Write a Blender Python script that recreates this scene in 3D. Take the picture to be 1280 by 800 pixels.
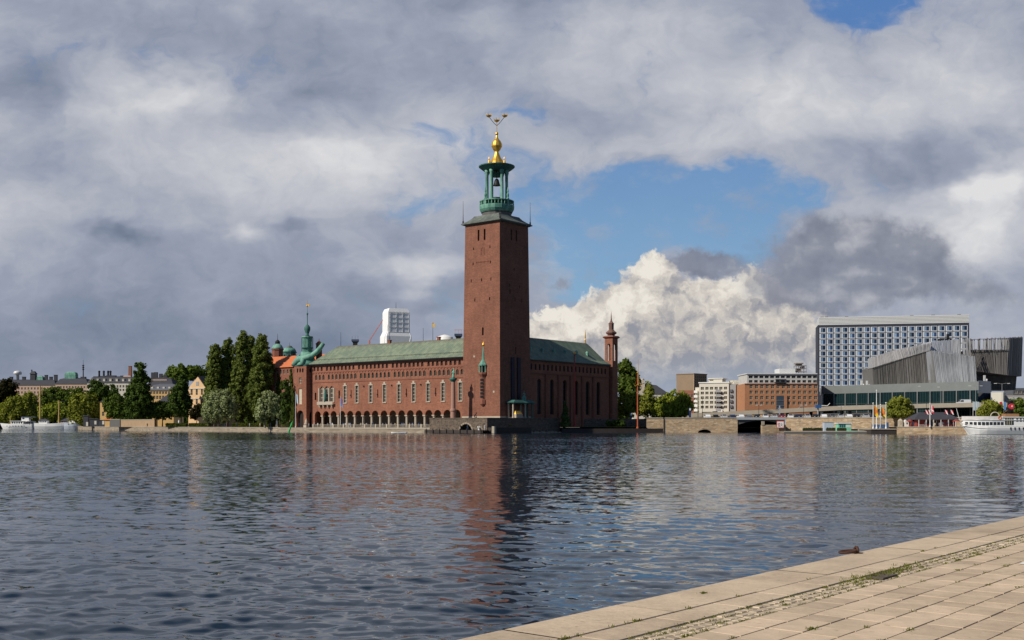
import bpy, math, random
import numpy as np
from mathutils import Vector, Matrix

for o in list(bpy.data.objects):
    bpy.data.objects.remove(o)
scn = bpy.context.scene
COL = scn.collection
R = math.radians
rnd = random.Random(7)

# ------------------------------------------------------------------ camera
F, HZ, CAMH = 1396.0, 530.5, 2.9        # focal length and horizon row of the 1280x800 photo, eye height over water
cam = bpy.data.cameras.new('camera')
cam.sensor_width = 36.0
cam.lens = 36.0 * F / 1280.0
cam.shift_y = (HZ - 400.0) / 1280.0
cam.clip_start = 0.1
cam.clip_end = 20000.0
camo = bpy.data.objects.new('camera', cam)
COL.objects.link(camo)
camo.location = (0, 0, CAMH)
camo.rotation_euler = (R(90), 0, 0)
scn.camera = camo

def WX(px, Y): return (px - 640.0) / F * Y            # photo column -> world x at distance Y
def WZ(py, Y): return CAMH + (HZ - py) / F * Y        # photo row -> world z at distance Y

# ------------------------------------------------------------------ sun and sky
SUN_DIR = Vector((-0.855, -0.518, 0.0)).normalized()
SUN_EL = R(38)
sd = Vector((SUN_DIR.x * math.cos(SUN_EL), SUN_DIR.y * math.cos(SUN_EL), math.sin(SUN_EL)))
sl = bpy.data.lights.new('sun', 'SUN')
sl.energy = 4.8
sl.angle = R(0.5)
sl.color = (1.0, 0.93, 0.82)
so = bpy.data.objects.new('sun', sl)
COL.objects.link(so)
so.rotation_euler = sd.to_track_quat('Z', 'Y').to_euler()
so.location = (-200, -150, 200)
scn.view_settings.view_transform = 'Standard'
scn.view_settings.look = 'None'
scn.view_settings.exposure = 0.0
scn.view_settings.gamma = 1.0
scn.view_settings.use_curve_mapping = False

class NT:
    """small helper for writing node maths"""
    def __init__(s, tree): s.t = tree; s.n = tree.nodes; s.l = tree.links
    def node(s, kind, **kw):
        n = s.n.new(kind)
        for k, v in kw.items(): setattr(n, k, v)
        return n
    def put(s, sock, v):
        if isinstance(v, (int, float)): sock.default_value = v
        elif isinstance(v, (tuple, list)): sock.default_value = v if len(v) == len(sock.default_value) else tuple(v) + (1.0,)
        else: s.l.new(v, sock)
    def m(s, op, a, b=None, c=None, clamp=False):
        n = s.node('ShaderNodeMath', operation=op, use_clamp=clamp)
        for i, v in enumerate((a, b, c)):
            if v is not None: s.put(n.inputs[i], v)
        return n.outputs[0]
    def v(s, op, a, b=None):
        n = s.node('ShaderNodeVectorMath', operation=op)
        s.put(n.inputs[0], a)
        if b is not None: s.put(n.inputs[1], b)
        return n.outputs['Value'] if op in ('DOT_PRODUCT', 'LENGTH') else n.outputs[0]
    def comb(s, x, y, z=0.0):
        n = s.node('ShaderNodeCombineXYZ')
        for i, v in enumerate((x, y, z)): s.put(n.inputs[i], v)
        return n.outputs[0]
    def sep(s, v):
        n = s.node('ShaderNodeSeparateXYZ'); s.put(n.inputs[0], v); return n.outputs
    def noise(s, vec, scale, detail=4.0, rough=0.55, dim='2D', out=0, lac=2.0, dist=0.0):
        n = s.node('ShaderNodeTexNoise', noise_dimensions=dim)
        s.put(n.inputs['Vector'], vec)
        n.inputs['Scale'].default_value = scale
        n.inputs['Detail'].default_value = detail
        n.inputs['Roughness'].default_value = rough
        n.inputs['Lacunarity'].default_value = lac
        n.inputs['Distortion'].default_value = dist
        return n.outputs[out]
    def mix(s, fac, a, b, mode='MIX'):
        n = s.node('ShaderNodeMix', data_type='RGBA', blend_type=mode)
        s.put(n.inputs[0], fac); s.put(n.inputs[6], a); s.put(n.inputs[7], b)
        return n.outputs[2]
    def sstep(s, x, lo, hi, a=0.0, b=1.0):
        n = s.node('ShaderNodeMapRange', interpolation_type='SMOOTHSTEP')
        s.put(n.inputs[0], x); s.put(n.inputs[1], lo); s.put(n.inputs[2], hi); s.put(n.inputs[3], a); s.put(n.inputs[4], b)
        return n.outputs[0]
    def lin(s, x, lo, hi, a=0.0, b=1.0):
        n = s.node('ShaderNodeMapRange')
        s.put(n.inputs[0], x); s.put(n.inputs[1], lo); s.put(n.inputs[2], hi); s.put(n.inputs[3], a); s.put(n.inputs[4], b)
        return n.outputs[0]
    def ramp(s, fac, stops):
        n = s.node('ShaderNodeValToRGB')
        e = n.color_ramp.elements
        while len(e) < len(stops): e.new(0.5)
        for k, (p, c) in enumerate(stops):
            e[k].position = p; e[k].color = tuple(c) + (1.0,)
        s.put(n.inputs[0], fac)
        return n.outputs[0]

world = bpy.data.worlds.new("World")
scn.world = world
world.use_nodes = True
world.cycles.sampling_method = 'MANUAL'
world.cycles.sample_map_resolution = 512
def build_sky():
    t = NT(world.node_tree)
    t.n.clear()
    STR = 0.1
    sky = t.node('ShaderNodeTexSky', sky_type='NISHITA', sun_disc=False)
    sky.sun_elevation = SUN_EL
    sky.sun_rotation = math.atan2(sd.x, sd.y)
    sky.altitude = 20.0
    sky.air_density = 1.0
    sky.dust_density = 0.3
    sky.ozone_density = 2.5
    d = t.node('ShaderNodeTexCoord').outputs['Generated']
    dx, dy, dz = t.sep(d)[0:3]
    ay = t.m('MAXIMUM', t.m('ABSOLUTE', dy), 0.12)
    # cloud-map coordinates: gnomonic about the +Y direction, one unit = 4.1 degrees
    cu = t.m('MULTIPLY_ADD', t.m('DIVIDE', dx, ay), 13.96, 6.4)
    cv = t.m('MULTIPLY_ADD', t.m('DIVIDE', dz, ay), -13.96, 5.305)
    cv = t.m('MAXIMUM', cv, -12.0)
    P = t.comb(cu, cv, 0.0)
    # stretched copy for layered cloud
    PS = t.v('MULTIPLY', P, (0.55, 1.0, 1.0))
    w1 = t.v('SUBTRACT', t.noise(PS, 1.1, 4.0, 0.6, out=1), (0.5, 0.5, 0.5))
    PW = t.v('ADD', P, t.v('MULTIPLY', w1, (1.5, 0.95, 0.0)))
    w2 = t.v('SUBTRACT', t.noise(P, 3.0, 4.0, 0.62, out=1), (0.5, 0.5, 0.5))
    PC = t.v('ADD', P, t.v('MULTIPLY', w2, (0.42, 0.36, 0.0)))
    def blob(p, cx, cy, rx, ry, w=1.0):
        q = t.v('MULTIPLY', t.v('SUBTRACT', p, (cx, cy, 0.0)), (1.0 / rx, 1.0 / ry, 0.0))
        g = t.m('POWER', 2.71828, t.m('MULTIPLY', t.v('DOT_PRODUCT', q, q), -1.0))
        return t.m('MULTIPLY', g, w)
    def total(p, blobs):
        acc = None
        for b in blobs:
            g = blob(p, *b)
            acc = g if acc is None else t.m('ADD', acc, g)
        return acc
    # --- clear sky
    blue = t.mix(1.0, sky.outputs[0], (0.80, 0.88, 0.98), 'MULTIPLY')
    elev = t.sstep(cv, 0.0, 5.0)
    clear = t.mix(0.85, blue, t.mix(elev, (0.75, 2.0, 4.8), (2.5, 4.4, 6.2)))
    # --- stratus sheet with holes
    f_big = t.noise(PS, 0.8, 4.0, 0.58)
    f_mid = t.noise(PW, 1.7, 5.0, 0.6)
    holes = total(PW, [(8.1, 2.6, 1.6, 0.46, 1.15), (7.25, 3.3, 0.55, 0.6, 1.0), (9.3, 2.35, 0.9, 0.28, 0.9), (8.9, 3.0, 0.7, 0.35, 0.8),
                       (5.3, 2.5, 0.55, 0.18, 0.5), (5.6, 1.75, 0.6, 0.25, 0.45), (6.7, 1.52, 0.4, 0.12, 0.6), (6.35, 2.2, 0.7, 0.4, 0.3),
                       (10.75, 0.08, 0.55, 0.26, 1.3), (11.6, -0.3, 0.9, 0.3, 0.8), (1.25, 0.72, 1.2, 0.2, 0.25), (3.2, 0.75, 1.2, 0.2, 0.2),
                       (5.7, 3.95, 0.35, 0.3, 0.35), (4.6, 3.9, 0.5, 0.3, 0.2), (9.9, 4.5, 0.9, 0.25, 0.35)])
    cover = t.m('SUBTRACT', t.m('MULTIPLY_ADD', f_mid, 1.2, 0.29), holes)
    veil = t.sstep(t.noise(t.v('ADD', PS, (3.3, 7.7, 0.0)), 2.4, 5.0, 0.62), 0.48, 0.78, 0.06, 0.5)
    strat = t.m('MAXIMUM', t.sstep(cover, -0.05, 0.75), veil)
    br = total(PW, [(2.1, 1.15, 1.0, 0.3, 0.34), (1.0, 1.5, 0.9, 0.25, 0.2), (4.3, 2.1, 1.3, 0.5, 0.3), (0.2, 2.7, 1.2, 0.45, 0.22), (2.0, 1.9, 1.7, 0.5, 0.22),
                    (5.2, 3.3, 0.7, 0.22, 0.3), (6.95, 3.0, 0.3, 0.45, 0.35), (10.6, 1.15, 2.4, 0.55, 0.3), (12.2, 2.35, 0.7, 0.3, 0.55), (11.9, 2.95, 0.9, 0.35, 0.25), (11.5, 4.4, 2.0, 0.5, 0.14),
                    (9.0, 1.7, 2.2, 0.35, 0.16), (7.8, 0.7, 1.3, 0.45, 0.22), (12.6, 3.1, 0.6, 0.5, 0.3), (12.6, 1.2, 0.6, 0.5, 0.12), (3.1, 2.9, 0.28, 0.12, 0.3)])
    dk = total(PW, [(1.6, 4.25, 3.6, 0.75, 0.2), (4.3, 4.3, 1.0, 0.5, 0.16), (0.2, 1.0, 1.0, 0.3, 0.14), (6.1, -0.05, 0.8, 0.2, 0.2), (3.6, 0.6, 2.4, 0.45, 0.10),
                    (1.4, 2.95, 0.5, 0.13, 0.34), (3.9, 2.8, 0.26, 0.17, 0.3), (4.4, 1.05, 0.5, 0.2, 0.2), (7.4, 1.5, 1.0, 0.25, 0.14), (9.0, 2.0, 1.8, 0.2, 0.12),
                    (11.3, 2.0, 0.9, 0.25, 0.15), (5.4, 3.75, 0.7, 0.2, 0.18)])
    bright = t.m('ADD', t.m('SUBTRACT', t.m('ADD', t.m('MULTIPLY_ADD', f_big, 0.5, 0.11), t.m('MULTIPLY', f_mid, 0.32)), dk), br)
    scol = t.ramp(bright, [(0.0, (0.135, 0.17, 0.245)), (0.22, (0.195, 0.235, 0.32)), (0.48, (0.315, 0.35, 0.44)), (0.78, (0.53, 0.545, 0.595)), (1.0, (0.73, 0.73, 0.74))])
    scol = t.v('MULTIPLY', scol, (10.0, 10.0, 10.0))
    col = t.mix(strat, clear, scol)
    # --- cumulus bank behind the east wing
    cb = [(8.22, 3.42, 0.24, 0.26, 0.85), (7.95, 3.78, 0.42, 0.32, 0.8), (7.15, 4.1, 0.55, 0.26, 0.8), (8.6, 4.15, 0.95, 0.55, 0.95), (9.4, 3.95, 0.8, 0.5, 0.85), (7.5, 4.5, 1.0, 0.5, 0.9), (9.6, 4.5, 1.0, 0.4, 0.7)]
    def cum(p, det):
        n1 = t.noise(p, 2.6, det, 0.55)
        n2 = t.noise(p, 7.0, det, 0.6)
        return total(p, cb), t.m('ADD', t.m('MULTIPLY_ADD', n1, 0.75, -0.375), t.m('MULTIPLY_ADD', n2, 0.34, -0.17))
    B0, N0 = cum(PC, 4.0)
    B1, N1 = cum(t.v('ADD', PC, (-0.09, -0.13, 0.0)), 3.0)
    D0 = t.m('ADD', B0, N0)
    cmask = t.sstep(D0, 0.30, 0.50)
    lit = t.m('MULTIPLY_ADD', t.m('SUBTRACT', N0, N1), 1.75, t.m('MULTIPLY_ADD', t.m('SUBTRACT', B0, B1), 0.8, 0.55), clamp=True)
    lit = t.m('SUBTRACT', lit, total(PC, [(9.1, 4.35, 0.9, 0.35, 0.3), (8.6, 3.9, 0.3, 0.2, 0.32), (7.3, 4.55, 0.6, 0.2, 0.2), (7.75, 4.15, 0.2, 0.12, 0.25), (8.2, 4.35, 0.4, 0.15, 0.2), (9.3, 3.85, 0.3, 0.15, 0.25)]))
    ccol = t.ramp(lit, [(0.0, (0.29, 0.30, 0.345)), (0.3, (0.43, 0.415, 0.415)), (0.62, (0.62, 0.58, 0.53)), (1.0, (0.83, 0.785, 0.71))])
    ccol = t.v('MULTIPLY', ccol, (10.0, 10.0, 10.0))
    # cumulus fades into the pale air low down
    fade = t.sstep(cv, 4.3, 5.0)
    ccol = t.mix(fade, ccol, (3.1, 3.6, 4.5))
    col = t.mix(cmask, col, ccol)
    # --- dark scud in front of it
    sc = total(PC, [(8.8, 3.3, 0.5, 0.16, 0.95), (8.65, 3.75, 0.3, 0.14, 0.55), (10.4, 3.1, 0.8, 0.5, 1.2), (11.2, 3.35, 0.8, 0.4, 0.95), (10.2, 3.65, 0.8, 0.25, 0.9), (12.3, 3.65, 0.7, 0.25, 0.6), (7.0, 3.55, 0.2, 0.09, 0.55)])
    sn = t.noise(PS, 1.5, 5.0, 0.52)
    sfield = t.m('ADD', sc, t.m('MULTIPLY_ADD', sn, 1.0, -0.5))
    smask = t.m('MULTIPLY', t.sstep(sfield, 0.28, 0.78), 0.9)
    sn2 = t.noise(t.v('ADD', PC, (7.12, 3.14, 0.0)), 1.9, 3.0, 0.6)
    scc = t.ramp(t.m('ADD', t.m('MULTIPLY_ADD', t.m('SUBTRACT', sn, t.noise(t.v('ADD', PS, (-0.07, -0.15, 0.0)), 1.5, 3.0, 0.52)), 1.6, 0.0), t.m('MULTIPLY', sn2, 0.8)),
                 [(0.15, (0.185, 0.205, 0.27)), (0.5, (0.25, 0.27, 0.335)), (0.85, (0.44, 0.45, 0.49))])
    scc = t.v('MULTIPLY', scc, (10.0, 10.0, 10.0))
    col = t.mix(smask, col, scc)
    # --- pale air near the horizon
    hz = t.sstep(cv, 4.2, 5.4, 0.0, 0.45)
    hcol = t.mix(t.sstep(cu, 3.0, 8.0), (2.15, 2.5, 3.15), (3.2, 3.65, 4.5))
    col = t.mix(hz, col, hcol)
    # unseen sky behind and overhead set to dark blue, thin cloud, to deepen shade
    back = t.m('MAXIMUM', t.sstep(dy, 0.35, -0.15), t.sstep(dz, 0.42, 0.62))
    thin = t.sstep(t.noise(t.v('MULTIPLY', d, (2.0, 2.0, 4.0)), 1.4, 3.0, 0.55, dim='3D'), 0.52, 0.75, 0.0, 0.5)
    col = t.mix(back, col, t.mix(thin, t.v('MULTIPLY', blue, (0.55, 0.6, 0.68)), (3.4, 3.4, 3.7)))
    # below the horizon
    col = t.mix(t.sstep(dz, -0.02, -0.08), col, (0.6, 0.7, 0.8))
    bg = t.node('ShaderNodeBackground')
    t.put(bg.inputs[0], col)
    bg.inputs[1].default_value = STR
    t.l.new(bg.outputs[0], t.node('ShaderNodeOutputWorld').inputs[0])
build_sky()
# ------------------------------------------------------------------ mesh helpers
class MB:
    """collects faces; build() links them as ONE mesh object"""
    def __init__(s): s.v = []; s.f = []; s.mi = []; s.cur = 0; s.T = None
    def add(s, vs, fs):
        b = len(s.v)
        if s.T: vs = [s.T(*p) for p in vs]
        s.v.extend([tuple(p) for p in vs])
        for f in fs:
            s.f.append([b + i for i in f]); s.mi.append(s.cur)
        return s
    def mat(s, i): s.cur = i; return s
    def quad(s, *p): return s.add(p, [list(range(len(p)))])
    def box(s, x0, x1, y0, y1, z0, z1):
        return s.add([(x0, y0, z0), (x1, y0, z0), (x1, y1, z0), (x0, y1, z0), (x0, y0, z1), (x1, y0, z1), (x1, y1, z1), (x0, y1, z1)],
                     [(0, 3, 2, 1), (4, 5, 6, 7), (0, 1, 5, 4), (1, 2, 6, 5), (2, 3, 7, 6), (3, 0, 4, 7)])
    def cbox(s, x, y, z, sx, sy, sz, rz=0.0):
        c, n = math.cos(rz), math.sin(rz)
        vs = []
        for k in (0, sz):
            for a, b in ((-1, -1), (1, -1), (1, 1), (-1, 1)):
                px, py = a * sx / 2, b * sy / 2
                vs.append((x + px * c - py * n, y + px * n + py * c, z + k))
        return s.add(vs, [(0, 3, 2, 1), (4, 5, 6, 7), (0, 1, 5, 4), (1, 2, 6, 5), (2, 3, 7, 6), (3, 0, 4, 7)])
    def frust(s, x, y, z0, z1, w0, d0, w1, d1, dx=0.0, dy=0.0):
        vs = [(x + a * w0 / 2, y + b * d0 / 2, z0) for a, b in ((-1, -1), (1, -1), (1, 1), (-1, 1))]
        vs += [(x + dx + a * w1 / 2, y + dy + b * d1 / 2, z1) for a, b in ((-1, -1), (1, -1), (1, 1), (-1, 1))]
        return s.add(vs, [(0, 3, 2, 1), (4, 5, 6, 7), (0, 1, 5, 4), (1, 2, 6, 5), (2, 3, 7, 6), (3, 0, 4, 7)])
    def lathe(s, x, y, prof, n=12, ph=0.0, sx=1.0, sy=1.0):
        vs, fs = [], []
        for (r, z) in prof:
            for k in range(n):
                a = ph + 2 * math.pi * k / n
                vs.append((x + sx * r * math.cos(a), y + sy * r * math.sin(a), z))
        m = len(prof)
        for i in range(m - 1):
            for k in range(n):
                k2 = (k + 1) % n
                fs.append((i * n + k, i * n + k2, (i + 1) * n + k2, (i + 1) * n + k))
        fs.append(tuple(range(n - 1, -1, -1))); fs.append(tuple((m - 1) * n + k for k in range(n)))
        return s.add(vs, fs)
    def tube(s, pts, r, n=6, r1=None):
        """round bar through pts, tapering from r to r1"""
        pts = [Vector(p) for p in pts]
        r1 = r if r1 is None else r1
        vs, fs = [], []
        L = len(pts)
        for i, p in enumerate(pts):
            d = (pts[min(i + 1, L - 1)] - pts[max(i - 1, 0)]).normalized()
            a = d.orthogonal().normalized() if i == 0 else (a - d * a.dot(d)).normalized()
            b = d.cross(a)
            rr = r + (r1 - r) * i / (L - 1)
            for k in range(n):
                t = 2 * math.pi * k / n
                vs.append(p + (a * math.cos(t) + b * math.sin(t)) * rr)
        for i in range(L - 1):
            for k in range(n):
                k2 = (k + 1) % n
                fs.append((i * n + k, i * n + k2, (i + 1) * n + k2, (i + 1) * n + k))
        fs.append(tuple(range(n - 1, -1, -1))); fs.append(tuple((L - 1) * n + k for k in range(n)))
        return s.add(vs, fs)
    def prism(s, poly, z0, z1, top=None):
        """upright prism of a plan polygon (counter-clockwise); z1 may be a list"""
        n = len(poly); top = top or poly
        zt = z1 if isinstance(z1, (list, tuple)) else [z1] * n
        vs = [(p[0], p[1], z0) for p in poly] + [(p[0], p[1], zt[i]) for i, p in enumerate(top)]
        fs = [tuple(range(n - 1, -1, -1)), tuple(range(n, 2 * n))]
        fs += [(i, (i + 1) % n, n + (i + 1) % n, n + i) for i in range(n)]
        return s.add(vs, fs)
    def loft(s, rings, cap=True):
        n = len(rings[0]); vs = [p for r in rings for p in r]; fs = []
        for i in range(len(rings) - 1):
            for k in range(n):
                k2 = (k + 1) % n
                fs.append((i * n + k, i * n + k2, (i + 1) * n + k2, (i + 1) * n + k))
        if cap:
            fs.append(tuple(range(n - 1, -1, -1))); fs.append(tuple((len(rings) - 1) * n + k for k in range(n)))
        return s.add(vs, fs)
    def strip(s, T, u0, u1, z0, z1, ops=(), depth=0.5):
        """a wall band with real openings. T(u, d, z) -> point, d = depth behind the face.
        ops: (centre, width, sill z, head z, arched?)"""
        q = lambda *p: s.quad(*[T(*a) for a in p])
        cur = u0
        for (c, w, zb, zt, arch) in sorted(ops):
            a, b = c - w / 2, c + w / 2
            if a > cur + 1e-4: q((cur, 0, z0), (a, 0, z0), (a, 0, z1), (cur, 0, z1))
            if zb > z0 + 1e-4: q((a, 0, z0), (b, 0, z0), (b, 0, zb), (a, 0, zb))
            q((a, 0, zb), (b, 0, zb), (b, depth, zb), (a, depth, zb))
            if not arch:
                if z1 > zt + 1e-4: q((a, 0, zt), (b, 0, zt), (b, 0, z1), (a, 0, z1))
                q((a, 0, zb), (a, depth, zb), (a, depth, zt), (a, 0, zt))
                q((b, depth, zb), (b, 0, zb), (b, 0, zt), (b, depth, zt))
                q((a, depth, zt), (b, depth, zt), (b, 0, zt), (a, 0, zt))
            else:
                r = w / 2; zs = zt - r * arch; n = 8
                q((a, 0, zb), (a, depth, zb), (a, depth, zs), (a, 0, zs))
                q((b, depth, zb), (b, 0, zb), (b, 0, zs), (b, depth, zs))
                arc = [(c - r * math.cos(math.pi * k / n), zs + r * arch * math.sin(math.pi * k / n)) for k in range(n + 1)]
                for k in range(n):
                    (ua, za), (ub, zb_) = arc[k], arc[k + 1]
                    q((ua, 0, za), (ub, 0, zb_), (ub, 0, z1), (ua, 0, z1))
                    q((ub, 0, zb_), (ua, 0, za), (ua, depth, za), (ub, depth, zb_))
            cur = b
        if u1 > cur + 1e-4: q((cur, 0, z0), (u1, 0, z0), (u1, 0, z1), (cur, 0, z1))
        return s
    def build(s, name, mats, parent=None, smooth=False, loc=None, rz=0.0):
        me = bpy.data.meshes.new(name)
        me.from_pydata(s.v, [], s.f)
        if not isinstance(mats, (list, tuple)): mats = [mats]
        for m in mats: me.materials.append(m)
        if len(mats) > 1: me.polygons.foreach_set('material_index', s.mi)
        if smooth: me.polygons.foreach_set('use_smooth', [True] * len(s.f))
        me.update()
        o = bpy.data.objects.new(name, me)
        COL.objects.link(o)
        if parent is not None: o.parent = parent
        if loc is not None: o.location = loc
        if rz: o.rotation_euler = (0, 0, rz)
        return o

def mesh_np(name, verts, quads, mats, parent=None, smooth=False, mi=None):
    """fast mesh from numpy arrays (n,3) and (m,4)"""
    me = bpy.data.meshes.new(name)
    nv, nf = len(verts), len(quads)
    me.vertices.add(nv); me.loops.add(nf * 4); me.polygons.add(nf)
    me.vertices.foreach_set('co', np.ascontiguousarray(verts, dtype=np.float32).ravel())
    me.loops.foreach_set('vertex_index', np.ascontiguousarray(quads, dtype=np.int32).ravel())
    me.polygons.foreach_set('loop_start', np.arange(0, nf * 4, 4, dtype=np.int32))
    me.polygons.foreach_set('loop_total', np.full(nf, 4, dtype=np.int32))
    if smooth: me.polygons.foreach_set('use_smooth', np.ones(nf, dtype=bool))
    if mi is not None: me.polygons.foreach_set('material_index', np.ascontiguousarray(mi, dtype=np.int32))
    for m in (mats if isinstance(mats, (list, tuple)) else [mats]): me.materials.append(m)
    me.update(calc_edges=True)
    o = bpy.data.objects.new(name, me)
    COL.objects.link(o)
    if parent is not None: o.parent = parent
    return o

def tag(o, label=None, cat=None, group=None, kind=None):
    if label: o['label'] = label
    if cat: o['category'] = cat
    if group: o['group'] = group
    if kind: o['kind'] = kind
    return o
def thing(name, label, cat, loc=(0, 0, 0), rz=0.0, group=None):
    o = bpy.data.objects.new(name, None)
    COL.objects.link(o)
    o.empty_display_size = 0.3
    o.location = loc; o.rotation_euler = (0, 0, rz)
    return tag(o, label, cat, group)
def inst(src, parent=None, loc=None, rz=None, label=None):
    """a copy sharing mesh data, with copies of the source's children"""
    kids = list(src.children)
    c = src.copy(); COL.objects.link(c)
    if parent is not None: c.parent = parent
    if loc is not None: c.location = loc
    if rz is not None: c.rotation_euler = (0, 0, rz)
    if label: c['label'] = label
    for k in kids: inst(k, c)
    return c

# ------------------------------------------------------------------ materials
def pmat(name, col, rough=0.7, metal=0.0, var=0.18, scale=0.6, spec=0.35, island=0.0, detail=None, bump=0.0, objrand=0.0):
    """procedural painted / rendered / timber surface: two scales of tonal variation, optional bump"""
    m = bpy.data.materials.new(name); m.use_nodes = True
    t = NT(m.node_tree); t.n.clear()
    p = t.node('ShaderNodeBsdfPrincipled'); out = t.node('ShaderNodeOutputMaterial'); t.l.new(p.outputs[0], out.inputs[0])
    co = t.node('ShaderNodeTexCoord').outputs['Object']
    n1 = t.noise(co, scale, 3.0, 0.6, dim='3D')
    n2 = t.noise(co, scale * 7.3, 2.0, 0.6, dim='3D')
    k = t.m('ADD', t.m('MULTIPLY_ADD', n1, 2.0 * var, 1.0 - var), t.m('MULTIPLY_ADD', n2, 1.2 * var, -0.6 * var))
    if island:
        g = t.node('ShaderNodeNewGeometry')
        k = t.m('MULTIPLY', k, t.m('MULTIPLY_ADD', g.outputs['Random Per Island'], 2 * island, 1.0 - island))
    if objrand:      # every window its own tone of blinds
        r_ = t.node('ShaderNodeObjectInfo').outputs['Random']
        k = t.m('MULTIPLY', k, t.m('MULTIPLY_ADD', t.m('POWER', r_, 2.2), objrand * 2.6, 1.0 - objrand * .6))
    c = t.v('MULTIPLY', t.comb(*col), t.comb(k, k, k))
    t.put(p.inputs['Base Color'], c)
    p.inputs['Roughness'].default_value = rough; p.inputs['Metallic'].default_value = metal
    p.inputs['Specular IOR Level'].default_value = spec
    if bump:
        b = t.node('ShaderNodeBump'); b.inputs['Strength'].default_value = 1.0; b.inputs['Distance'].default_value = bump
        t.put(b.inputs['Height'], n2); t.l.new(b.outputs[0], p.inputs['Normal'])
    return m
def stained(m, col, k=0.5):
    """adds old water stains and lichen spots to a paving material"""
    t = NT(m.node_tree); p = [n for n in t.n if n.type == 'BSDF_PRINCIPLED'][0]
    src = p.inputs['Base Color'].links[0].from_socket
    co = t.node('ShaderNodeTexCoord').outputs['Object']
    a = t.sstep(t.noise(co, 0.55, 5.0, 0.65, dim='3D'), 0.50, 0.72, 0.0, k)
    b = t.sstep(t.noise(co, 14.0, 2.0, 0.5, dim='3D'), 0.66, 0.74, 0.0, 0.6)
    c = t.sstep(t.noise(co, 5.0, 3.0, 0.7, dim='3D'), 0.62, 0.70, 0.0, 0.35)
    x = t.mix(a, src, t.v('MULTIPLY', src, (0.62, 0.60, 0.58)))
    x = t.mix(b, x, t.v('MULTIPLY', x, (0.6, 0.58, 0.55)))
    x = t.mix(c, x, col)
    t.put(p.inputs['Base Color'], x)
def brick_mat(name, c1, c2, mortar, bw=0.5, rh=0.16, var=0.25, patch=0.12, axis=True):
    """brickwork in courses with colour patches, weathering and sooty courses"""
    m = bpy.data.materials.new(name); m.use_nodes = True
    t = NT(m.node_tree); t.n.clear()
    p = t.node('ShaderNodeBsdfPrincipled'); out = t.node('ShaderNodeOutputMaterial'); t.l.new(p.outputs[0], out.inputs[0])
    co = t.node('ShaderNodeTexCoord').outputs['Object']
    x, y, z = t.sep(co)[0:3]
    bt = t.node('ShaderNodeTexBrick')
    t.put(bt.inputs['Vector'], t.comb(t.m('ADD', x, y), z, 0.0))
    bt.inputs['Scale'].default_value = 1.0
    bt.inputs['Brick Width'].default_value = bw; bt.inputs['Row Height'].default_value = rh
    bt.inputs['Mortar Size'].default_value = rh * 0.09
    bt.inputs['Color1'].default_value = c1 + (1,); bt.inputs['Color2'].default_value = c2 + (1,); bt.inputs['Mortar'].default_value = mortar + (1,)
    n1 = t.noise(co, patch, 4.0, 0.62, dim='3D')
    n2 = t.noise(t.v('MULTIPLY', co, (1.0, 1.0, 0.35)), patch * 9, 3.0, 0.6, dim='3D')
    n3 = t.noise(t.v('MULTIPLY', co, (0.25, 0.25, 2.2)), 0.9, 2.0, 0.5, dim='3D')
    k = t.m('ADD', t.m('MULTIPLY_ADD', n1, 2 * var, 1 - var), t.m('ADD', t.m('MULTIPLY_ADD', n2, 1.3 * var, -.65 * var), t.m('MULTIPLY_ADD', n3, 0.9 * var, -.45 * var)))
    t.put(p.inputs['Base Color'], t.v('MULTIPLY', bt.outputs[0], t.comb(k, k, k)))
    p.inputs['Roughness'].default_value = 0.88; p.inputs['Specular IOR Level'].default_value = 0.2
    return m
def stone_mat(name, cols, sx=1.2, sz=0.5, gap=0.06, mort=(0.2, 0.17, 0.13), var=0.2, rough=0.9):
    """rubble masonry: stretched cells, each stone its own tone"""
    m = bpy.data.materials.new(name); m.use_nodes = True
    t = NT(m.node_tree); t.n.clear()
    p = t.node('ShaderNodeBsdfPrincipled'); out = t.node('ShaderNodeOutputMaterial'); t.l.new(p.outputs[0], out.inputs[0])
    co = t.node('ShaderNodeTexCoord').outputs['Object']
    q = t.v('MULTIPLY', co, (1 / sx, 1 / sx, 1 / sz))
    vo = t.node('ShaderNodeTexVoronoi', feature='F1'); t.put(vo.inputs['Vector'], q); vo.inputs['Scale'].default_value = 1.0
    ve = t.node('ShaderNodeTexVoronoi', feature='DISTANCE_TO_EDGE'); t.put(ve.inputs['Vector'], q); ve.inputs['Scale'].default_value = 1.0
    n = len(cols)
    c = t.ramp(t.sep(vo.outputs['Color'])[0], [(i / (n - 1), cc) for i, cc in enumerate(cols)])
    c = t.mix(t.sstep(ve.outputs['Distance'], 0.0, gap, 1.0, 0.0), c, mort)
    n1 = t.noise(co, 0.25, 4.0, 0.6, dim='3D')
    k = t.m('MULTIPLY_ADD', n1, 2 * var, 1 - var)
    t.put(p.inputs['Base Color'], t.v('MULTIPLY', c, t.comb(k, k, k)))
    p.inputs['Roughness'].default_value = rough; p.inputs['Specular IOR Level'].default_value = 0.25
    return m
def glass_mat(name, col, rough=0.08, spec=0.5, var=0.4, scale=0.5, objrand=0.0):
    return pmat(name, col, rough, 0.0, var, scale, spec, objrand=objrand)
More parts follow.
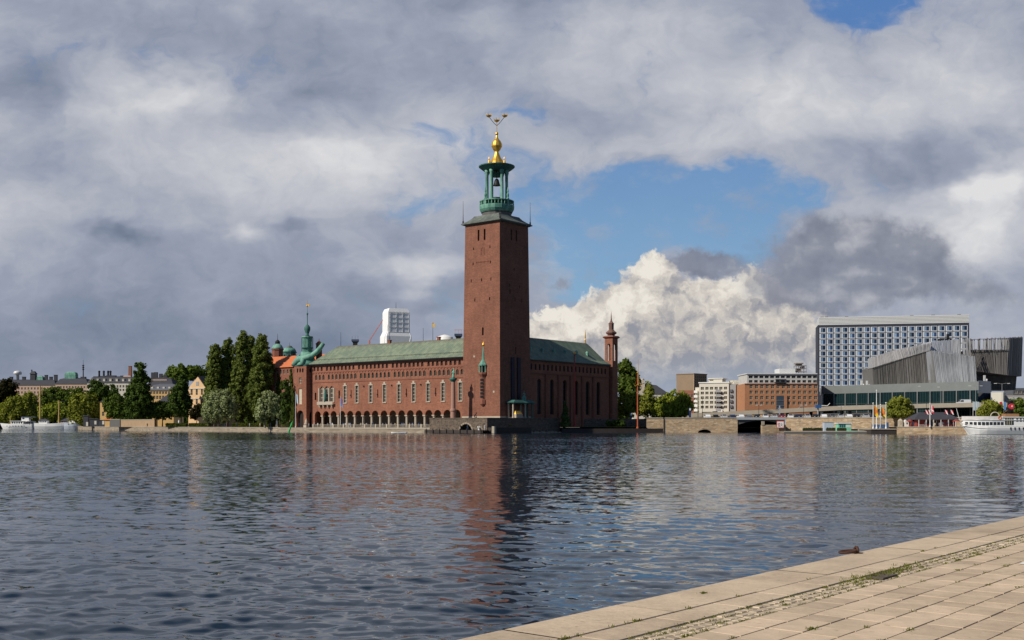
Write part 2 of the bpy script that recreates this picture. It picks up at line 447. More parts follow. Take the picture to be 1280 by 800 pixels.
def copper_mat(name, c1, c2, streak=(1.5, 1.5, 0.25), rust=None, seam=0.0, seamdir=(1, 0, 0), ridge=None):
    """patinated copper sheet: two greens, run-off streaks, standing seams"""
    m = bpy.data.materials.new(name); m.use_nodes = True
    t = NT(m.node_tree); t.n.clear()
    p = t.node('ShaderNodeBsdfPrincipled'); out = t.node('ShaderNodeOutputMaterial'); t.l.new(p.outputs[0], out.inputs[0])
    co = t.node('ShaderNodeTexCoord').outputs['Object']
    n1 = t.noise(t.v('MULTIPLY', co, streak), 0.5, 4.0, 0.6, dim='3D')
    n2 = t.noise(co, 0.22, 3.0, 0.6, dim='3D')
    c = t.mix(t.sstep(t.m('ADD', n1, t.m('MULTIPLY_ADD', n2, 0.8, -0.4)), 0.32, 0.7), c1, c2)
    if rust:
        c = t.mix(t.sstep(t.noise(t.v('MULTIPLY', co, (0.5, 0.5, 0.5)), 0.6, 4.0, 0.6, dim='3D'), 0.56, 0.72, 0.0, 0.6), c, rust)
    if ridge:        # bare brown metal and soot along the ridge
        z = t.sep(co)[2]
        f = t.m('MULTIPLY', t.sstep(t.m('ADD', z, t.m('MULTIPLY_ADD', t.noise(t.v('MULTIPLY', co, (1.2, 1.2, .3)), .8, 4.0, .6, dim='3D'), 3.0, -1.5)), ridge - 1.0, ridge + 1.0), .85)
        c = t.mix(f, c, (0.12, 0.105, 0.08))
    if seam:
        w = t.m('FRACT', t.m('MULTIPLY', t.v('DOT_PRODUCT', co, seamdir), 1.0 / seam))
        c = t.mix(t.sstep(t.m('ABSOLUTE', t.m('SUBTRACT', w, 0.5)), 0.38, 0.48, 0.0, 0.8), c, t.v('MULTIPLY', c, (0.35, 0.36, 0.36)))
    t.put(p.inputs['Base Color'], c)
    p.inputs['Roughness'].default_value = 0.72; p.inputs['Specular IOR Level'].default_value = 0.3
    return m
def leaf_mat(name, dark, light, trans=0.25):
    m = bpy.data.materials.new(name); m.use_nodes = True
    t = NT(m.node_tree); t.n.clear()
    out = t.node('ShaderNodeOutputMaterial')
    g = t.node('ShaderNodeNewGeometry')
    co = t.node('ShaderNodeTexCoord').outputs['Object']
    n = t.noise(co, 0.28, 2.0, 0.5, dim='3D')
    f = t.m('ADD', t.m('MULTIPLY', g.outputs['Random Per Island'], 0.55), t.m('MULTIPLY_ADD', n, 1.0, -0.28), clamp=True)
    c = t.mix(f, dark, light)
    d = t.node('ShaderNodeBsdfDiffuse'); t.put(d.inputs[0], c)
    tr = t.node('ShaderNodeBsdfTranslucent'); t.put(tr.inputs[0], t.v('MULTIPLY', c, (1.1, 1.2, 0.6)))
    mx = t.node('ShaderNodeMixShader'); mx.inputs[0].default_value = trans
    t.l.new(d.outputs[0], mx.inputs[1]); t.l.new(tr.outputs[0], mx.inputs[2]); t.l.new(mx.outputs[0], out.inputs[0])
    return m

# ------------------------------------------------------------------ water
def build_water():
    m = bpy.data.materials.new('lake_water'); m.use_nodes = True
    t = NT(m.node_tree); t.n.clear()
    p = t.node('ShaderNodeBsdfPrincipled'); out = t.node('ShaderNodeOutputMaterial'); t.l.new(p.outputs[0], out.inputs[0])
    p.inputs['Base Color'].default_value = (0.012, 0.023, 0.037, 1)
    p.inputs['IOR'].default_value = 1.333
    p.inputs['Specular IOR Level'].default_value = 0.36
    p.inputs['Roughness'].default_value = 0.03
    co = t.node('ShaderNodeTexCoord').outputs['Object']
    dist = t.v('LENGTH', co)
    n3 = t.noise(t.v('MULTIPLY', co, (0.5, 1.0, 1.0)), 0.03, 4.0, 0.6)     # wind lanes
    lane = t.sstep(n3, 0.34, 0.66, 0.45, 1.25)
    fine = t.v('SUBTRACT', t.noise(t.v('MULTIPLY', co, (0.75, 1.2, 1.0)), 2.6, 2.0, 0.55, out=1), (0.5, 0.5, 0.5))
    mid = t.v('SUBTRACT', t.noise(t.v('MULTIPLY', co, (0.6, 1.2, 1.0)), 0.8, 2.0, 0.5, out=1), (0.5, 0.5, 0.5))
    ka = t.m('MULTIPLY', t.lin(dist, 8.0, 70.0, 0.13, 0.42), lane)
    kb = t.m('MULTIPLY', t.sstep(dist, 60.0, 300.0, 0.0, 0.3), lane)
    tilt = t.v('ADD', t.v('MULTIPLY', fine, t.comb(ka, ka, 0.0)), t.v('MULTIPLY', mid, t.comb(kb, kb, 0.0)))
    g = t.node('ShaderNodeNewGeometry')
    t.l.new(t.v('NORMALIZE', t.v('ADD', g.outputs['Normal'], tilt)), p.inputs['Normal'])
    p.inputs['Roughness'].default_value = 0.03
    # polar sheet, fine where the photograph stands close to the water
    ang = np.concatenate([np.linspace(-115, -36, 60, endpoint=False), np.linspace(-36, 36, 820, endpoint=False), np.linspace(36, 115, 61)])
    rr = [5.0]
    while rr[-1] < 9000:
        r = rr[-1]
        rr.append(r + (max(0.045, min(r * r / 4300.0, 0.62)) if r < 425 else r * 0.05))
    rr = np.array(rr); A = np.radians(ang)
    rg, ag = np.meshgrid(rr, A, indexing='ij')
    X = rg * np.sin(ag); Y = rg * np.cos(ag); Z = np.zeros_like(X)
    sp = np.gradient(rr)[:, None] + 0 * ag
    rs = np.random.RandomState(5)
    for k in range(84):
        lam = 0.34 * (11.0 ** (rs.rand() ** 1.35))
        th = rs.normal(0, 0.62) + 0.15
        kx, ky = math.sin(th) * 2 * math.pi / lam, math.cos(th) * 2 * math.pi / lam
        slope = 0.023 * (0.75 + 0.5 * rs.rand()) * (1.0 if lam < 1.3 else 0.5)
        a = slope * lam / (2 * math.pi)
        fade = np.clip((lam / sp - 2.0) / 1.6, 0, 1)
        ph = kx * X + ky * Y + rs.rand() * 6.283
        grp = 0.65 + 0.6 * np.sin(X * math.cos(k) * 0.35 + Y * 0.21 * math.sin(k * 1.7) + k)
        Z += a * fade * grp * (np.sin(ph) + 0.22 * np.cos(2 * ph))
    nr, na = X.shape
    idx = np.arange(nr * na).reshape(nr, na)
    q = np.stack([idx[:-1, :-1], idx[:-1, 1:], idx[1:, 1:], idx[1:, :-1]], -1).reshape(-1, 4)[:, ::-1]
    o = mesh_np('water', np.stack([X, Y, Z], -1).reshape(-1, 3), q, m, smooth=True)
    tag(o, kind='structure')
build_water()

# ------------------------------------------------------------------ near quay
QZ = CAMH - 1.7
def build_near_quay():
    E = Vector((-0.474, 8.82)); U = Vector((0.6405, 0.768)); N = Vector((0.768, -0.6405))
    def T(d, a, z):
        p = E + U * a + N * d
        return (p.x, p.y, QZ + z)
    rq = random.Random(3)
    slab = pmat('granite_slab', (0.50, 0.385, 0.265), 0.85, var=0.28, scale=1.3, island=0.17, bump=0.004, spec=0.3)
    cop = pmat('granite_coping', (0.50, 0.39, 0.27), 0.85, var=0.26, scale=1.9, island=0.09, bump=0.006, spec=0.3)
    cob = pmat('granite_setts', (0.44, 0.35, 0.245), 0.85, var=0.25, scale=2.0, island=0.2, bump=0.006)
    joint = pmat('joint_sand', (0.16, 0.145, 0.06), 0.95, var=0.4, scale=3.0)
    face = stone_mat('quay_face_stone', [(0.2, 0.17, 0.14), (0.3, 0.25, 0.2), (0.24, 0.21, 0.17)], 1.2, 0.5)
    stained(slab, (0.50, 0.43, 0.33)); stained(cop, (0.52, 0.45, 0.35), 0.6)
    mb = MB()
    mb.mat(0)
    vs = [T(0.03, -12, -0.012), T(22, -12, -0.012), T(22, 60, -0.012), T(0.03, 60, -0.012)]
    mb.quad(*vs)
    mb.mat(1)
    mb.quad(T(0.02, 60, -0.01), T(0.02, -12, -0.01), T(0.02, -12, -3), T(0.02, 60, -3))
    mb.quad(T(0.02, -12, -0.02), T(22, -12, -0.02), T(22, -12, -3), T(0.02, -12, -3))
    def slabtop(d0, d1, a0, a1, z, mi, g=0.006, c=0.006):
        mb.mat(mi)
        d0 += g; d1 -= g; a0 += g; a1 -= g
        t1, t2 = rq.uniform(-.0025, .0025), rq.uniform(-.0025, .0025)
        o = [T(d0, a0, -0.013), T(d1, a0, -0.013), T(d1, a1, -0.013), T(d0, a1, -0.013)]
        i = [T(d0 + c, a0 + c, z + t1), T(d1 - c, a0 + c, z + t2), T(d1 - c, a1 - c, z + t2), T(d0 + c, a1 - c, z + t1)]
        mb.add(o + i, [(4, 5, 6, 7), (0, 1, 5, 4), (1, 2, 6, 5), (2, 3, 7, 6), (3, 0, 4, 7)])
    # coping: big blocks with a rounded nose over the water
    a = -12.0
    while a < 60:
        L = rq.uniform(1.25, 1.9); b = min(a + L, 60); g = 0.005; w = rq.uniform(-.003, .003)
        nose = [(-0.02, -0.32), (-0.025, -0.05), (-0.005, -0.012), (0.04, 0.0 + w)]
        mb.mat(2)
        for (d0, z0), (d1, z1) in zip(nose[:-1], nose[1:]):
            mb.quad(T(d0, a + g, z0), T(d1, a + g, z1), T(d1, b - g, z1), T(d0, b - g, z0))
        mb.quad(T(0.04, a + g, w), T(0.652, a + g, w), T(0.652, b - g, w), T(0.04, b - g, w))
        mb.quad(T(0.652, a + g, w), T(0.66, a + g, -.013), T(0.66, b - g, -.013), T(0.652, b - g, w))
        a = b
    a = -12.0
    while a < 60:
        L = rq.uniform(0.8, 1.15); slabtop(0.667, 1.03, a, a + L, 0.0, 2); a += L
    a = -12.0
    for row in range(3):
        a = -12.0 + row * 0.05
        while a < 60:
            L = rq.uniform(0.085, 0.125) if row != 1 else rq.uniform(0.09, 0.15)
            slabtop(1.045 + row * 0.098, 1.14 + row * 0.098, a, a + L, -0.004 + rq.uniform(-.004, .003), 3, 0.0055, 0.010); a += L
    d = 1.36; row = 0
    while d < 21:
        w = 0.315
        a = -12.0 + rq.uniform(-0.3, 0)
        while a < 42:
            L = rq.choice([0.32, 0.36, 0.42, 0.48, 0.55]); slabtop(d, d + w, a, a + L, 0.0, 4, 0.0045, 0.004); a += L
        d += w; row += 1
    o = mb.build('near_quay', [joint, face, cop, cob, slab])
    tag(o, kind='structure')
    # rusty mooring ring
    rust = pmat('rusty_iron', (0.075, 0.035, 0.022), 0.8, 0.3, 0.4, 9.0, bump=0.004)
    rp = Vector((WX(1060, 14.75), 14.75, QZ))
    ring = thing('mooring_ring', 'rusty iron mooring ring lying on the edge of the stone quay', 'mooring ring', rp, math.atan2(U.y, U.x) - 0.7)
    mb = MB()
    pts = [(0.115 * math.cos(k / 24 * 6.2832), 0.082 * math.sin(k / 24 * 6.2832), 0.022 + 0.012 * math.cos(k / 24 * 6.28)) for k in range(25)]
    mb.tube(pts, 0.017, 8); mb.build('ring', rust, ring, True)
    mb = MB()
    pts = [(0.115, -0.045 + 0.0, -0.01), (0.118, -0.045, 0.05), (0.12, -0.02, 0.075), (0.12, 0.02, 0.075), (0.118, 0.045, 0.05), (0.115, 0.045, -0.01)]
    mb.tube(pts, 0.019, 8); mb.cbox(0.118, 0, -0.004, 0.1, 0.15, 0.012); mb.build('staple', rust, ring, True)
    # drain grate in the sett strip
    gp = T(1.2, 5.75, 0.002)
    dg = thing('drain_grate', 'dark iron drain grate sunk in the sett strip among weeds', 'drain grate', gp, math.atan2(U.y, U.x))
    iron = pmat('drain_iron', (0.12, 0.095, 0.075), 0.75, 0.4, 0.3, 6.0)
    mb = MB(); mb.box(-.26, .26, -.12, -.095, -.004, .014); mb.box(-.26, .26, .095, .12, -.004, .014); mb.box(-.26, -.235, -.095, .095, -.004, .014); mb.box(.235, .26, -.095, .095, -.004, .014)
    mb.build('frame', iron, dg)
    mb = MB()
    for k in range(9): mb.box(-.215 + k * .05, -.195 + k * .05, -.095, .095, -.003, .01)
    mb.build('bars', iron, dg)
    dg.scale = (.8, .8, 1)
    pit = pmat('drain_pit_dark', (0.03, 0.025, 0.02), 0.95)
    mb = MB(); mb.quad((-.235, -.095, -.0035), (.235, -.095, -.0035), (.235, .095, -.0035), (-.235, .095, -.0035)); mb.build('pit', pit, dg)
    # painted mark at the right
    mk = pmat('worn_white_paint', (0.72, 0.68, 0.6), 0.8, var=0.15, scale=8)
    mb = MB(); c = Vector((WX(1276, 13.7), 13.7))
    mb.add([(c.x + U.x * a + N.x * d, c.y + U.y * a + N.y * d, QZ + 0.006) for a, d in ((-.16, 0.02), (.18, 0.0), (.2, .5), (-.1, .55))], [(0, 3, 2, 1)])
    o = mb.build('paint_marking', mk); tag(o, 'worn white painted patch on the paving at the frame edge', 'paint mark')
    # weeds along the joints
    rs = np.random.RandomState(4)
    V = []; Q = []
    def blades(d, a, n, h, sp):
        for _ in range(n):
            px, py = rs.normal(0, sp, 2)
            b = T(d + px, a + py, -0.008); th = rs.rand() * 6.283; hh = h * rs.uniform(0.4, 1.0); w = rs.uniform(.0025, .006); le = rs.uniform(0.1, 0.9) * hh
            c, s_ = math.cos(th), math.sin(th); lx, ly = -s_ * le, c * le
            k = len(V)
            V.extend([(b[0] - c * w, b[1] - s_ * w, b[2]), (b[0] + c * w, b[1] + s_ * w, b[2]),
                      (b[0] + c * w * .5 + lx, b[1] + s_ * w * .5 + ly, b[2] + hh), (b[0] - c * w * .5 + lx, b[1] - s_ * w * .5 + ly, b[2] + hh)])
            Q.append((k, k + 1, k + 2, k + 3))
    for _ in range(1500):
        row = rs.randint(0, 4)
        a = rs.uniform(-4, 26); dens = 0.5 + 0.5 * math.sin(a * 1.3) * math.sin(a * 0.37 + 1)
        if rs.rand() < 0.25 + 0.6 * dens: blades(1.04 + row * 0.098, a, rs.randint(4, 13), 0.02, 0.02)
    for _ in range(110): blades(1.12 + rs.normal(0, .07), 6.0 + rs.normal(0, .5), 7, 0.04, 0.03)
    for _ in range(90): blades(rs.choice([0.66, 0.66, 1.36, 1.675, 1.99, 2.305, 2.62]) , rs.uniform(-2, 16), rs.randint(5, 22), 0.03, 0.018)
    for (a, d) in ((0.6, 0.66), (1.6, 0.66), (3.4, 0.3), (2.2, 1.99), (0.2, 0.67), (1.2, 2.62)): 
        for _ in range(6): blades(d + rs.normal(0, .01), a + rs.normal(0, .05), 10, 0.03, 0.02)
    gm = leaf_mat('weed_green', (0.05, 0.075, 0.012), (0.20, 0.20, 0.035))
    o = mesh_np('grass', np.array(V), np.array(Q), gm)
    tag(o, 'thin grass and moss growing in the joints of the quay setts', 'grass', kind='stuff')
build_near_quay()
# ------------------------------------------------------------------ shared materials
M = {}
M['brick'] = brick_mat('red_brick', (0.30, 0.122, 0.072), (0.205, 0.080, 0.049), (0.195, 0.105, 0.075), 0.55, 0.17, 0.36, 0.10)
M['tower_brick'] = brick_mat('tower_brick', (0.255, 0.106, 0.064), (0.17, 0.067, 0.042), (0.165, 0.092, 0.068), 0.55, 0.17, 0.40, 0.10)
M['brick_dark'] = brick_mat('dark_brick', (0.25, 0.095, 0.06), (0.19, 0.07, 0.045), (0.17, 0.09, 0.07), 0.55, 0.17, 0.22, 0.12)
M['limestone'] = pmat('limestone', (0.40, 0.34, 0.265), 0.85, var=0.2, scale=0.8)
M['cream'] = pmat('cream_paint', (0.52, 0.45, 0.34), 0.7, var=0.12, scale=1.0)
M['white'] = pmat('white_paint', (0.76, 0.74, 0.69), 0.55, var=0.08, scale=0.8)
M['dark_glass'] = glass_mat('dark_glass', (0.018, 0.019, 0.02), 0.15, 0.3, objrand=.6)
M['dim_glass'] = glass_mat('dim_glass', (0.014, 0.012, 0.011), 0.4, 0.12)
M['sill_stone'] = pmat('sill_stone', (0.30, 0.24, 0.18), 0.85, var=.2)
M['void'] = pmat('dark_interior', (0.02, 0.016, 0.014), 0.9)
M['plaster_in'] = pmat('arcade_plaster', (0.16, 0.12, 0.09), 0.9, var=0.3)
M['roof_copper'] = copper_mat('copper_roof', (0.135, 0.175, 0.125), (0.215, 0.25, 0.17), (1.2, 1.2, 0.2), (0.13, 0.10, 0.07), 0.9, (1, 0, 0), 32.3)
M['roof_copper_e'] = copper_mat('copper_roof_east', (0.13, 0.185, 0.135), (0.20, 0.25, 0.175), (1.2, 1.2, 0.2), (0.15, 0.12, 0.085), 0.9, (0, 1, 0), 33.2)
M['old_copper'] = copper_mat('brown_copper', (0.075, 0.085, 0.075), (0.14, 0.16, 0.135), (1, 1, 0.4))
M['verdigris'] = copper_mat('verdigris', (0.085, 0.225, 0.17), (0.19, 0.37, 0.28), (1.5, 1.5, 0.4), (0.06, 0.10, 0.085))
M['verdigris_dark'] = copper_mat('dark_verdigris', (0.035, 0.10, 0.085), (0.06, 0.17, 0.135), (1.5, 1.5, 0.4))
M['gold'] = pmat('gilding', (0.85, 0.50, 0.09), 0.38, 0.75, 0.15, 0.8)
M['iron'] = pmat('black_iron', (0.02, 0.02, 0.022), 0.6, 0.3, 0.2)
M['tile'] = pmat('orange_roof_tile', (0.52, 0.15, 0.055), 0.85, var=0.25, scale=0.7)
M['granite_red'] = pmat('red_granite', (0.34, 0.19, 0.14), 0.7, var=0.22, scale=1.5)
M['rubble'] = stone_mat('dark_rubble_stone', [(0.055, 0.041, 0.032), (0.125, 0.092, 0.068), (0.08, 0.06, 0.046), (0.165, 0.122, 0.09)], 0.9, 0.45)
M['quay_stone'] = stone_mat('quay_stone', [(0.20, 0.16, 0.12), (0.30, 0.245, 0.18), (0.25, 0.205, 0.15), (0.34, 0.28, 0.21)], 2.2, 0.6)
M['tan_stone'] = stone_mat('tan_ashlar', [(0.25, 0.17, 0.10), (0.45, 0.32, 0.19), (0.34, 0.235, 0.14), (0.52, 0.39, 0.25), (0.30, 0.24, 0.17)], 1.3, 0.42)
M['timber'] = pmat('tarred_timber', (0.045, 0.035, 0.03), 0.85, var=0.3)
M['grass'] = pmat('lawn', (0.10, 0.11, 0.03), 0.95, var=0.35, scale=0.5)

def arch_window(w, h, arch, name, parent, frame='cream', glass='dark_glass', bars=(1, 1), fr=0.09):
    """window set in an opening: pane, frame and glazing bars; origin at the middle of the sill, facing -y"""
    mb = MB(); mb.mat(1)
    r = w / 2
    if arch:
        zs = h - r * arch
        poly = [(-r, 0), (r, 0)] + [(r * math.cos(math.pi * k / 8), zs + r * arch * math.sin(math.pi * k / 8)) for k in range(9)]
    else: poly = [(-r, 0), (r, 0), (r, h), (-r, h)]
    mb.add([(x, 0, z) for x, z in poly], [list(range(len(poly)))])
    mb.mat(0)
    zt = h - (r * arch if arch else 0)
    mb.box(-r, -r + fr, -.06, .02, 0, zt); mb.box(r - fr, r, -.06, .02, 0, zt); mb.box(-r + fr, r - fr, -.06, .02, 0, fr)
    if not arch: mb.box(-r + fr, r - fr, -.06, .02, h - fr, h)
    for k in range(bars[0]):
        x = -r + w * (k + 1) / (bars[0] + 1); mb.box(x - fr * .4, x + fr * .4, -.05, .02, fr, h - (0.25 * r if arch else fr))
    for k in range(bars[1]):
        z = zt * (k + 1) / (bars[1] + 1) if not arch else zt * (k + 1) / bars[1] if bars[1] else 0
        mb.box(-r + fr, r - fr, -.045, .015, z - fr * .4, z + fr * .4)
    return mb.build(name, [M[frame], M[glass]], parent)

# ------------------------------------------------------------------ city hall
HA = R(39); HC, HS = math.cos(HA), math.sin(HA)
HO = Vector((-3.93, 366.0, 0.0))
def hall_pt(x, y, z=0.0): return (HO.x + HC * x + HS * y, HO.y - HS * x + HC * y, z)
def hall_loc(X, Y):
    dx, dy = X - HO.x, Y - HO.y
    return (HC * dx - HS * dy, HS * dx + HC * dy)
def hx(px, y):
    k = (px - 640) / F
    return (k * (HO.y + HC * y) - HO.x - HS * y) / (HC + HS * k)
def hy(px, x):
    k = (px - 640) / F
    return (k * (HO.y - HS * x) - HO.x - HC * x) / (HS - HC * k)

def build_hall():
    hall = thing('city_hall', 'long red brick city hall with a tall corner tower, gold crowns and green copper roofs', 'city hall', HO, -HA)
    # ---------- tower shaft, tapering, with real slits
    Z0, Z1, W = 4.8, 70.0, 16.5
    c0 = (-W / 2, W / 2)
    def kk(z): return 1.0 - 0.085 * (z - Z0) / (Z1 - Z0)
    def face(f):
        def T(u, d, z):
            h = W / 2 * kk(z)
            a, b = u * kk(z), -h + d
            for _ in range(f): a, b = -b, a
            return (c0[0] + a, c0[1] + b, z)
        return T
    mb = MB()
    def zrow(py, Y=371.0): return WZ(py, Y)
    S = {0: [], 1: [], 2: [], 3: []}
    S[0] = [(-1.75, .85, zrow(300), zrow(286), 1), (1.15, .85, zrow(300), zrow(286), 1)]
    rows0 = [(311, 307.5, [(-4.0, .42), (3.7, .42)]), (330, 326.5, [(-4.2, .42), (3.9, .42)]), (351.5, 347.5, [(-5.0, .4), (-.1, .45), (4.2, .4)]), (376, 372, [(-3.2, .45), (3.6, .5)]), (419, 409, [(0.6, .75)])]
    rows1 = [(300, 286, [(-1.6, .8), (1.3, .8)]), (338, 334, [(-.2, .5)]), (359, 355, [(-2.8, .4), (2.8, .4)]), (368, 361.5, [(-2.6, .5)]), (376, 371, [(.2, .4), (4.0, .4)]), (442, 433, [(0.3, .5)])]
    def facemesh(f, rows):
        T = face(f)
        bands = sorted([(zrow(a), zrow(b), [(u, w, zrow(a), zrow(b), 0.6) for u, w in l]) for a, b, l in rows])
        z = Z0
        for (a, b, ops) in bands:
            mb.strip(T, -W / 2, W / 2, z, a - .3); mb.strip(T, -W / 2, W / 2, a - .3, b + .3, ops, 0.7); z = b + .3
        mb.strip(T, -W / 2, W / 2, z, Z1)
    rows0 = [(300, 286, [(-1.75, .85), (1.15, .85)])] + rows0
    facemesh(0, rows0); facemesh(1, rows1); facemesh(2, []); facemesh(3, rows0[:1])
    shaft = mb.build('tower', M['tower_brick'], hall)
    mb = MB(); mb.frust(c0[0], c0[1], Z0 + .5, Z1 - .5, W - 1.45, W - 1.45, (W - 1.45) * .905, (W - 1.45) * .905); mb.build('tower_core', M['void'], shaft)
    mb = MB(); mb.frust(c0[0], c0[1], 4.7, 5.6, W + .25, W + .25, W + .12, W + .12); mb.build('plinth', M['limestone'], shaft)
    # stars and small ornaments on the south face
    T = face(0)
    for (u, z, r) in ((-3.2, zrow(445), .55), (5.6, zrow(490), .6)):
        orn = MB(); orn.add([T(u + r * (1 if k % 2 else .45) * math.cos(k * math.pi / 8), -.06, z + r * (1 if k % 2 else .45) * math.sin(k * math.pi / 8)) for k in range(16)], [list(range(16))])
        orn.build('star_ornament', M['limestone'], shaft)
    T = face(0)
    def tbox(u0, u1, z0, z1, p):
        mb = MB(); vs = [T(u, d, z) for z in (z0, z1) for u, d in ((u0, -p), (u1, -p), (u1, .02), (u0, .02))]
        mb.add(vs, [(0, 3, 2, 1), (4, 5, 6, 7), (0, 1, 5, 4), (1, 2, 6, 5), (2, 3, 7, 6), (3, 0, 4, 7)]); mb.build('brick_relief', M['brick_dark'], shaft)
    for u, z0, z1 in ((-.5, zrow(318), zrow(309)), (.9, zrow(318), zrow(309)), (.2, zrow(310), zrow(308.5))): tbox(u - .12, u + .12, z0, z1, .14)
    for k in range(10): tbox(-2.8 + k * .62, -2.5 + k * .62, zrow(327.5), zrow(326.3), .14)
    tbox(-2.9, -2.75, zrow(503), zrow(481), .1)
    # cornice and copper skirt
    wt = W * kk(Z1)
    mb = MB(); mb.frust(c0[0], c0[1], Z1 - .25, Z1 + .1, wt + .5, wt + .5, wt + 2.0, wt + 2.0); mb.frust(c0[0], c0[1], Z1 + .1, Z1 + .45, wt + 2.1, wt + 2.1, wt + 2.1, wt + 2.1)
    cor = mb.build('cornice', M['old_copper'], hall)
    mb = MB(); ws = [(wt + 1.9, Z1 + .45), (14.4, 71.2), (12.4, 72.0), (11.2, 72.7), (10.9, 73.0)]
    mb.loft([[(c0[0] + a * w / 2, c0[1] + b * w / 2, z) for a, b in ((-1, -1), (1, -1), (1, 1), (-1, 1))] for w, z in ws])
    mb.build('skirt_roof', M['old_copper'], hall)
    for a, b in ((-1, -1), (1, -1), (1, 1), (-1, 1)):
        mb = MB(); x, y = c0[0] + a * (wt / 2 + .5), c0[1] + b * (wt / 2 + .5)
        mb.lathe(x, y, [(.28, Z1 + .4), (.24, Z1 + 1.3), (.12, Z1 + 1.6), (.08, Z1 + 3.5), (.035, Z1 + 8.2)], 8); mb.build('corner_spike', M['iron'], cor)
    # ---------- lantern
    mb = MB(); mb.lathe(c0[0], c0[1], [(5.2, 74.3), (5.5, 74.7), (5.85, 75.3), (5.95, 76.2), (5.95, 76.6), (5.2, 76.65)], 16, math.pi / 16)
    lan = mb.build('lantern', M['verdigris'], hall)
    mb = MB(); mb.lathe(c0[0], c0[1], [(5.0, 72.8), (5.0, 74.2), (5.3, 74.29)], 16, math.pi / 16); mb.build('lantern_base', pmat('grey_base_metal', (0.10, 0.095, 0.09), .7, var=.2), lan)
    mb = MB()
    for k in range(32):
        a = k * math.pi / 16; mb.lathe(c0[0] + 5.7 * math.cos(a), c0[1] + 5.7 * math.sin(a), [(.12, 76.6), (.2, 77.1), (.1, 77.6), (.14, 78.0)], 6)
    mb.lathe(c0[0], c0[1], [(5.55, 78.0), (5.85, 78.0), (5.85, 78.25), (5.55, 78.25)], 32); mb.build('balustrade', M['verdigris'], lan)
    for k in range(4):
        a = k * math.pi / 2 + math.pi / 4 + R(39)
        mb = MB(); x, y = c0[0] + 5.3 * math.cos(a), c0[1] + 5.3 * math.sin(a)
        mb.lathe(x, y, [(.5, 76.6), (.5, 78.6), (.3, 78.9), (.42, 79.8), (.2, 80.6), (.3, 81.0), (.04, 82.4)], 8); mb.build('gallery_figure', M['verdigris'], lan)
    for k in range(4):
        base = k * math.pi / 2 + math.pi / 4 + R(39)
        for da in (-0.30, 0.30):
            a = base + da
            mb = MB(); x, y = c0[0] + 3.75 * math.cos(a), c0[1] + 3.75 * math.sin(a)
            mb.lathe(x, y, [(.72, 76.6), (.72, 77.4), (.55, 77.6), (.5, 87.2), (.62, 87.6), (.8, 88.4)], 10); mb.build('column', M['verdigris'], lan, True)
    mb = MB(); mb.lathe(c0[0], c0[1], [(1.7, 76.6), (1.6, 79.3), (1.75, 79.5), (0.3, 79.55)], 12); mb.build('bell_plinth', M['verdigris_dark'], lan)
    mb = MB(); mb.lathe(c0[0], c0[1], [(1.35, 83.6), (1.2, 83.7), (.95, 84.5), (.75, 85.4), (.4, 85.9), (.12, 86.0), (.12, 88.4)], 14); mb.build('bell', M['iron'], lan, True)
    mb = MB(); mb.lathe(c0[0], c0[1], [(4.3, 88.5), (5.2, 89.1), (6.1, 89.8), (6.15, 90.1), (4.5, 90.5), (2.4, 90.75)], 24); mb.build('lantern_roof', M['verdigris_dark'], lan)
    mb = MB(); mb.lathe(c0[0], c0[1], [(1.9, 86.7), (2.05, 86.7), (2.05, 87.6), (1.9, 87.6)], 20); mb.build('bell_ring', M['verdigris_dark'], lan)
    mb = MB(); mb.lathe(c0[0], c0[1], [(2.75, 90.6), (2.7, 91.0), (2.3, 91.7), (1.75, 92.5), (1.3, 93.3), (.95, 94.1), (.68, 94.8), (.68, 95.1), (1.3, 95.8), (1.85, 96.9), (1.85, 97.5), (1.4, 98.5), (.75, 99.3), (.4, 99.9), (.32, 100.6)], 12)
    sp = mb.build('spire', M['gold'], hall)
    mb = MB(); mb.lathe(c0[0], c0[1], [(.1, 100.5), (.5, 100.9), (.55, 101.3), (.25, 101.7), (.1, 101.8), (.09, 105.4)], 10); mb.build('orb', M['gold'], sp, True)
    for k in range(4):
        a = k * math.pi / 2 + math.pi / 4 + R(39)
        mb = MB(); mb.lathe(c0[0] + 3.6 * math.cos(a), c0[1] + 3.6 * math.sin(a), [(.5, 90.4), (.42, 91.2), (.14, 91.8), (.24, 92.1), (.04, 92.8)], 8); mb.build('finial', M['gold'], sp)
    def crown(x, y, z, s=1.0):
        mb = MB(); mb.lathe(x, y, [(.15 * s, z - .3), (.62 * s, z), (.75 * s, z + .35), (.66 * s, z + .35), (.5 * s, z + .05)], 12)
        for k in range(6):
            a = k * math.pi / 3; ca, sa = math.cos(a), math.sin(a)
            mb.tube([(x + .72 * s * ca, y + .72 * s * sa, z + .3), (x + .85 * s * ca, y + .85 * s * sa, z + .75), (x + .95 * s * ca, y + .95 * s * sa, z + 1.15)], .13, 5, .03)
        mb.build('crown', M['gold'], sp)
    crown(c0[0], c0[1], 105.4, 1.25)
    arm = MB()
    for s in (-1, 1):
        ax, ay = s * 2.7 * HC, s * 2.7 * HS      # spread across the tower front
        arm.tube([(c0[0], c0[1], 103.9), (c0[0] + ax * .4, c0[1] + ay * .4, 104.9), (c0[0] + ax * .8, c0[1] + ay * .8, 106.3), (c0[0] + ax, c0[1] + ay, 107.0)], .09, 6)
        crown(c0[0] + ax, c0[1] + ay, 107.0, 1.25)
    arm.build('crown_arms', M['iron'], sp)
    # ---------- oriel on the south face
    u = .9; x, y = c0[0] + u * .97, 0.35
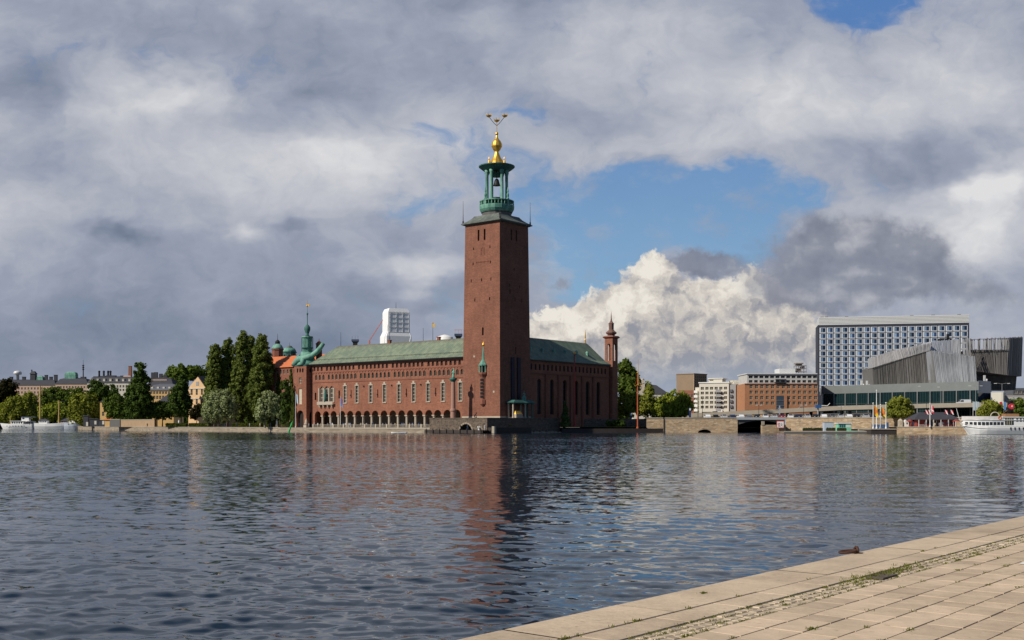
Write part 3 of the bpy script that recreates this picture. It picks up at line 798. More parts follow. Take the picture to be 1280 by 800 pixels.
    mb = MB(); mb.lathe(x, y - .1, [(.5, zrow(508)), (1.25, zrow(505)), (1.25, zrow(500)), (.95, zrow(499.5)), (.95, zrow(473)), (1.1, zrow(471)), (1.6, zrow(468)), (1.6, zrow(465.6))], 8, math.pi / 8)
    ori = mb.build('oriel', M['brick_dark'], hall)
    mb = MB()
    for k in range(6): mb.box(x - .8 + .56 * k - .0 if False else x - .55, x + .55, y - 1.06, y - .9, zrow(497.5 - 4.2 * k), zrow(494.4 - 4.2 * k))
    mb.build('pane', M['dark_glass'], ori)
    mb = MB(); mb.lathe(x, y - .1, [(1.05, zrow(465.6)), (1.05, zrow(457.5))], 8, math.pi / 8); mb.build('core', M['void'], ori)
    for k in range(8):
        a = math.pi / 8 + k * math.pi / 4
        mb = MB(); mb.lathe(x + 1.4 * math.cos(a), y - .1 + 1.4 * math.sin(a), [(.2, zrow(465.6)), (.15, zrow(464)), (.15, zrow(458.5)), (.24, zrow(457.3))], 6); mb.build('colonnette', M['verdigris'], ori)
    mb = MB(); mb.lathe(x, y - .1, [(1.6, zrow(457.4)), (1.7, zrow(456)), (1.1, zrow(453)), (.6, zrow(450)), (.35, zrow(442)), (.15, zrow(434)), (.1, zrow(433))], 8, math.pi / 8); mb.build('oriel_roof', M['verdigris'], ori)
    mb = MB(); mb.lathe(x, y - .1, [(.1, zrow(433)), (.42, zrow(431.5)), (.42, zrow(430.5)), (.08, zrow(428.5)), (.03, zrow(425))], 8); mb.build('oriel_finial', M['gold'], ori, True)
    # tall glazed slot on the shaded east face
    T1 = face(1)
    mb = MB()
    for uc in (-1.6, 1.7):
        a, b, zb, zt = uc - .85, uc + .85, zrow(500, 374), zrow(447, 374)
        vs = [T1(q, d, z) for z in (zb, zt) for q, d in ((a, -.35), (b, -.35), (b, .02), (a, .02))]
        mb.add(vs, [(0, 3, 2, 1), (4, 5, 6, 7), (0, 1, 5, 4), (1, 2, 6, 5), (2, 3, 7, 6), (3, 0, 4, 7)])
    mb.build('glazed_bay', glass_mat('blue_glass', (0.014, 0.018, 0.035), 0.45, 0.12), hall)

    # ---------- south wing
    XL, XR, YF = -94.9, -16.0, 1.5
    TS = lambda u, d, z: (u, YF + d, z)
    arches = [hx(p, YF) for p in (397.3, 407.5, 417, 427.7, 437.7, 447.9, 458.6, 468.8, 480, 491, 502, 513, 524, 536, 547, 559, 571)]
    mb = MB()
    GZ = 1.9
    mb.strip(TS, XL, XR, 6.22, 8.6, [(a, 3.45, 6.22, 7.95, 1.0) for a in arches], 1.1)
    mb.box(XL, arches[0] - 1.725, YF, YF + 1.1, GZ, 6.22); mb.box(arches[-1] + 1.725, XR, YF, YF + 1.1, GZ, 6.22)
    talls = [hx(p, YF) for p in (431.5, 446.3, 463.7, 480.8, 499, 517.2, 535.4, 554, 575.5)]
    trip = hx(408.5, YF)
    slits = [(talls[i] + talls[i + 1]) / 2 for i in range(len(talls) - 1)]
    mb.strip(TS, XL, XR, 8.6, 17.9, [(a, 1.5, 10.9, 17.1, 0) for a in talls] + [(trip + k * 2.75, 1.9, 11.3, 17.3, 1.0) for k in (-1, 0, 1)] + [(a, .45, 12.6, 15.6, 0.5) for a in slits[::2]] + [(hx(394.5, YF), .9, 12.2, 15.0, .6), (hx(424, YF), .8, 12.6, 15.6, .6)], .55)
    low = []; top = []
    x = XR - 2.0; n = 0
    while x > XL + 2:
        low.append(x); top.append(x - 1.03); n += 1; x -= 2.06
        if n % 8 == 0: x -= 1.0
    mb.strip(TS, XL, XR, 17.9, 22.4, [(a, 1.2, 19.7, 21.75, 1.2) for a in low], .55)
    mb.strip(TS, XL, XR, 22.4, 25.8, [(a, 1.15, 23.1, 24.8, 1.2) for a in top if a > XL + 1.5], .55)
    mb.quad((XL, YF, GZ), (XL, 17.0, GZ), (XL, 17.0, 25.8), (XL, YF, 25.8))
    mb.quad((XR, 17.0, GZ), (XR, 17.0, 25.8), (XL, 17.0, 25.8), (XL, 17.0, GZ))
    sw = mb.build('south_wall', M['brick'], hall)
    mb = MB()
    for z in (18.75, 22.5, 25.2): mb.box(XL, XR, YF - .14, YF - .003, z, z + .22)
    for k in range(52): mb.box(XL + 1.0 + k * 1.5, XL + 1.5 + k * 1.5, YF - .16, YF - .003, 22.1, 22.48)
    mb.build('string_course', M['brick_dark'], sw)
    # arcade hall behind the arches
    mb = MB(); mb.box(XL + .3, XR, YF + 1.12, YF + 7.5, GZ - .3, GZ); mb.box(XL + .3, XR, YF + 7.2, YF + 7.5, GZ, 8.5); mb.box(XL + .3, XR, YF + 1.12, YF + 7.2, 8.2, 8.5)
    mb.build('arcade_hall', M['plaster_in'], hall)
    src = None
    mids = [(a + b) / 2 for a, b in zip(arches[:-1], arches[1:])]
    for a in mids:
        if src is None:
            mb = MB(); mb.box(-.66, .66, -.14, 1.14, 5.88, 6.215); mb.lathe(0, .5, [(.66, 1.9), (.66, 2.2), (.5, 2.4), (.46, 5.5), (.62, 5.87)], 12)
            src = mb.build('arcade_column', M['limestone'], sw); src.location = (a, YF, 0)
        else: inst(src, sw, (a, YF, 0))
    # fill of wall between arches down to the columns is open: piers are the columns themselves
    src = arch_window(1.5, 6.2, 0, 'hall_window', sw, bars=(1, 4), fr=.13); src.location = (talls[0], YF + .3, 10.9)
    for a in talls[1:]: inst(src, sw, (a, YF + .3, 10.9))
    for a in talls:
        sur = MB()
        sur.box(a - 1.0, a + 1.0, YF - .25, YF - .003, 10.6, 10.88); sur.box(a - 1.0, a - .76, YF - .12, YF - .003, 10.9, 17.1); sur.box(a + .76, a + 1.0, YF - .12, YF - .003, 10.9, 17.1)
        sur.box(a - 1.1, a + 1.1, YF - .22, YF - .003, 17.12, 17.5); sur.box(a - .5, a + .5, YF - .2, YF - .003, 17.5, 18.2)
        sur.build('window_surround', M['limestone'], sw)
    src = arch_window(1.9, 6.0, 1.0, 'balcony_window', sw, bars=(1, 3), fr=.18); src.location = (trip - 2.75, YF + .3, 11.3)
    inst(src, sw, (trip, YF + .3, 11.3)); inst(src, sw, (trip + 2.75, YF + .3, 11.3))
    mb = MB(); mb.box(trip - 4.4, trip + 4.4, YF - 1.1, YF - .003, 10.3, 10.65); mb.box(trip - 4.4, trip + 4.4, YF - 1.1, YF - 1.0, 10.65, 11.5)
    for k in (-3.4, -1.2, 1.2, 3.4): mb.frust(trip + k, YF - .45, 9.3, 10.3, .5, .5, .5, 1.0)
    for k in (-1.42, 1.42, -4.2, 4.2): mb.box(trip + k - .28, trip + k + .28, YF - .3, YF - .003, 11.3, 16.6)
    mb.build('balcony', M['limestone'], sw)
    mb = MB(); mb.lathe(trip, YF - .75, [(.5, 11.4), (.55, 12.8), (.62, 14.6), (.3, 15.1), (.36, 15.7), (.15, 16.2)], 10); mb.build('balcony_statue', M['verdigris_dark'], sw, True)
    src = arch_window(1.2, 2.05, 1.2, 'frieze_window', sw, 'sill_stone', 'dim_glass', bars=(1, 0), fr=.1); src.location = (low[0], YF + .25, 19.7)
    for a in low[1:]: inst(src, sw, (a, YF + .25, 19.7))
    src = arch_window(1.15, 1.7, 1.2, 'attic_window', sw, 'brick_dark', 'dim_glass', bars=(1, 0), fr=.12); src.location = (top[0], YF + .3, 23.1)
    for a in [q for q in top[1:] if q > XL + 1.5]: inst(src, sw, (a, YF + .3, 23.1))
    for a in slits:
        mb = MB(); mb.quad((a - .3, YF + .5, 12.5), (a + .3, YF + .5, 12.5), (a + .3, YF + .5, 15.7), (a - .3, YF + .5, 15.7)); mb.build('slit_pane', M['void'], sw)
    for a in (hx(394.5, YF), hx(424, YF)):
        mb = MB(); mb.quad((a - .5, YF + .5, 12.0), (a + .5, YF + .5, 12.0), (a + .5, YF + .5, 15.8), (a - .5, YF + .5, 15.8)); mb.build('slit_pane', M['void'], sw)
    for i, a in enumerate(slits):
        lamps = MB(); lamps.box(a - .2, a + .2, YF - .35, YF - .003, 13.4 + (i % 2) * 3.2, 13.9 + (i % 2) * 3.2)
        lamps.build('wall_anchor', M['iron'], sw)
    # south roof: flared eave, ridge, standing seams
    def roof(name, mat, prof, a0, a1, along, hip0=0.0, hip1=0.0):
        """prof: list of (across, z) from front eave over the ridge to the back eave"""
        zr = max(p[1] for p in prof); ze = prof[0][1]
        rings = []
        mb = MB()
        for (w, z) in prof:
            f = (z - ze) / (zr - ze)
            e0, e1 = a0 + hip0 * f ** 0.8, a1 - hip1 * f ** 0.8
            rings.append(((e0, w, z), (e1, w, z)))
        P = (lambda a, w, z: (a, w, z)) if along == 'x' else (lambda a, w, z: (-w, a, z))
        for (p0, p1), (q0, q1) in zip(rings[:-1], rings[1:]):
            mb.quad(P(*p0), P(*p1), P(*q1), P(*q0))
        mb.add([P(*r[0]) for r in rings], [list(range(len(rings)))[::-1]]); mb.add([P(*r[1]) for r in rings], [list(range(len(rings)))])
        return mb.build(name, mat, hall)
    pr = [(.45, 25.8), (.5, 26.15), (2.4, 27.2), (5.6, 29.8), (8.6, 32.4), (9.3, 32.9), (10.0, 32.4), (16.1, 27.2), (18.1, 25.8)]
    rf = roof('south_roof', M['roof_copper'], pr, XL - .5, -15.9, 'x', 7.0, 0)
    mb = MB(); mb.box(XL - .5, XR, .3, .62, 25.62, 25.79); mb.box(XL - .5, XR, .5, YF - .004, 25.35, 25.6); mb.build('gutter', M['iron'], rf)
    mb = MB(); mb.tube([(XL + 1, 2.3, 27.55), (XR, 2.3, 27.55)], .06, 5)
    for k in range(40): mb.tube([(XL + 1 + k * 1.98, 2.3, 27.1), (XL + 1 + k * 1.98, 2.3, 27.55)], .04, 4)
    mb.build('snow_rail', M['iron'], rf)
    for p in (487, 548.5):
        mb = MB(); q = hx(p, 9.3); mb.box(q - .6, q + .6, 8.9, 9.7, 32.4, 33.7); mb.box(q - .75, q + .75, 8.75, 9.85, 33.7, 33.95); mb.build('chimney', M['brick_dark'], rf)
    for p, h, g in ((529, 4.8, 0), (541, 6.2, 1), (426, 5.5, 0)):
        mb = MB(); q = hx(p, 9.3); mb.tube([(q, 9.3, 32.5), (q, 9.3, 32.7 + h)], .09, 5, .05); mb.build('vane_pole', M['iron'], rf)
        if g:
            mb = MB(); mb.box(q - .1, q + 1.0, 9.27, 9.33, 31.2 + h, 32.6 + h); mb.lathe(q, 9.3, [(.05, 32.5 + h), (.3, 32.8 + h), (.05, 33.1 + h)], 6); mb.build('weathervane', M['gold'], rf)
    # ---------- east wing
    XE = -1.0; YE0, YE1 = 16.4, 65.0
    TE = lambda u, d, z: (XE - d, u, z)
    ewin = [hy(p, XE) for p in (674, 690, 706, 720.5, 734.6, 748)]
    mb = MB(); mb.strip(TE, YE0, YE1, GZ, 6.2)
    mb.strip(TE, YE0, YE1, 6.2, 19.2, [(a, 2.3, 6.4, 18.6, 1.0) for a in ewin], 1.0)
    ets = [YE0 + 1.6 + k * 2.35 for k in range(20)]
    mb.strip(TE, YE0, YE1, 19.2, 25.0, [(a, 1.0, 21.6, 23.7, 1.2) for a in ets], .5)
    mb.quad((XE, YE1, GZ), (-18.0, YE1, GZ), (-18.0, YE1, 25.0), (XE, YE1, 25.0)); mb.quad((-18, YE0, GZ), (-18, YE0, 25), (-18, YE1, 25), (-18, YE1, GZ))
    ew = mb.build('east_wall', M['brick'], hall)
    mb = MB()
    for a, b in zip(ewin[:-1], ewin[1:]): mb.box(XE + .003, XE + .5, (a + b) / 2 - .5, (a + b) / 2 + .5, GZ, 20.2)
    mb.box(XE + .003, XE + .3, YE0, YE1, 20.25, 20.6); mb.build('pilaster', M['brick_dark'], ew)
    mb = MB(); 
    src = None
    for a in ewin:
        if src is None: src = arch_window(2.3, 12.2, 1.0, 'chapel_window', ew, 'iron', bars=(1, 5), fr=.2); src.rotation_euler = (0, 0, R(90)); src.location = (XE - .7, a, 6.4)
        else: inst(src, ew, (XE - .7, a, 6.4))
    src = None
    for a in ets:
        if src is None: src = arch_window(1.0, 2.1, 1.2, 'attic_window', ew, 'iron', bars=(1, 0), fr=.1); src.rotation_euler = (0, 0, R(90)); src.location = (XE - .3, a, 21.6)
        else: inst(src, ew, (XE - .3, a, 21.6))
    pe = [(.45 - 0, 25.0), (.5, 25.35), (2.3, 26.5), (8.2, 33.1), (8.8, 33.4), (9.4, 33.1), (17.0, 26.0), (18.6, 25.0)]
    pe = [(w - .1, z) for w, z in pe]
    er = roof('east_roof', M['roof_copper_e'], pe, 9.0, YE1 + .6, 'y', 0.0, 4.6)
    mb = MB(); mb.box(-1.0 + .004, -.25, YE0, YE1 + .5, 24.7, 24.97); mb.build('gutter', M['iron'], er)
    for k in range(6):
        mb = MB(); q = 21 + k * 6.8; mb.frust(-3.9, q, 27.6, 29.2, .9, .8, .8, .7); mb.frust(-3.9, q, 29.2, 29.9, 1.1, 1.0, .1, .1); mb.build('dormer', M['verdigris'], er)
    mb = MB(); q = YE1 - 4.4; mb.lathe(-8.7, q, [(.25, 33.3), (.3, 34.6), (.1, 35.0), (.25, 35.6), (.25, 36.2), (.05, 38.3)], 6); mb.build('ridge_finial', M['gold'], er)
    # ---------- north-east turret
    tx, ty, w = -2.2, 68.35, 3.5
    Zt = WZ(423, 419)
    mb = MB(); TT = lambda f: (lambda u, d, z: {0: (tx + u, ty - w / 2 + d, z), 1: (tx + w / 2 - d, ty + u, z), 2: (tx - u, ty + w / 2 - d, z), 3: (tx - w / 2 + d, ty - u, z)}[f])
    zb, zt = WZ(451, 419), WZ(429.5, 419)
    for f in range(4):
        mb.strip(TT(f), -w / 2, w / 2, GZ, zb - .2); mb.strip(TT(f), -w / 2, w / 2, zb - .2, zt + .2, [(0, 1.5, zb, zt, 1.0)], .5); mb.strip(TT(f), -w / 2, w / 2, zt + .2, Zt)
    tur = mb.build('corner_turret', M['brick'], hall)
    mb = MB(); mb.frust(tx, ty, Zt, Zt + .5, w + .2, w + .2, w + 1.3, w + 1.3); mb.frust(tx, ty, Zt + .5, Zt + 1.0, w + 1.35, w + 1.35, w + .4, w + .4); mb.build('turret_cornice', M['brick_dark'], tur)
    zz = lambda p: WZ(p, 420)
    mb = MB(); mb.lathe(tx, ty, [(1.7, Zt + .9), (1.3, zz(418.5)), (2.0, zz(417)), (2.1, zz(415.5)), (1.2, zz(413)), (.95, zz(412)), (1.0, zz(405)), (1.15, zz(404.5)), (.6, zz(402.5)), (.3, zz(400.5)), (.2, zz(398)), (.12, zz(394)), (.03, zz(389))], 8)
    mb.build('turret_cupola', copper_mat('rusty_copper', (0.13, 0.075, 0.06), (0.2, 0.11, 0.085)), tur)
    # ---------- maiden tower at the west end
    mx, my, mw = -98.5, 2.65, 7.1
    mb = MB(); MT = lambda f: (lambda u, d, z: {0: (mx + u, my - mw / 2 + d, z), 1: (mx + mw / 2 - d, my + u, z), 2: (mx - u, my + mw / 2 - d, z), 3: (mx - mw / 2 + d, my - u, z)}[f])
    for f in range(4):
        h = mw / 2
        mb.strip(MT(f), -h, h, GZ, 9.0, [(0, 4.0, GZ + .02, 8.3, 1.0)] if f < 2 else [], 1.0)
        mb.strip(MT(f), -h, h, 9.0, 17.6, [(0, 1.9, 10.6, 16.6, 0)] if f in (0, 3) else [], .5)
        mb.strip(MT(f), -h, h, 17.6, 21.5, [(0, 1.3, 18.6, 20.8, 0)] if f in (0, 3) else [], .5)
        mb.strip(MT(f), -h, h, 21.5, 25.3, [(-1.5, .9, 22.8, 24.4, 1.2), (0, .9, 22.8, 24.4, 1.2), (1.5, .9, 22.8, 24.4, 1.2)], .5)
    mt = mb.build('west_tower', M['brick'], hall)
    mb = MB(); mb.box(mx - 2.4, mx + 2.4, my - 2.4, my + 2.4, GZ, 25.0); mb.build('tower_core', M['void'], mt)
    for (ww, h, z) in ((1.9, 6.0, 10.6), (1.3, 2.2, 18.6)):
        o = arch_window(ww, h, 0, 'tower_window', mt, 'cream', 'cream' if h > 3 else 'dark_glass', bars=(1, 3 if h > 3 else 1), fr=.16); o.location = (mx, my - mw / 2 + .3, z)
    mb = MB(); mb.box(mx - mw / 2 - .2, mx + mw / 2 + .2, my - mw / 2 - .2, my + mw / 2 + .2, 25.3, 25.6); mb.build('tower_cornice', M['verdigris_dark'], mt)
    yz = lambda p: WZ(p, 430)
    mb = MB(); ws = [(7.6, 25.6), (6.4, 26.6), (4.9, 28.2), (4.4, 29.6), (4.3, 30.6)]
    mb.loft([[(mx + (v / 2) * math.cos(k * math.pi / 6 + .26) * 1.15, my + (v / 2) * math.sin(k * math.pi / 6 + .26) * 1.15, z) for k in range(12)] for v, z in ws])
    mr = mb.build('tower_roof', M['verdigris'], hall, True)
    # cast copper group: a body bowed along the roof with a tail sweeping up to the right
    mb = MB()
    mb.tube([(mx + 6.6, my + 2.4, yz(429.5)), (mx + 5.9, my + 1.8, yz(434)), (mx + 4.8, my + .8, yz(440)), (mx + 3.2, my - .6, yz(445.5)), (mx + 1.0, my - 2.4, yz(448.5)), (mx - 1.4, my - 3.0, yz(449.5)), (mx - 2.9, my - 2.9, yz(453))], .75, 10, 1.45)
    mb.tube([(mx - 3.5, my - 3, yz(456)), (mx - 2.6, my - 3, yz(450)), (mx - 1.8, my - 3, yz(446)), (mx - 1.2, my - 2.8, yz(444))], 1.2, 9, .35)
    mb.tube([(mx - 4.2, my - 3.2, yz(457)), (mx - 3.4, my - 3.4, yz(453)), (mx - 2.9, my - 3.2, yz(451))], 1.0, 8, .5)
    mb.tube([(mx + 1.5, my - 3.6, yz(456.5)), (mx + 1.2, my - 3.4, yz(452)), (mx + 1.0, my - 3, yz(449))], .9, 8, .9)
    mb.build('dragon_sculpture', M['verdigris'], mr, True)
    mb = MB(); mb.lathe(mx, my, [(2.35, yz(441)), (2.35, yz(439.5)), (1.75, yz(439.4)), (1.75, yz(422.5)), (2.2, yz(422)), (2.2, yz(420.6)), (1.0, yz(420))], 12)
    dr = mb.build('drum', M['verdigris'], hall)
    mb = MB()
    for k in range(8):
        a = k * math.pi / 4 + .2; mb.lathe(mx + 2.1 * math.cos(a), my + 2.1 * math.sin(a), [(.17, yz(439.5)), (.14, yz(437)), (.14, yz(422))], 6)
    mb.lathe(mx, my, [(2.2, yz(434.4)), (2.32, yz(434.4)), (2.32, yz(435.4)), (2.2, yz(435.4))], 16); mb.build('drum_posts', M['verdigris_dark'], dr)
    mb = MB(); mb.lathe(mx, my, [(1.0, yz(420)), (.5, yz(418)), (.75, yz(416)), (1.2, yz(412)), (1.15, yz(409)), (.6, yz(406.5)), (.2, yz(405.5)), (.16, yz(394)), (.35, yz(393)), (.35, yz(391.5)), (.1, yz(391)), (.06, yz(383))], 10); mb.build('finial', M['verdigris_dark'], dr, True)
    mb = MB(); mb.lathe(mx, my, [(.25, yz(383.5)), (.42, yz(382.5)), (.1, yz(380)), (.05, yz(375))], 6); mb.box(mx - .1, mx + 1.3, my - .05, my + .05, yz(383), yz(380.5)); mb.build('weathervane', M['gold'], dr)
    # little red gable turret behind the dragon's tail
    mb = MB(); q = hx(398.8, 6.5); mb.frust(q, 6.5, 27, yz(430), 1.7, 1.7, 1.6, 1.6); mb.frust(q, 6.5, yz(430), yz(425.5), 2.1, 2.1, .3, .3); mb.tube([(q, 6.5, yz(426)), (q, 6.5, yz(422.5))], .12, 5, .04); mb.build('roof_turret', M['brick_dark'], hall)
    # ---------- west wing with orange tiles and ivy
    XA, XB, YW = -138.0, -102.1, 10.0
    TW = lambda u, d, z: (u, YW + d, z)
    cs = [XA + 3.2 + k * 4.2 for k in range(8)]
    mb = MB()
    for z0, z1, zb, zt in ((GZ, 8.6, 4.2, 7.2), (8.6, 15.4, 10.2, 14.0), (15.4, 22.0, 17.0, 20.4)):
        mb.strip(TW, XA, XB, z0, z1, [(c, 1.5, zb, zt, 0) for c in cs], .4)
    mb.strip(TW, XA, XB, 22.0, 26.0, [(c + o, 1.1, 23.2, 25.0, 1.0) for c in cs for o in (-1, 1)], .4)
    mb.quad((XA, YW, GZ), (XA, 24, GZ), (XA, 24, 26), (XA, YW, 26)); mb.quad((XB, 24, GZ), (XB, 24, 26), (XA, 24, 26), (XA, 24, GZ)); mb.quad((XB, YW, GZ), (XB, YW, 26), (XB, 24, 26), (XB, 24, GZ))
    ww = mb.build('west_wall', M['brick_dark'], hall)
    for z, h in ((4.2, 3.0), (10.2, 3.8), (17.0, 3.4)):
        src = None
        for c in cs:
            if src is None: src = arch_window(1.5, h, 0, 'office_window', ww, bars=(1, 2), fr=.14); src.location = (c, YW + .25, z)
            else: inst(src, ww, (c, YW + .25, z))
    src = None
    for c in cs:
        for o in (-1, 1):
            if src is None: src = arch_window(1.1, 1.8, 1.0, 'attic_window', ww, bars=(1, 0), fr=.1); src.location = (c + o, YW + .25, 23.2)
            else: inst(src, ww, (c + o, YW + .25, 23.2))
    mb = MB(); mb.quad((XA - .5, YW - .6, 25.9), (XB, YW - .6, 25.9), (XB, 17, 31.0), (XA - .5, 17, 31.0)); mb.quad((XB, 24.6, 25.9), (XA - .5, 24.6, 25.9), (XA - .5, 17, 31.0), (XB, 17, 31.0))
    mb.add([(XA - .5, YW - .6, 25.9), (XA - .5, 24.6, 25.9), (XA - .5, 17, 31)], [(0, 2, 1)]); mb.add([(XB, YW - .6, 25.9), (XB, 24.6, 25.9), (XB, 17, 31)], [(0, 1, 2)]); mb.quad((XA - .5, YW - .6, 25.88), (XA - .5, YW + .5, 25.88), (XB, YW + .5, 25.88), (XB, YW - .6, 25.88))
    mb.build('tiled_roof', M['tile'], hall)
    # ivy in hanging sheets
    rs = np.random.RandomState(11); V = []; Q = []
    for _ in range(5200):
        u = XA + rs.rand() * (XB - XA - 1); hang = 21.5 * (0.72 + .25 * math.sin(u * .9) + .12 * math.sin(u * 2.3))
        z = GZ + rs.rand() ** 0.9 * hang
        if any(abs(u - c) < .8 for c in cs) and rs.rand() < .75: continue
        s = rs.uniform(.25, .5); a = rs.uniform(-.6, .6); b = rs.uniform(.2, .9); d = YW - rs.uniform(.1, .5); k = len(V)
        V += [(u - s, d + a * s, z - s), (u + s, d - a * s, z - s), (u + s, d - a * s + b * s, z + s), (u - s, d + a * s + b * s, z + s)]; Q.append((k, k + 1, k + 2, k + 3))
    mesh_np('ivy', np.array(V), np.array(Q), leaf_mat('ivy_leaf', (0.018, 0.03, 0.006), (0.07, 0.085, 0.018)), hall)
    # domed turrets over the courtyard
    for (p, Y, rpx, rows, lant) in ((347, 470, 7.0, (448, 437.5, 430), 1), (362, 485, 8.2, (449, 441, 436), 0)):
        lx, ly = hall_loc(WX(p, Y), Y); r = rpx * Y / F; z = lambda q: WZ(q, Y)
        mb = MB(); mb.lathe(lx, ly, [(r, 22), (r, z(rows[1]))], 8, .3)
        mb.lathe(lx, ly, [(r * 1.12, z(rows[1])), (r * 1.12, z(rows[1]) + .35)], 8, .3)
        dt = mb.build('domed_turret', M['brick_dark'] if lant else M['verdigris_dark'], hall)
        mb = MB(); mb.lathe(lx, ly, [(r * 1.05, z(rows[1]) + .3), (r * .98, z(rows[1] - 3)), (r * .75, z(rows[1] - 6)), (r * .42, z(rows[2]))], 12); mb.build('dome', M['verdigris'], dt, True)
        if lant:
            mb = MB(); mb.lathe(lx, ly, [(r * .42, z(431)), (r * .42, z(428)), (r * .5, z(427.6)), (r * .25, z(425.5)), (.1, z(424.5)), (.05, z(417))], 8); mb.build('dome_lantern', M['iron'], dt)
        else:
            mb = MB()
            for k in range(8): a = k * math.pi / 4; mb.box(lx + r * .95 * math.cos(a) - .3, lx + r * .95 * math.cos(a) + .3, ly + r * .95 * math.sin(a) - .3, ly + r * .95 * math.sin(a) + .3, z(448), z(443.5))
            mb.build('dome_window', M['dark_glass'], dt)
            mb = MB(); mb.lathe(lx, ly, [(r * .5, z(436.5)), (r * .5, z(434.5)), (r * .3, z(432.5)), (.1, z(432)), (.05, z(428))], 8); mb.build('dome_lantern', M['old_copper'], dt)
    return hall
build_hall()
# ------------------------------------------------------------------ far shore: ground and walls
M['ground_far'] = pmat('city_ground', (0.12, 0.115, 0.085), 0.95, var=0.3, scale=0.05)
M['asphalt'] = pmat('asphalt', (0.055, 0.055, 0.058), 0.9, var=0.2, scale=0.3)
M['gravel'] = pmat('gravel_walk', (0.36, 0.30, 0.22), 0.95, var=0.15, scale=0.4)
M['concrete'] = pmat('pale_concrete', (0.33, 0.285, 0.22), 0.85, var=0.2, scale=0.25)
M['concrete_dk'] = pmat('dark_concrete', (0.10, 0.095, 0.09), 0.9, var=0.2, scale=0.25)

SHORE = [(-900, 1250), (-300, 930), (-60, 790), (95, 745), (99.5, 636), (137, 565), (200, 494), (280, 462), (350, 425.5)]
SHORE = [(WX(p, Y), Y) for p, Y in SHORE]
tp0, tp1 = hall_pt(-102.5, -8.0), hall_pt(-21.8, -8.0)
SHORE += [tp0[:2], tp1[:2], hall_pt(-21.8, 0)[:2], hall_pt(2.0, 10.0)[:2], hall_pt(2.0, 29.0)[:2]]
EAST = [(704, 385.0), (770, 389.0), (808, 397.0)]
EAST = [(WX(p, Y), Y) for p, Y in EAST]
EMB = [(808, 398.0), (922, 394.0), (953, 394.0), (982, 393.0), (1092, 378.0), (1240, 366.0), (1700, 350.0)]
EMB = [(WX(p, Y), Y) for p, Y in EMB]
def build_ground():
    pts = SHORE + EAST + EMB
    vs, fs = [], []
    for x, y in pts:
        f = 7000.0 / max(y, 1)
        vs += [(x, y, 1.7), (x * 1.35, y + 350, 1.75), (x * f, y * f, 2.2)]
    for i in range(len(pts) - 1):
        a = i * 3
        for k in (0, 1): fs.append((a + k, a + 3 + k, a + 4 + k, a + 1 + k))
    o = MB().add(vs, fs).build('ground', M['ground_far']); tag(o, kind='structure')
build_ground()

def offset_line(pts, d):
    out = []
    for i, p in enumerate(pts):
        a = Vector(pts[max(i - 1, 0)]); b = Vector(pts[min(i + 1, len(pts) - 1)])
        t = (b - a).normalized(); n = Vector((-t.y, t.x))
        out.append((p[0] + n.x * d, p[1] + n.y * d))
    return out
def band(mb, pts, d0, d1, z0, z1):
    """a solid running along pts between two inward offsets"""
    A, B = offset_line(pts, d0), offset_line(pts, d1)
    rings = [[(a[0], a[1], z0), (b[0], b[1], z0), (b[0], b[1], z1), (a[0], a[1], z1)] for a, b in zip(A, B)]
    mb.loft([r[::-1] for r in rings])
def wallthing(name, label, cat, pts, th, z0, z1, mat, coping=None, cz=0.25, group=None):
    o = thing(name, label, cat, (pts[0][0], pts[0][1], max(z0, 0.0)), 0, group)
    L = [(p[0] - pts[0][0], p[1] - pts[0][1]) for p in pts]; b = max(z0, 0.0)
    mb = MB(); band(mb, L, 0, th, z0 - b, z1 - b); mb.build('wall', mat, o)
    if coping:
        mb = MB(); band(mb, L, -.12, th + .1, z1 - b + .003, z1 - b + cz); mb.build('coping', coping, o)
    return o
def lerp(pts, n):
    """n points spaced evenly along a polyline, with headings"""
    P = [Vector(p) for p in pts]; seg = [(b - a).length for a, b in zip(P[:-1], P[1:])]; tot = sum(seg); out = []
    for k in range(n):
        s = tot * (k + .5) / n; i = 0
        while s > seg[i] and i < len(seg) - 1: s -= seg[i]; i += 1
        q = P[i].lerp(P[i + 1], s / seg[i]); d = P[i + 1] - P[i]
        out.append((q.x, q.y, math.atan2(d.y, d.x)))
    return out
wallthing('quay_wall', 'low pale stone quay wall along the wooded shore left of the city hall', 'quay wall', SHORE[4:9], 1.2, -1.5, 1.55, M['quay_stone'], M['concrete'])
wallthing('quay_wall', 'stone quay wall behind the moored white boats', 'quay wall', SHORE[0:5], 1.2, -1.5, 1.6, M['quay_stone'], M['concrete'])
wallthing('terrace_quay', 'pale stone quay wall below the arcade terrace of the city hall', 'quay wall', [SHORE[8], tp0[:2], tp1[:2]], 1.0, -1.5, 1.35, M['quay_stone'], M['limestone'], 0.3)
# terrace floor, paths
mb = MB(); mb.add([hall_pt(-102.5, -7, 1.72), hall_pt(-22, -7, 1.72), hall_pt(-22, 1.4, 1.74), hall_pt(-102.5, 1.4, 1.74)], [(0, 1, 2, 3)]); tag(mb.build('terrace', M['gravel']), kind='structure')
pth = SHORE[4:9]; A = offset_line(pth, 1.3); B = offset_line(pth, 9)
mb = MB()
for i in range(len(pth) - 1): mb.quad((*A[i], 1.73), (*A[i + 1], 1.73), (*B[i + 1], 1.74), (*B[i], 1.74))
tag(mb.build('path', M['gravel']), kind='structure')

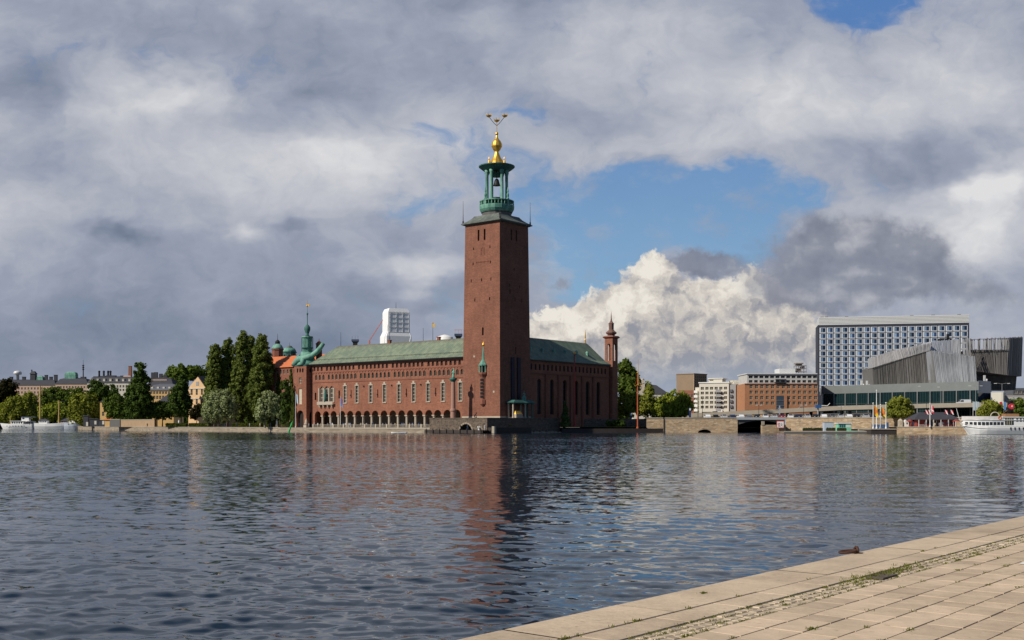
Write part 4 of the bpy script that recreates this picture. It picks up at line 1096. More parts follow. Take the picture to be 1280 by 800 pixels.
# stone platform under the tower, with the boat arch
def build_platform():
    pl = thing('stone_platform', 'rough dark stone platform under the tower with an arched boat opening', 'platform', HO, -HA)
    x0, x1, y0, y1, zt = -21.9, 3.2, -10.3, 28.7, 4.75
    ax = hx(582.5, y0)
    mb = MB(); T = lambda u, d, z: (u, y0 + d, z)
    mb.strip(T, x0, x1, -1.5, zt, [(ax, 5.4, -1.4, 3.05, 1.0)], 3.0)
    mb.quad((x1, y0, -1.5), (x1, y1, -1.5), (x1, y1, zt), (x1, y0, zt)); mb.quad((x0, y0, -1.5), (x0, y0, zt), (x0, y1, zt), (x0, y1, -1.5)); mb.quad((x0, y1, -1.5), (x0, y1, zt), (x1, y1, zt), (x1, y1, -1.5))
    mb.quad((x0, y0, zt), (x1, y0, zt), (x1, y1, zt), (x0, y1, zt)); mb.build('wall', M['rubble'], pl)
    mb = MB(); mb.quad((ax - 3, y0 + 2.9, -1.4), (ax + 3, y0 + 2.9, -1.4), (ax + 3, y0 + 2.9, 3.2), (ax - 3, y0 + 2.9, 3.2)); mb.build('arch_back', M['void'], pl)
    mb = MB(); n = 9
    for k in range(n):
        a0, a1 = math.pi * k / n, math.pi * (k + 1) / n
        r0, r1, zs = 2.72, 3.25, .35
        P = [(ax - r * math.cos(a), y0 - .12 + d, zs + r * math.sin(a)) for d in (0, .117) for r, a in ((r0, a0 + .02), (r0, a1 - .02), (r1, a1 - .02), (r1, a0 + .02))]
        mb.add(P, [(0, 1, 2, 3), (7, 6, 5, 4), (0, 4, 5, 1), (1, 5, 6, 2), (2, 6, 7, 3), (3, 7, 4, 0)])
    mb.build('arch_ring', M['sill_stone'], pl)
    mb = MB(); mb.box(x0 - .1, x1 + .15, y0 - .15, y0 + .6, zt + .003, zt + .3); mb.box(x1 - .6, x1 + .15, y0 + .6, y1, zt + .003, zt + .3); mb.build('coping', M['rubble'], pl)
    # rip-rap along the shaded side
    rs = random.Random(5); mb = MB()
    for k in range(46):
        y = y0 + 12 + k * .62; s = rs.uniform(.35, .8)
        mb.lathe(x1 + rs.uniform(.2, 1.6), y, [(s * .5, -.4), (s, -.05), (s * .8, s * .55), (s * .25, s * .8)], 6, rs.random() * 6, 1, rs.uniform(.7, 1.2))
    o = mb.build('boulders', M['quay_stone'], pl); tag(o, kind='stuff')
    # dark timber landing stage in front
    ld = thing('landing_stage', 'low tarred timber landing stage in front of the boat arch below the tower', 'jetty', HO, -HA)
    mb = MB(); mb.box(-21, 4.2, -13.6, -10.5, .75, 1.05); mb.build('deck', M['timber'], ld)
    mb = MB(); mb.box(-21, 4.2, -13.75, -13.603, .1, 1.1); mb.build('fender_board', M['timber'], ld)
    for k in range(9):
        mb = MB(); mb.lathe(-20 + k * 2.95, -13.95, [(.17, -1.5), (.17, 1.5), (.05, 1.55)], 7); mb.build('pile', M['timber'], ld)
    pb = thing('jetty', 'short dark timber jetty with side boards along the shaded platform wall', 'jetty', HO, -HA)
    mb = MB(); mb.box(3.5, 6.3, -10, 8.5, .8, 1.1); mb.build('deck', M['timber'], pb)
    mb = MB(); mb.box(6.303, 6.45, -10, 8.5, .0, 1.9); mb.box(3.5, 6.3, -10.2, -10.003, .2, 1.9); mb.build('side_board', M['timber'], pb)
    mb = MB(); mb.box(5.9, 6.9, -11.2, -10.25, .1, 2.3); mb.build('end_post', M['concrete'], pb)
build_platform()

# monument canopy at the foot of the tower
def build_canopy():
    c = thing('canopy_monument', 'small green hipped canopy on stone columns sheltering a gilded tomb at the tower foot', 'monument', hall_pt(1.55, 4.0, 4.8), -HA)
    # local: x outwards from the east face, y along it
    x0, x1, y0, y1 = -1.2, 1.3, -.4, 10.0
    mb = MB(); mb.box(x0, x1 + .3, y0 - .5, y1 + .4, -.04, .3); mb.build('base', M['limestone'], c)
    for x in (x0 + .3, x1 - .2):
        for y in (y0, y1 - .3, (y0 + y1) / 2 + 1.2):
            mb = MB(); mb.lathe(x, y, [(.42, .3), (.42, .6), (.3, .7), (.27, 4.7), (.42, 5.0)], 10); mb.build('column', M['limestone'] if y < 8 else M['verdigris_dark'], c)
    mb = MB(); mb.box(x0 - .1, x1 + .3, y0 - .5, y1 + .3, 5.0, 5.3); a = (x0 + x1) / 2; 
    mb.loft([[(x0 - .5, y0 - 1.0, 5.3), (x1 + .8, y0 - 1.0, 5.3), (x1 + .8, y1 + .8, 5.3), (x0 - .5, y1 + .8, 5.3)], [(x0 + .2, y0 + .8, 6.2), (x1 - .1, y0 + .8, 6.2), (x1 - .1, y1 - .9, 6.2), (x0 + .2, y1 - .9, 6.2)]])
    rf = mb.build('canopy_roof', M['verdigris_dark'], c)
    mb = MB(); mb.lathe(a, 6.6, [(.75, 6.1), (.7, 7.2), (.3, 7.9), (.5, 8.3), (.1, 8.8), (.04, 9.6)], 8); mb.build('finial', M['verdigris'], rf)
    mb = MB(); mb.box(x0 + .5, x1 - .2, 1.2, 4.6, .3, 1.5); mb.build('tomb_chest', M['limestone'], c)
    mb = MB(); mb.frust(a, 2.9, 1.5, 2.6, 1.9, 3.4, .7, 2.6); mb.build('tomb_lid', M['gold'], c)
build_canopy()

# garden east of the tower
gp = [(704, 385.0), (770, 389.0), (808, 397.0)]
mb = MB(); L = [(WX(p, Y), Y) for p, Y in gp]; B = [(p[0], p[1] + 22) for p in L]
for i in range(2): mb.quad((*L[i], 2.0), (*L[i + 1], 2.0), (*B[i + 1], 2.15), (*B[i], 2.15))
tag(mb.build('lawn', M['grass']), kind='structure')
wallthing('timber_quay', 'dark tarred timber quay front along the garden east of the tower', 'quay wall', [(WX(703, 383.5), 383.5), (WX(770, 387.5), 387.5), (WX(829, 392), 392)], 1.6, -1.5, 1.45, M['timber'], None)
wallthing('garden_wall', 'low dark stone wall between the garden lawn and the brick chapel front', 'wall', [(WX(726, 404), 404), (WX(757, 408), 408), (WX(765, 408), 408), (WX(808, 402), 402)], .8, 1.7, 4.9, M['rubble'], None)

# embankment and bridge on the right
def build_embankment():
    wl = EMB[0:2]; wr = EMB[3:6]
    e = thing('embankment_wall', 'tan stone embankment wall with a small dark culvert arch beside the garden', 'wall', (wl[0][0], wl[0][1], 0))
    P0, P1 = Vector(wl[0]), Vector(wl[1]); d = (P1 - P0).normalized(); n = Vector((-d.y, d.x)); L = (P1 - P0).length
    T = lambda u, dd, z: (d.x * u + n.x * dd, d.y * u + n.y * dd, z)
    cx = L * (881 - 808) / (922 - 808)
    mb = MB(); mb.strip(T, 0, L, -1.5, 5.0, [(cx, 4.8, -1.4, 1.15, .55)], 2.5)
    mb.quad(T(0, 0, -1.5), T(0, 0, 5), T(0, 6, 5), T(0, 6, -1.5)); mb.quad(T(L, 0, -1.5), T(L, 30, -1.5), T(L, 30, 5), T(L, 0, 5)); mb.quad(T(0, 0, 5), T(L, 0, 5), T(L, 3, 5), T(0, 3, 5))
    mb.build('wall', M['tan_stone'], e)
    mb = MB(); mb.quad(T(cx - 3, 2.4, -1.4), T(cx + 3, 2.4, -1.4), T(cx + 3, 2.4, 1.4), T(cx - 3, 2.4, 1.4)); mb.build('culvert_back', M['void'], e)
    mb = MB(); mb.loft([[T(-.1, -.15, 5.003), T(-.1, .7, 5.003), T(-.1, .7, 5.35), T(-.1, -.15, 5.35)], [T(L, -.15, 5.003), T(L, .7, 5.003), T(L, .7, 5.35), T(L, -.15, 5.35)]]); mb.build('coping', M['concrete'], e)
    wallthing('embankment_wall', 'long tan stone embankment wall carrying the parked cars right of the bridge', 'wall', wr, 2.5, -1.5, 5.0, M['tan_stone'], M['concrete'], .35)
    # bridge deck over the canal mouth
    b = thing('canal_bridge', 'flat concrete bridge deck over the dark canal mouth between two embankment walls', 'bridge', (EMB[1][0], EMB[1][1], 0))
    w = EMB[3][0] - EMB[1][0]
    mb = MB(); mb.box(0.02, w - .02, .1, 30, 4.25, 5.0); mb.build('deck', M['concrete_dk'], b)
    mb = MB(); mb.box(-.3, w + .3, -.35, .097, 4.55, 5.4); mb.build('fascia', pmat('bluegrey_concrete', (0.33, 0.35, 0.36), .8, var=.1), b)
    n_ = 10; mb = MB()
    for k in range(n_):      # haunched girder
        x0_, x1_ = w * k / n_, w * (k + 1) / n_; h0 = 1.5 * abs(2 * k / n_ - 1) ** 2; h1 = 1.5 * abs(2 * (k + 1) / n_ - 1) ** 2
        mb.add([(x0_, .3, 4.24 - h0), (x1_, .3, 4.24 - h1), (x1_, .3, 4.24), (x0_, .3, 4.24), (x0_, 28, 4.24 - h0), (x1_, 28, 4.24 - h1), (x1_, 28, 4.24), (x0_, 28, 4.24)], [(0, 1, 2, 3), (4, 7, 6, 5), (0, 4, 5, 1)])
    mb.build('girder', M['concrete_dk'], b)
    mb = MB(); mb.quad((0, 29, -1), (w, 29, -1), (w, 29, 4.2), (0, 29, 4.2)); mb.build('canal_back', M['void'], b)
    # low abutment wall right of the opening
    a = thing('abutment', 'low tan stone abutment at the right edge of the canal mouth', 'wall', (WX(953, 391), 391, 0))
    mb = MB(); mb.box(0, 8.2, 0, 2.6, -1.5, 2.7); mb.build('wall', M['tan_stone'], a)
    mb = MB(); mb.box(-.2, .7, -.2, .8, 2.703, 4.0); mb.build('post', M['concrete'], a)
    # lower street behind the wall
    A = [EMB[0], EMB[1], EMB[3], EMB[4], EMB[5]]; mb = MB()
    for p, q in zip(A[:-1], A[1:]): mb.quad((p[0], p[1] + .9, 5.02), (q[0], q[1] + .9, 5.02), (q[0] * 1.1, q[1] + 60, 5.06), (p[0] * 1.1, p[1] + 60, 5.06))
    tag(mb.build('street', M['asphalt']), kind='structure')
    # lower quay in front
    q = [(WX(980, 352), 352), (WX(1092, 347), 347), (WX(1121, 341), 341), (WX(1206, 333), 333), (WX(1400, 318), 318), (WX(1700, 305), 305)]
    Q0 = [(q[0][0], q[0][1])] + q[1:2]
    mb = MB(); 
    bk = [(WX(981, 391), 391), (WX(1092, 376), 376)]
    mb.loft([[(*q[0], -1.5), (*bk[0], -1.5), (*bk[0], .55), (*q[0], .55)], [(*q[1], -1.5), (*bk[1], -1.5), (*bk[1], .55), (*q[1], .55)]])
    tag(mb.build('low_quay', M['concrete_dk']), kind='structure')
    mb = MB(); band(mb, [(p[0], p[1] - .05) for p in q[0:2]], 0, .8, .553, .8); o = mb.build('quay_kerb', M['concrete']); tag(o, kind='structure')
    wallthing('quay_wall', 'tan stone quay wall in front of the waterside cafe', 'quay wall', q[2:], 1.2, -1.5, 2.0, M['tan_stone'], M['concrete'], .25)
    mb = MB()
    bb = [(p[0] * 1.08, p[1] + 36) for p in q[2:]]
    for i in range(3): mb.quad((*q[2 + i], 2.05), (*q[3 + i], 2.05), (*bb[i + 1], 2.1), (*bb[i], 2.1))
    tag(mb.build('cafe_quay', M['gravel']), kind='structure')
    # dark pontoon under the flagpoles
    p = thing('pontoon', 'dark low pontoon with a pale kerb below the four flagpoles', 'pontoon', (WX(1089, 343), 343, 0))
    W_ = WX(1123, 343) - WX(1089, 343)
    mb = MB(); mb.box(0, W_, 0, 12, -.5, 1.3); mb.build('hull', M['timber'], p)
    mb = MB(); mb.box(-.2, W_ + .2, -.2, 12, 1.303, 1.6); mb.build('deck', M['concrete'], p)
build_embankment()

# elevated road
def build_flyover():
    pts = [(846, 452, 6.4), (930, 446, 7.6), (1050, 436, 9.4), (1150, 424, 10.0), (1222, 416, 10.3), (1300, 410, 10.0), (1700, 395, 9.8)]
    P = [(WX(p, Y), Y, z) for p, Y, z in pts]
    o = thing('elevated_road', 'long elevated concrete road deck on dark piers above the parked cars', 'flyover', (P[0][0], P[0][1], 5.05))
    P = [(x - P[0][0], y - P[0][1], z - 5.05) for x, y, z in P]
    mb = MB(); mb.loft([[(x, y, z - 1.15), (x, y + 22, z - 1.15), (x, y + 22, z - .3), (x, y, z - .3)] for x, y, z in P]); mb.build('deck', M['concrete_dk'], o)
    mb = MB(); mb.loft([[(x, y - .4, z - .9), (x, y - .003, z - .9), (x, y - .003, z + .75), (x, y - .4, z + .75)] for x, y, z in P]); mb.build('parapet', M['concrete'], o)
    mb = MB(); mb.loft([[(x, y + 21.6, z - .29), (x, y + 22, z - .29), (x, y + 22, z + .75), (x, y + 21.6, z + .75)] for x, y, z in P]); mb.build('parapet', M['concrete'], o)
    for k, t in enumerate(lerp([(p[0], p[1]) for p in P[1:6]], 9)):
        z = np.interp(t[0], [p[0] for p in P], [p[2] for p in P])
        mb = MB(); mb.box(t[0] - .5, t[0] + .5, t[1] + 4, t[1] + 5, -.05, z - 1.16); mb.box(t[0] - .5, t[0] + .5, t[1] + 15, t[1] + 16, -.05, z - 1.16); mb.build('pier', M['concrete_dk'], o)
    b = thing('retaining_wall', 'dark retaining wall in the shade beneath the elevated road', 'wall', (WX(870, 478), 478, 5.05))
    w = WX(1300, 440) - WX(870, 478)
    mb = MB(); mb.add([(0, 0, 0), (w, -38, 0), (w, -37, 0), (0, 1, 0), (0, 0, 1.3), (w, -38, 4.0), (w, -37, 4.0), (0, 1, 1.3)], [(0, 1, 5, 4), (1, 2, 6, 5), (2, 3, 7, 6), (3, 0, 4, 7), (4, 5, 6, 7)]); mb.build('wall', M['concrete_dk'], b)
build_flyover()
# ------------------------------------------------------------------ trees
LM = {'dark': leaf_mat('dark_leaf', (0.022, 0.044, 0.011), (0.10, 0.145, 0.03)), 'mid': leaf_mat('green_leaf', (0.036, 0.065, 0.012), (0.15, 0.20, 0.036)),
      'willow': leaf_mat('willow_leaf', (0.085, 0.105, 0.016), (0.30, 0.315, 0.05)), 'lime': leaf_mat('lime_leaf', (0.10, 0.135, 0.016), (0.34, 0.37, 0.05)),
      'silver': leaf_mat('silver_leaf', (0.12, 0.15, 0.06), (0.42, 0.46, 0.23)), 'poplar': leaf_mat('poplar_leaf', (0.05, 0.076, 0.018), (0.215, 0.25, 0.058)),
      'fir': leaf_mat('fir_needles', (0.03, 0.055, 0.02), (0.13, 0.18, 0.06)), 'hedge': leaf_mat('hedge_leaf', (0.030, 0.045, 0.010), (0.12, 0.135, 0.028)),
      'copper': leaf_mat('coppery_leaf', (0.014, 0.014, 0.006), (0.045, 0.04, 0.016))}
M['bark'] = pmat('bark', (0.075, 0.055, 0.04), 0.95, var=0.35, scale=1.5)
M['pale_bark'] = pmat('pale_bark', (0.22, 0.18, 0.13), 0.95, var=0.3, scale=1.5)
def leaves(ells, seed, rc, ls, dens, hang=0.0):
    """leaf quads gathered in clumps spread over and through ellipsoids (cx,cy,cz,rx,ry,rz)"""
    rs = np.random.RandomState(seed); Vs = []
    for (cx, cy, cz, rx, ry, rz) in ells:
        area = 4 * math.pi * ((rx * ry) ** 1.6 + (rx * rz) ** 1.6 + (ry * rz) ** 1.6) ** (1 / 1.6) / 3 ** (1 / 1.6)
        nc = max(8, int(dens * area / (rc * rc * 2.2)))
        u = rs.normal(size=(nc, 3)); u /= np.linalg.norm(u, axis=1)[:, None]
        rad = np.where(rs.rand(nc) < 0.8, rs.uniform(0.70, 1.10, nc), rs.uniform(0.2, 0.75, nc))
        C = u * rad[:, None] * np.array([rx, ry, rz]) + np.array([cx, cy, cz])
        cr = rc * rs.uniform(0.6, 1.3, nc)
        nl = int(max(10, 15 * (rc / ls) ** 1.15))
        w = rs.normal(size=(nc, nl, 3)); w /= np.linalg.norm(w, axis=2)[..., None]
        pos = C[:, None, :] + w * (cr[:, None, None] * rs.uniform(0.55, 1.05, (nc, nl, 1)))
        if hang: pos[..., 2] -= hang * np.abs(rs.normal(size=(nc, nl))) * (rad > .7)[:, None]
        nrm = w + 0.75 * rs.normal(size=w.shape) * 0.8 + u[:, None, :] * 0.5; nrm /= np.linalg.norm(nrm, axis=2)[..., None]
        a = np.cross(nrm, rs.normal(size=w.shape)); a /= np.linalg.norm(a, axis=2)[..., None]
        b = np.cross(nrm, a)
        s = ls * rs.uniform(0.5, 1.05, (nc, nl, 1))
        q = np.stack([pos - a * s - b * s * .6, pos + a * s * .55 - b * s * .75, pos + a * s + b * s * .6, pos - a * s * .45 + b * s * .8], axis=2)
        Vs.append(q.reshape(-1, 3))
    V = np.concatenate(Vs); return V, np.arange(len(V)).reshape(-1, 4)
def tree(name, label, px, Y, blobs, kind, base=1.8, group=None, rc=1.25, ls=0.5, dens=1.0, trunk=0.35, hang=0.0, seed=None, bark='bark', cat='tree', limbs=5):
    """blobs: crown lobes as (column, row, half width, half height) of the photograph at distance Y, given real depth"""
    x0 = WX(px, Y); k = Y / F
    seed = seed or int(px * 7 + Y)
    rs = random.Random(seed)
    root = thing(name, label, cat, (x0, Y, base), 0, group)
    E = []
    for i, (bx, by, rx, ry) in enumerate(blobs):
        E.append((WX(bx, Y) - x0, rs.uniform(-.35, .35) * rx * k if len(blobs) > 1 else 0.0, WZ(by, Y) - base, rx * k, rx * k * .92, ry * k))
    V, Q = leaves(E, seed, rc, ls, dens, hang)
    V[:, 2] = np.maximum(V[:, 2], 0.1)
    mesh_np('crown', V, Q, LM[kind], root)
    top = max(e[2] + e[5] * .6 for e in E); cx = sum(e[0] for e in E) / len(E)
    mb = MB(); mb.tube([(0, 0, -.3), (cx * .1 + rs.uniform(-.2, .2), 0, top * .2), (cx * .5, rs.uniform(-.3, .3), top * .55), (cx * .8, 0, top * .92)], trunk, 8, trunk * .2)
    for j in range(limbs):
        e = E[j % len(E)]; z0 = top * rs.uniform(.22, .5)
        mb.tube([(cx * z0 / top * .7, 0, z0), (e[0] * .55 + rs.uniform(-1, 1) * e[3] * .3, e[1] + rs.uniform(-1, 1) * e[4] * .4, (z0 + e[2]) / 2 + .3), (e[0] + rs.uniform(-.6, .6) * e[3], e[1] + rs.uniform(-.6, .6) * e[4], e[2] + rs.uniform(0, .5) * e[5])], trunk * .45, 6, trunk * .1)
    mb.build('trunk', M[bark], root)
    return root
# left shore
tree('broadleaf_tree', 'very dark tree at the left edge behind the yellow green willows', 6, 790, [(4, 492, 12, 15), (10, 484, 9, 9), (-8, 488, 14, 14), (14, 500, 8, 10)], 'copper', rc=2.2, ls=.85)
tree('willow_tree', 'yellow green willow behind the white cabin boat', 26, 778, [(24, 507, 15, 14), (36, 503, 13, 13), (12, 513, 12, 10), (42, 512, 9, 10)], 'willow', rc=2.0, ls=.75, hang=2.2)
tree('willow_tree', 'pale willow cut off by the left edge of the picture', -4, 785, [(0, 514, 11, 11), (-14, 510, 12, 14)], 'lime', rc=2.0, ls=.75, hang=2.0)
tree('broadleaf_tree', 'dark round tree behind the tall yellow boat mast', 73, 800, [(70, 497, 16, 12), (84, 499, 14, 11), (60, 500, 10, 9)], 'mid', rc=2.0, ls=.75)
tree('bushy_tree', 'bright yellow green tree behind the white sailing boat', 66, 762, [(62, 514, 11, 9), (72, 512, 10, 10), (80, 516, 8, 8)], 'lime', rc=1.8, ls=.7, hang=1.0)
tree('bushy_tree', 'small dark tree between the boat mast and the broad willow', 95, 768, [(96, 492, 7, 6), (92, 500, 7, 7)], 'mid', rc=1.8, ls=.7)
tree('willow_tree', 'broad yellow green willow left of the small yellow gable', 105, 655, [(102, 504, 14, 12), (112, 503, 11, 12), (93, 511, 8, 9), (107, 514, 14, 10)], 'willow', rc=1.8, ls=.7, hang=2.2)
tree('broadleaf_tree', 'dark green tree rising behind the small yellow gable', 126, 680, [(120, 487, 11, 10), (134, 491, 12, 9), (127, 499, 13, 10)], 'dark', rc=1.8, ls=.7)
tree('clipped_tree', 'dense clipped tree with a pale green top beside the small yellow gable', 143, 560, [(143, 504, 12, 10), (138, 513, 8, 10), (149, 514, 9, 10)], 'mid', rc=1.2, ls=.5)
tree('lime_tree', 'tall dark pointed lime tree, biggest on the left shore', 174, 545, [(175, 466, 7, 12), (176, 479, 10, 13), (173, 494, 14, 16), (178, 504, 16, 15), (167, 509, 11, 14), (185, 512, 9, 12), (175, 518, 15, 8)], 'dark', rc=1.3, ls=.55, dens=1.1)
tree('clipped_tree', 'flat topped clipped tree between the tall lime tree and the narrow dark tree', 203, 545, [(202, 512, 13, 10), (212, 513, 8, 9), (196, 514, 8, 9)], 'dark', rc=1.2, ls=.5)
tree('broadleaf_tree', 'narrow dark tree beside the yellow gabled house', 226, 500, [(228, 482, 7, 14), (224, 500, 11, 18), (230, 508, 10, 13)], 'dark', rc=1.1, ls=.5, dens=1.1)
tree('small_tree', 'small brownish tree in front of the yellow gabled house', 246, 490, [(244, 516, 6, 8), (250, 513, 5, 8)], 'copper', rc=.9, ls=.4, trunk=.2)
tree('hill_tree', 'wide dark tree on the skyline left of the poplars', 232, 900, [(222, 468, 13, 8), (236, 466, 14, 10), (248, 468, 12, 10), (213, 470, 8, 7)], 'mid', rc=2.6, ls=1.0, base=14, group=None)
for i, (px, blobs, lab) in enumerate([
    (268, [(269, 441, 5.5, 11), (267, 462, 8, 22), (266, 492, 9, 28)], 'leftmost and shortest of the tall poplars'),
    (284, [(285, 434, 5, 11), (283, 458, 8.5, 25), (283, 492, 10, 30)], 'second poplar from the left in the tall row'),
    (303, [(304, 426, 4.5, 11), (301, 450, 9, 26), (302, 488, 12, 34)], 'tallest poplar in the middle of the tall row'),
    (315, [(314, 432, 5, 12), (315, 462, 8, 28), (316, 496, 10, 28)], 'slim poplar directly right of the tallest one'),
    (327, [(327, 430, 6, 12), (327, 455, 9.5, 26), (325, 490, 12, 33), (335, 462, 6, 22)], 'rightmost poplar beside the orange tiled roof')]):
    blobs = [(a_, b_, c_ * 1.06, d_) for a_, b_, c_, d_ in blobs]
    tree('poplar_tree', lab, px, 452 if i == 4 else 486 + (i % 2) * 6, blobs, 'poplar', group='tall poplars west of the city hall', rc=1.0, ls=.46, dens=1.25, trunk=.55)
tree('silver_willow', 'large pale silvery willow in front of the poplars', 273, 471, [(266, 506, 12, 15), (278, 502, 13, 17), (288, 509, 9, 14), (260, 514, 8, 11), (274, 515, 15, 11)], 'silver', rc=1.1, ls=.42, dens=1.1, hang=.6)
tree('silver_willow', 'smaller pale silvery willow with a bare trunk beside the ivy wall', 331, 430, [(334, 506, 11, 16), (328, 513, 8, 11), (343, 508, 8, 14), (338, 499, 9, 10)], 'silver', rc=1.0, ls=.4, dens=1.1, bark='pale_bark', trunk=.4, hang=.5)
tree('silver_willow', 'little grey green willow bush nearest the ivy wall', 350, 428, [(350, 518, 5, 6)], 'silver', rc=.7, ls=.32, dens=1.1, trunk=.12)
tree('cypress', 'narrow dark columnar tree against the ivy wall', 357, 428, [(357, 500, 4.5, 26), (356, 515, 5, 15)], 'dark', rc=.8, ls=.4, dens=1.2, trunk=.2)
# right of the tower
def fir(px, Y, ytop, ybase, wpx, base, label):
    k = Y / F; h = (ybase - ytop) * k; root = thing('fir_tree', label, 'tree', (WX(px, Y), Y, base))
    E = []
    n = 9
    for i in range(n):
        f = i / (n - 1); E.append((random.Random(i).uniform(-.2, .2), 0, h * (.1 + .84 * f), wpx / 2 * k * (1 - f * .93), wpx / 2 * k * (1 - f * .93), h * .075))
    V, Q = leaves(E, int(px), .5, .26, 1.5); mesh_np('crown', V, Q, LM['fir'], root)
    mb = MB(); mb.tube([(0, 0, -.2), (0, 0, h * .98)], .16, 6, .03); mb.build('trunk', M['bark'], root)
fir(706.5, 384.5, 505, 536, 11.5, 1.95, 'single young fir tree on the corner of the stone platform')
tree('broadleaf_tree', 'tall dark tree behind the slim brick turret', 783, 455, [(781, 461, 8, 11), (788, 471, 9, 11), (778, 478, 8, 11), (794, 480, 6, 9), (786, 492, 10, 12)], 'mid', rc=1.2, ls=.5)
tree('bushy_tree', 'light green tree to the left of the orange mast', 783, 430, [(781, 503, 9, 13), (790, 507, 10, 13), (775, 512, 7, 11)], 'willow', rc=1.1, ls=.45, base=2.2)
tree('pointed_tree', 'pointed green tree right of the orange mast', 810, 440, [(811, 489, 5, 10), (810, 502, 9, 14), (812, 512, 12, 11)], 'willow', rc=1.0, ls=.45, base=4)
tree('lime_tree', 'broad bright yellow green tree at the end of the elevated road', 842, 430, [(833, 505, 12, 13), (845, 502, 14, 12), (855, 508, 10, 12), (826, 512, 9, 10), (842, 514, 18, 9)], 'lime', rc=1.1, ls=.45, base=4.5)
tree('broadleaf_tree', 'dark tree between the gabled roof and the yellow green tree', 798, 470, [(798, 507, 9, 12)], 'dark', rc=1.1, ls=.45, base=4.5)
for px, rx, lab in ((769, 6, 'rounded bush at the foot of the brick turret'), (776, 5, 'smaller bush right of the turret foot'), (762, 4, 'low bush beside the chapel corner')):
    tree('garden_bush', lab, px, 393, [(px, 530, rx, 4.2)], 'dark', rc=.6, ls=.28, trunk=.06, base=2.0, cat='bush', group='bushes on the garden lawn', limbs=2)
tree('lime_tree', 'round green tree behind the flagpoles with yellow flags', 1125, 372, [(1124, 505, 11, 9), (1118, 512, 10, 10), (1131, 512, 10, 10), (1125, 517, 14, 8), (1112, 519, 6, 6)], 'willow', rc=.9, ls=.38, base=5.0)
tree('round_tree', 'round clipped tree between the cafe and the ship funnel', 1237, 362, [(1237, 512, 12, 10), (1230, 515, 8, 8), (1244, 515, 8, 8)], 'willow', rc=.8, ls=.34, base=3.0)
tree('round_tree', 'green tree at the right edge behind the black funnel', 1276, 368, [(1272, 508, 9, 10), (1284, 508, 11, 12), (1278, 515, 14, 7)], 'mid', rc=.8, ls=.36, base=3.0)
tree('flower_shrub', 'yellow green shrub in the timber planter under the tower', 630.5, 366, [(628, 529, 5, 3.6), (634, 529.5, 4, 3.4), (630, 526.5, 4, 2.2)], 'lime', rc=.5, ls=.24, dens=1.3, trunk=.05, base=1.1, cat='shrub', limbs=2)
tree('flower_shrub', 'green shrub against the stone platform beside the statue column', 551, 381.5, [(551, 533, 5, 3), (548, 534, 3, 2.4)], 'lime', rc=.5, ls=.24, trunk=.05, base=1.75, cat='shrub', limbs=2)
# clipped hedges along the walk
def hedge(p0, p1, Y0, Y1, h, th, label):
    a, b = Vector((WX(p0, Y0), Y0)), Vector((WX(p1, Y1), Y1)); L = (b - a).length; rz = math.atan2(b.y - a.y, b.x - a.x)
    root = thing('clipped_hedge', label, 'hedge', (a.x, a.y, 1.74), rz)
    rs = np.random.RandomState(int(p0)); n = int(L * 150)
    P = rs.rand(n, 3) * np.array([L, th, h]); side = rs.randint(0, 3, n)
    P[side == 0, 1] = 0; P[side == 1, 2] = h; P[side == 2, 1] *= 1
    P += rs.normal(0, .05, P.shape); s = rs.uniform(.1, .24, (n, 1)); A = rs.normal(size=(n, 3)); A /= np.linalg.norm(A, axis=1)[:, None]; B = np.cross(A, rs.normal(size=(n, 3))); B /= np.linalg.norm(B, axis=1)[:, None]
    V = np.stack([P - A * s - B * s, P + A * s - B * s, P + A * s + B * s, P - A * s + B * s], 1).reshape(-1, 3); V[:, 2] = np.maximum(V[:, 2], 0)
    mesh_np('foliage', V, np.arange(n * 4).reshape(-1, 4), LM['hedge'], root)
    mb = MB(); mb.box(.15, L - .15, .12, th - .12, 0, h - .12); mb.build('stems', M['bark'], root)
hedge(207, 232, 489, 482, 1.5, 1.2, 'long clipped hedge left of the yellow gabled house')
hedge(236, 262, 480, 472, 1.5, 1.2, 'clipped hedge in front of the yellow gabled house')
hedge(290, 308, 462, 454, 1.5, 1.2, 'clipped hedge below the tallest poplar')
hedge(309, 326, 453, 446, 1.5, 1.2, 'clipped hedge left of the small silvery willow')

# far belts of trees that read as one mass behind the shore
def belt(p0, p1, Y, yt, base, seed, kind, name, label):
    rs = np.random.RandomState(seed); k = Y / F; E = []; p = p0
    while p < p1:
        r = rs.uniform(8, 13); top = yt + rs.uniform(-3, 4); cz = WZ(top, Y); 
        E.append((WX(p, Y), Y + rs.uniform(-6, 6), (cz + base) / 2, r * k, r * k, max(1.0, (cz - base) / 2))); p += r * .95
    V, Q = leaves(E, seed, 2.4, 1.0, 1.0); V[:, 2] = np.maximum(V[:, 2], base)
    o = mesh_np(name, V, Q, LM[kind]); tag(o, label, 'trees', kind='stuff')
belt(-120, 262, 815, 512, 1.8, 5, 'dark', 'far_wood', 'dark mass of trees closing the view behind the left shore')
belt(255, 345, 520, 508, 1.8, 6, 'dark', 'park_wood', 'dark shrubbery between the poplar trunks')
belt(700, 880, 760, 511, 1.8, 8, 'mid', 'far_wood', 'far green trees beyond the garden and the elevated road')
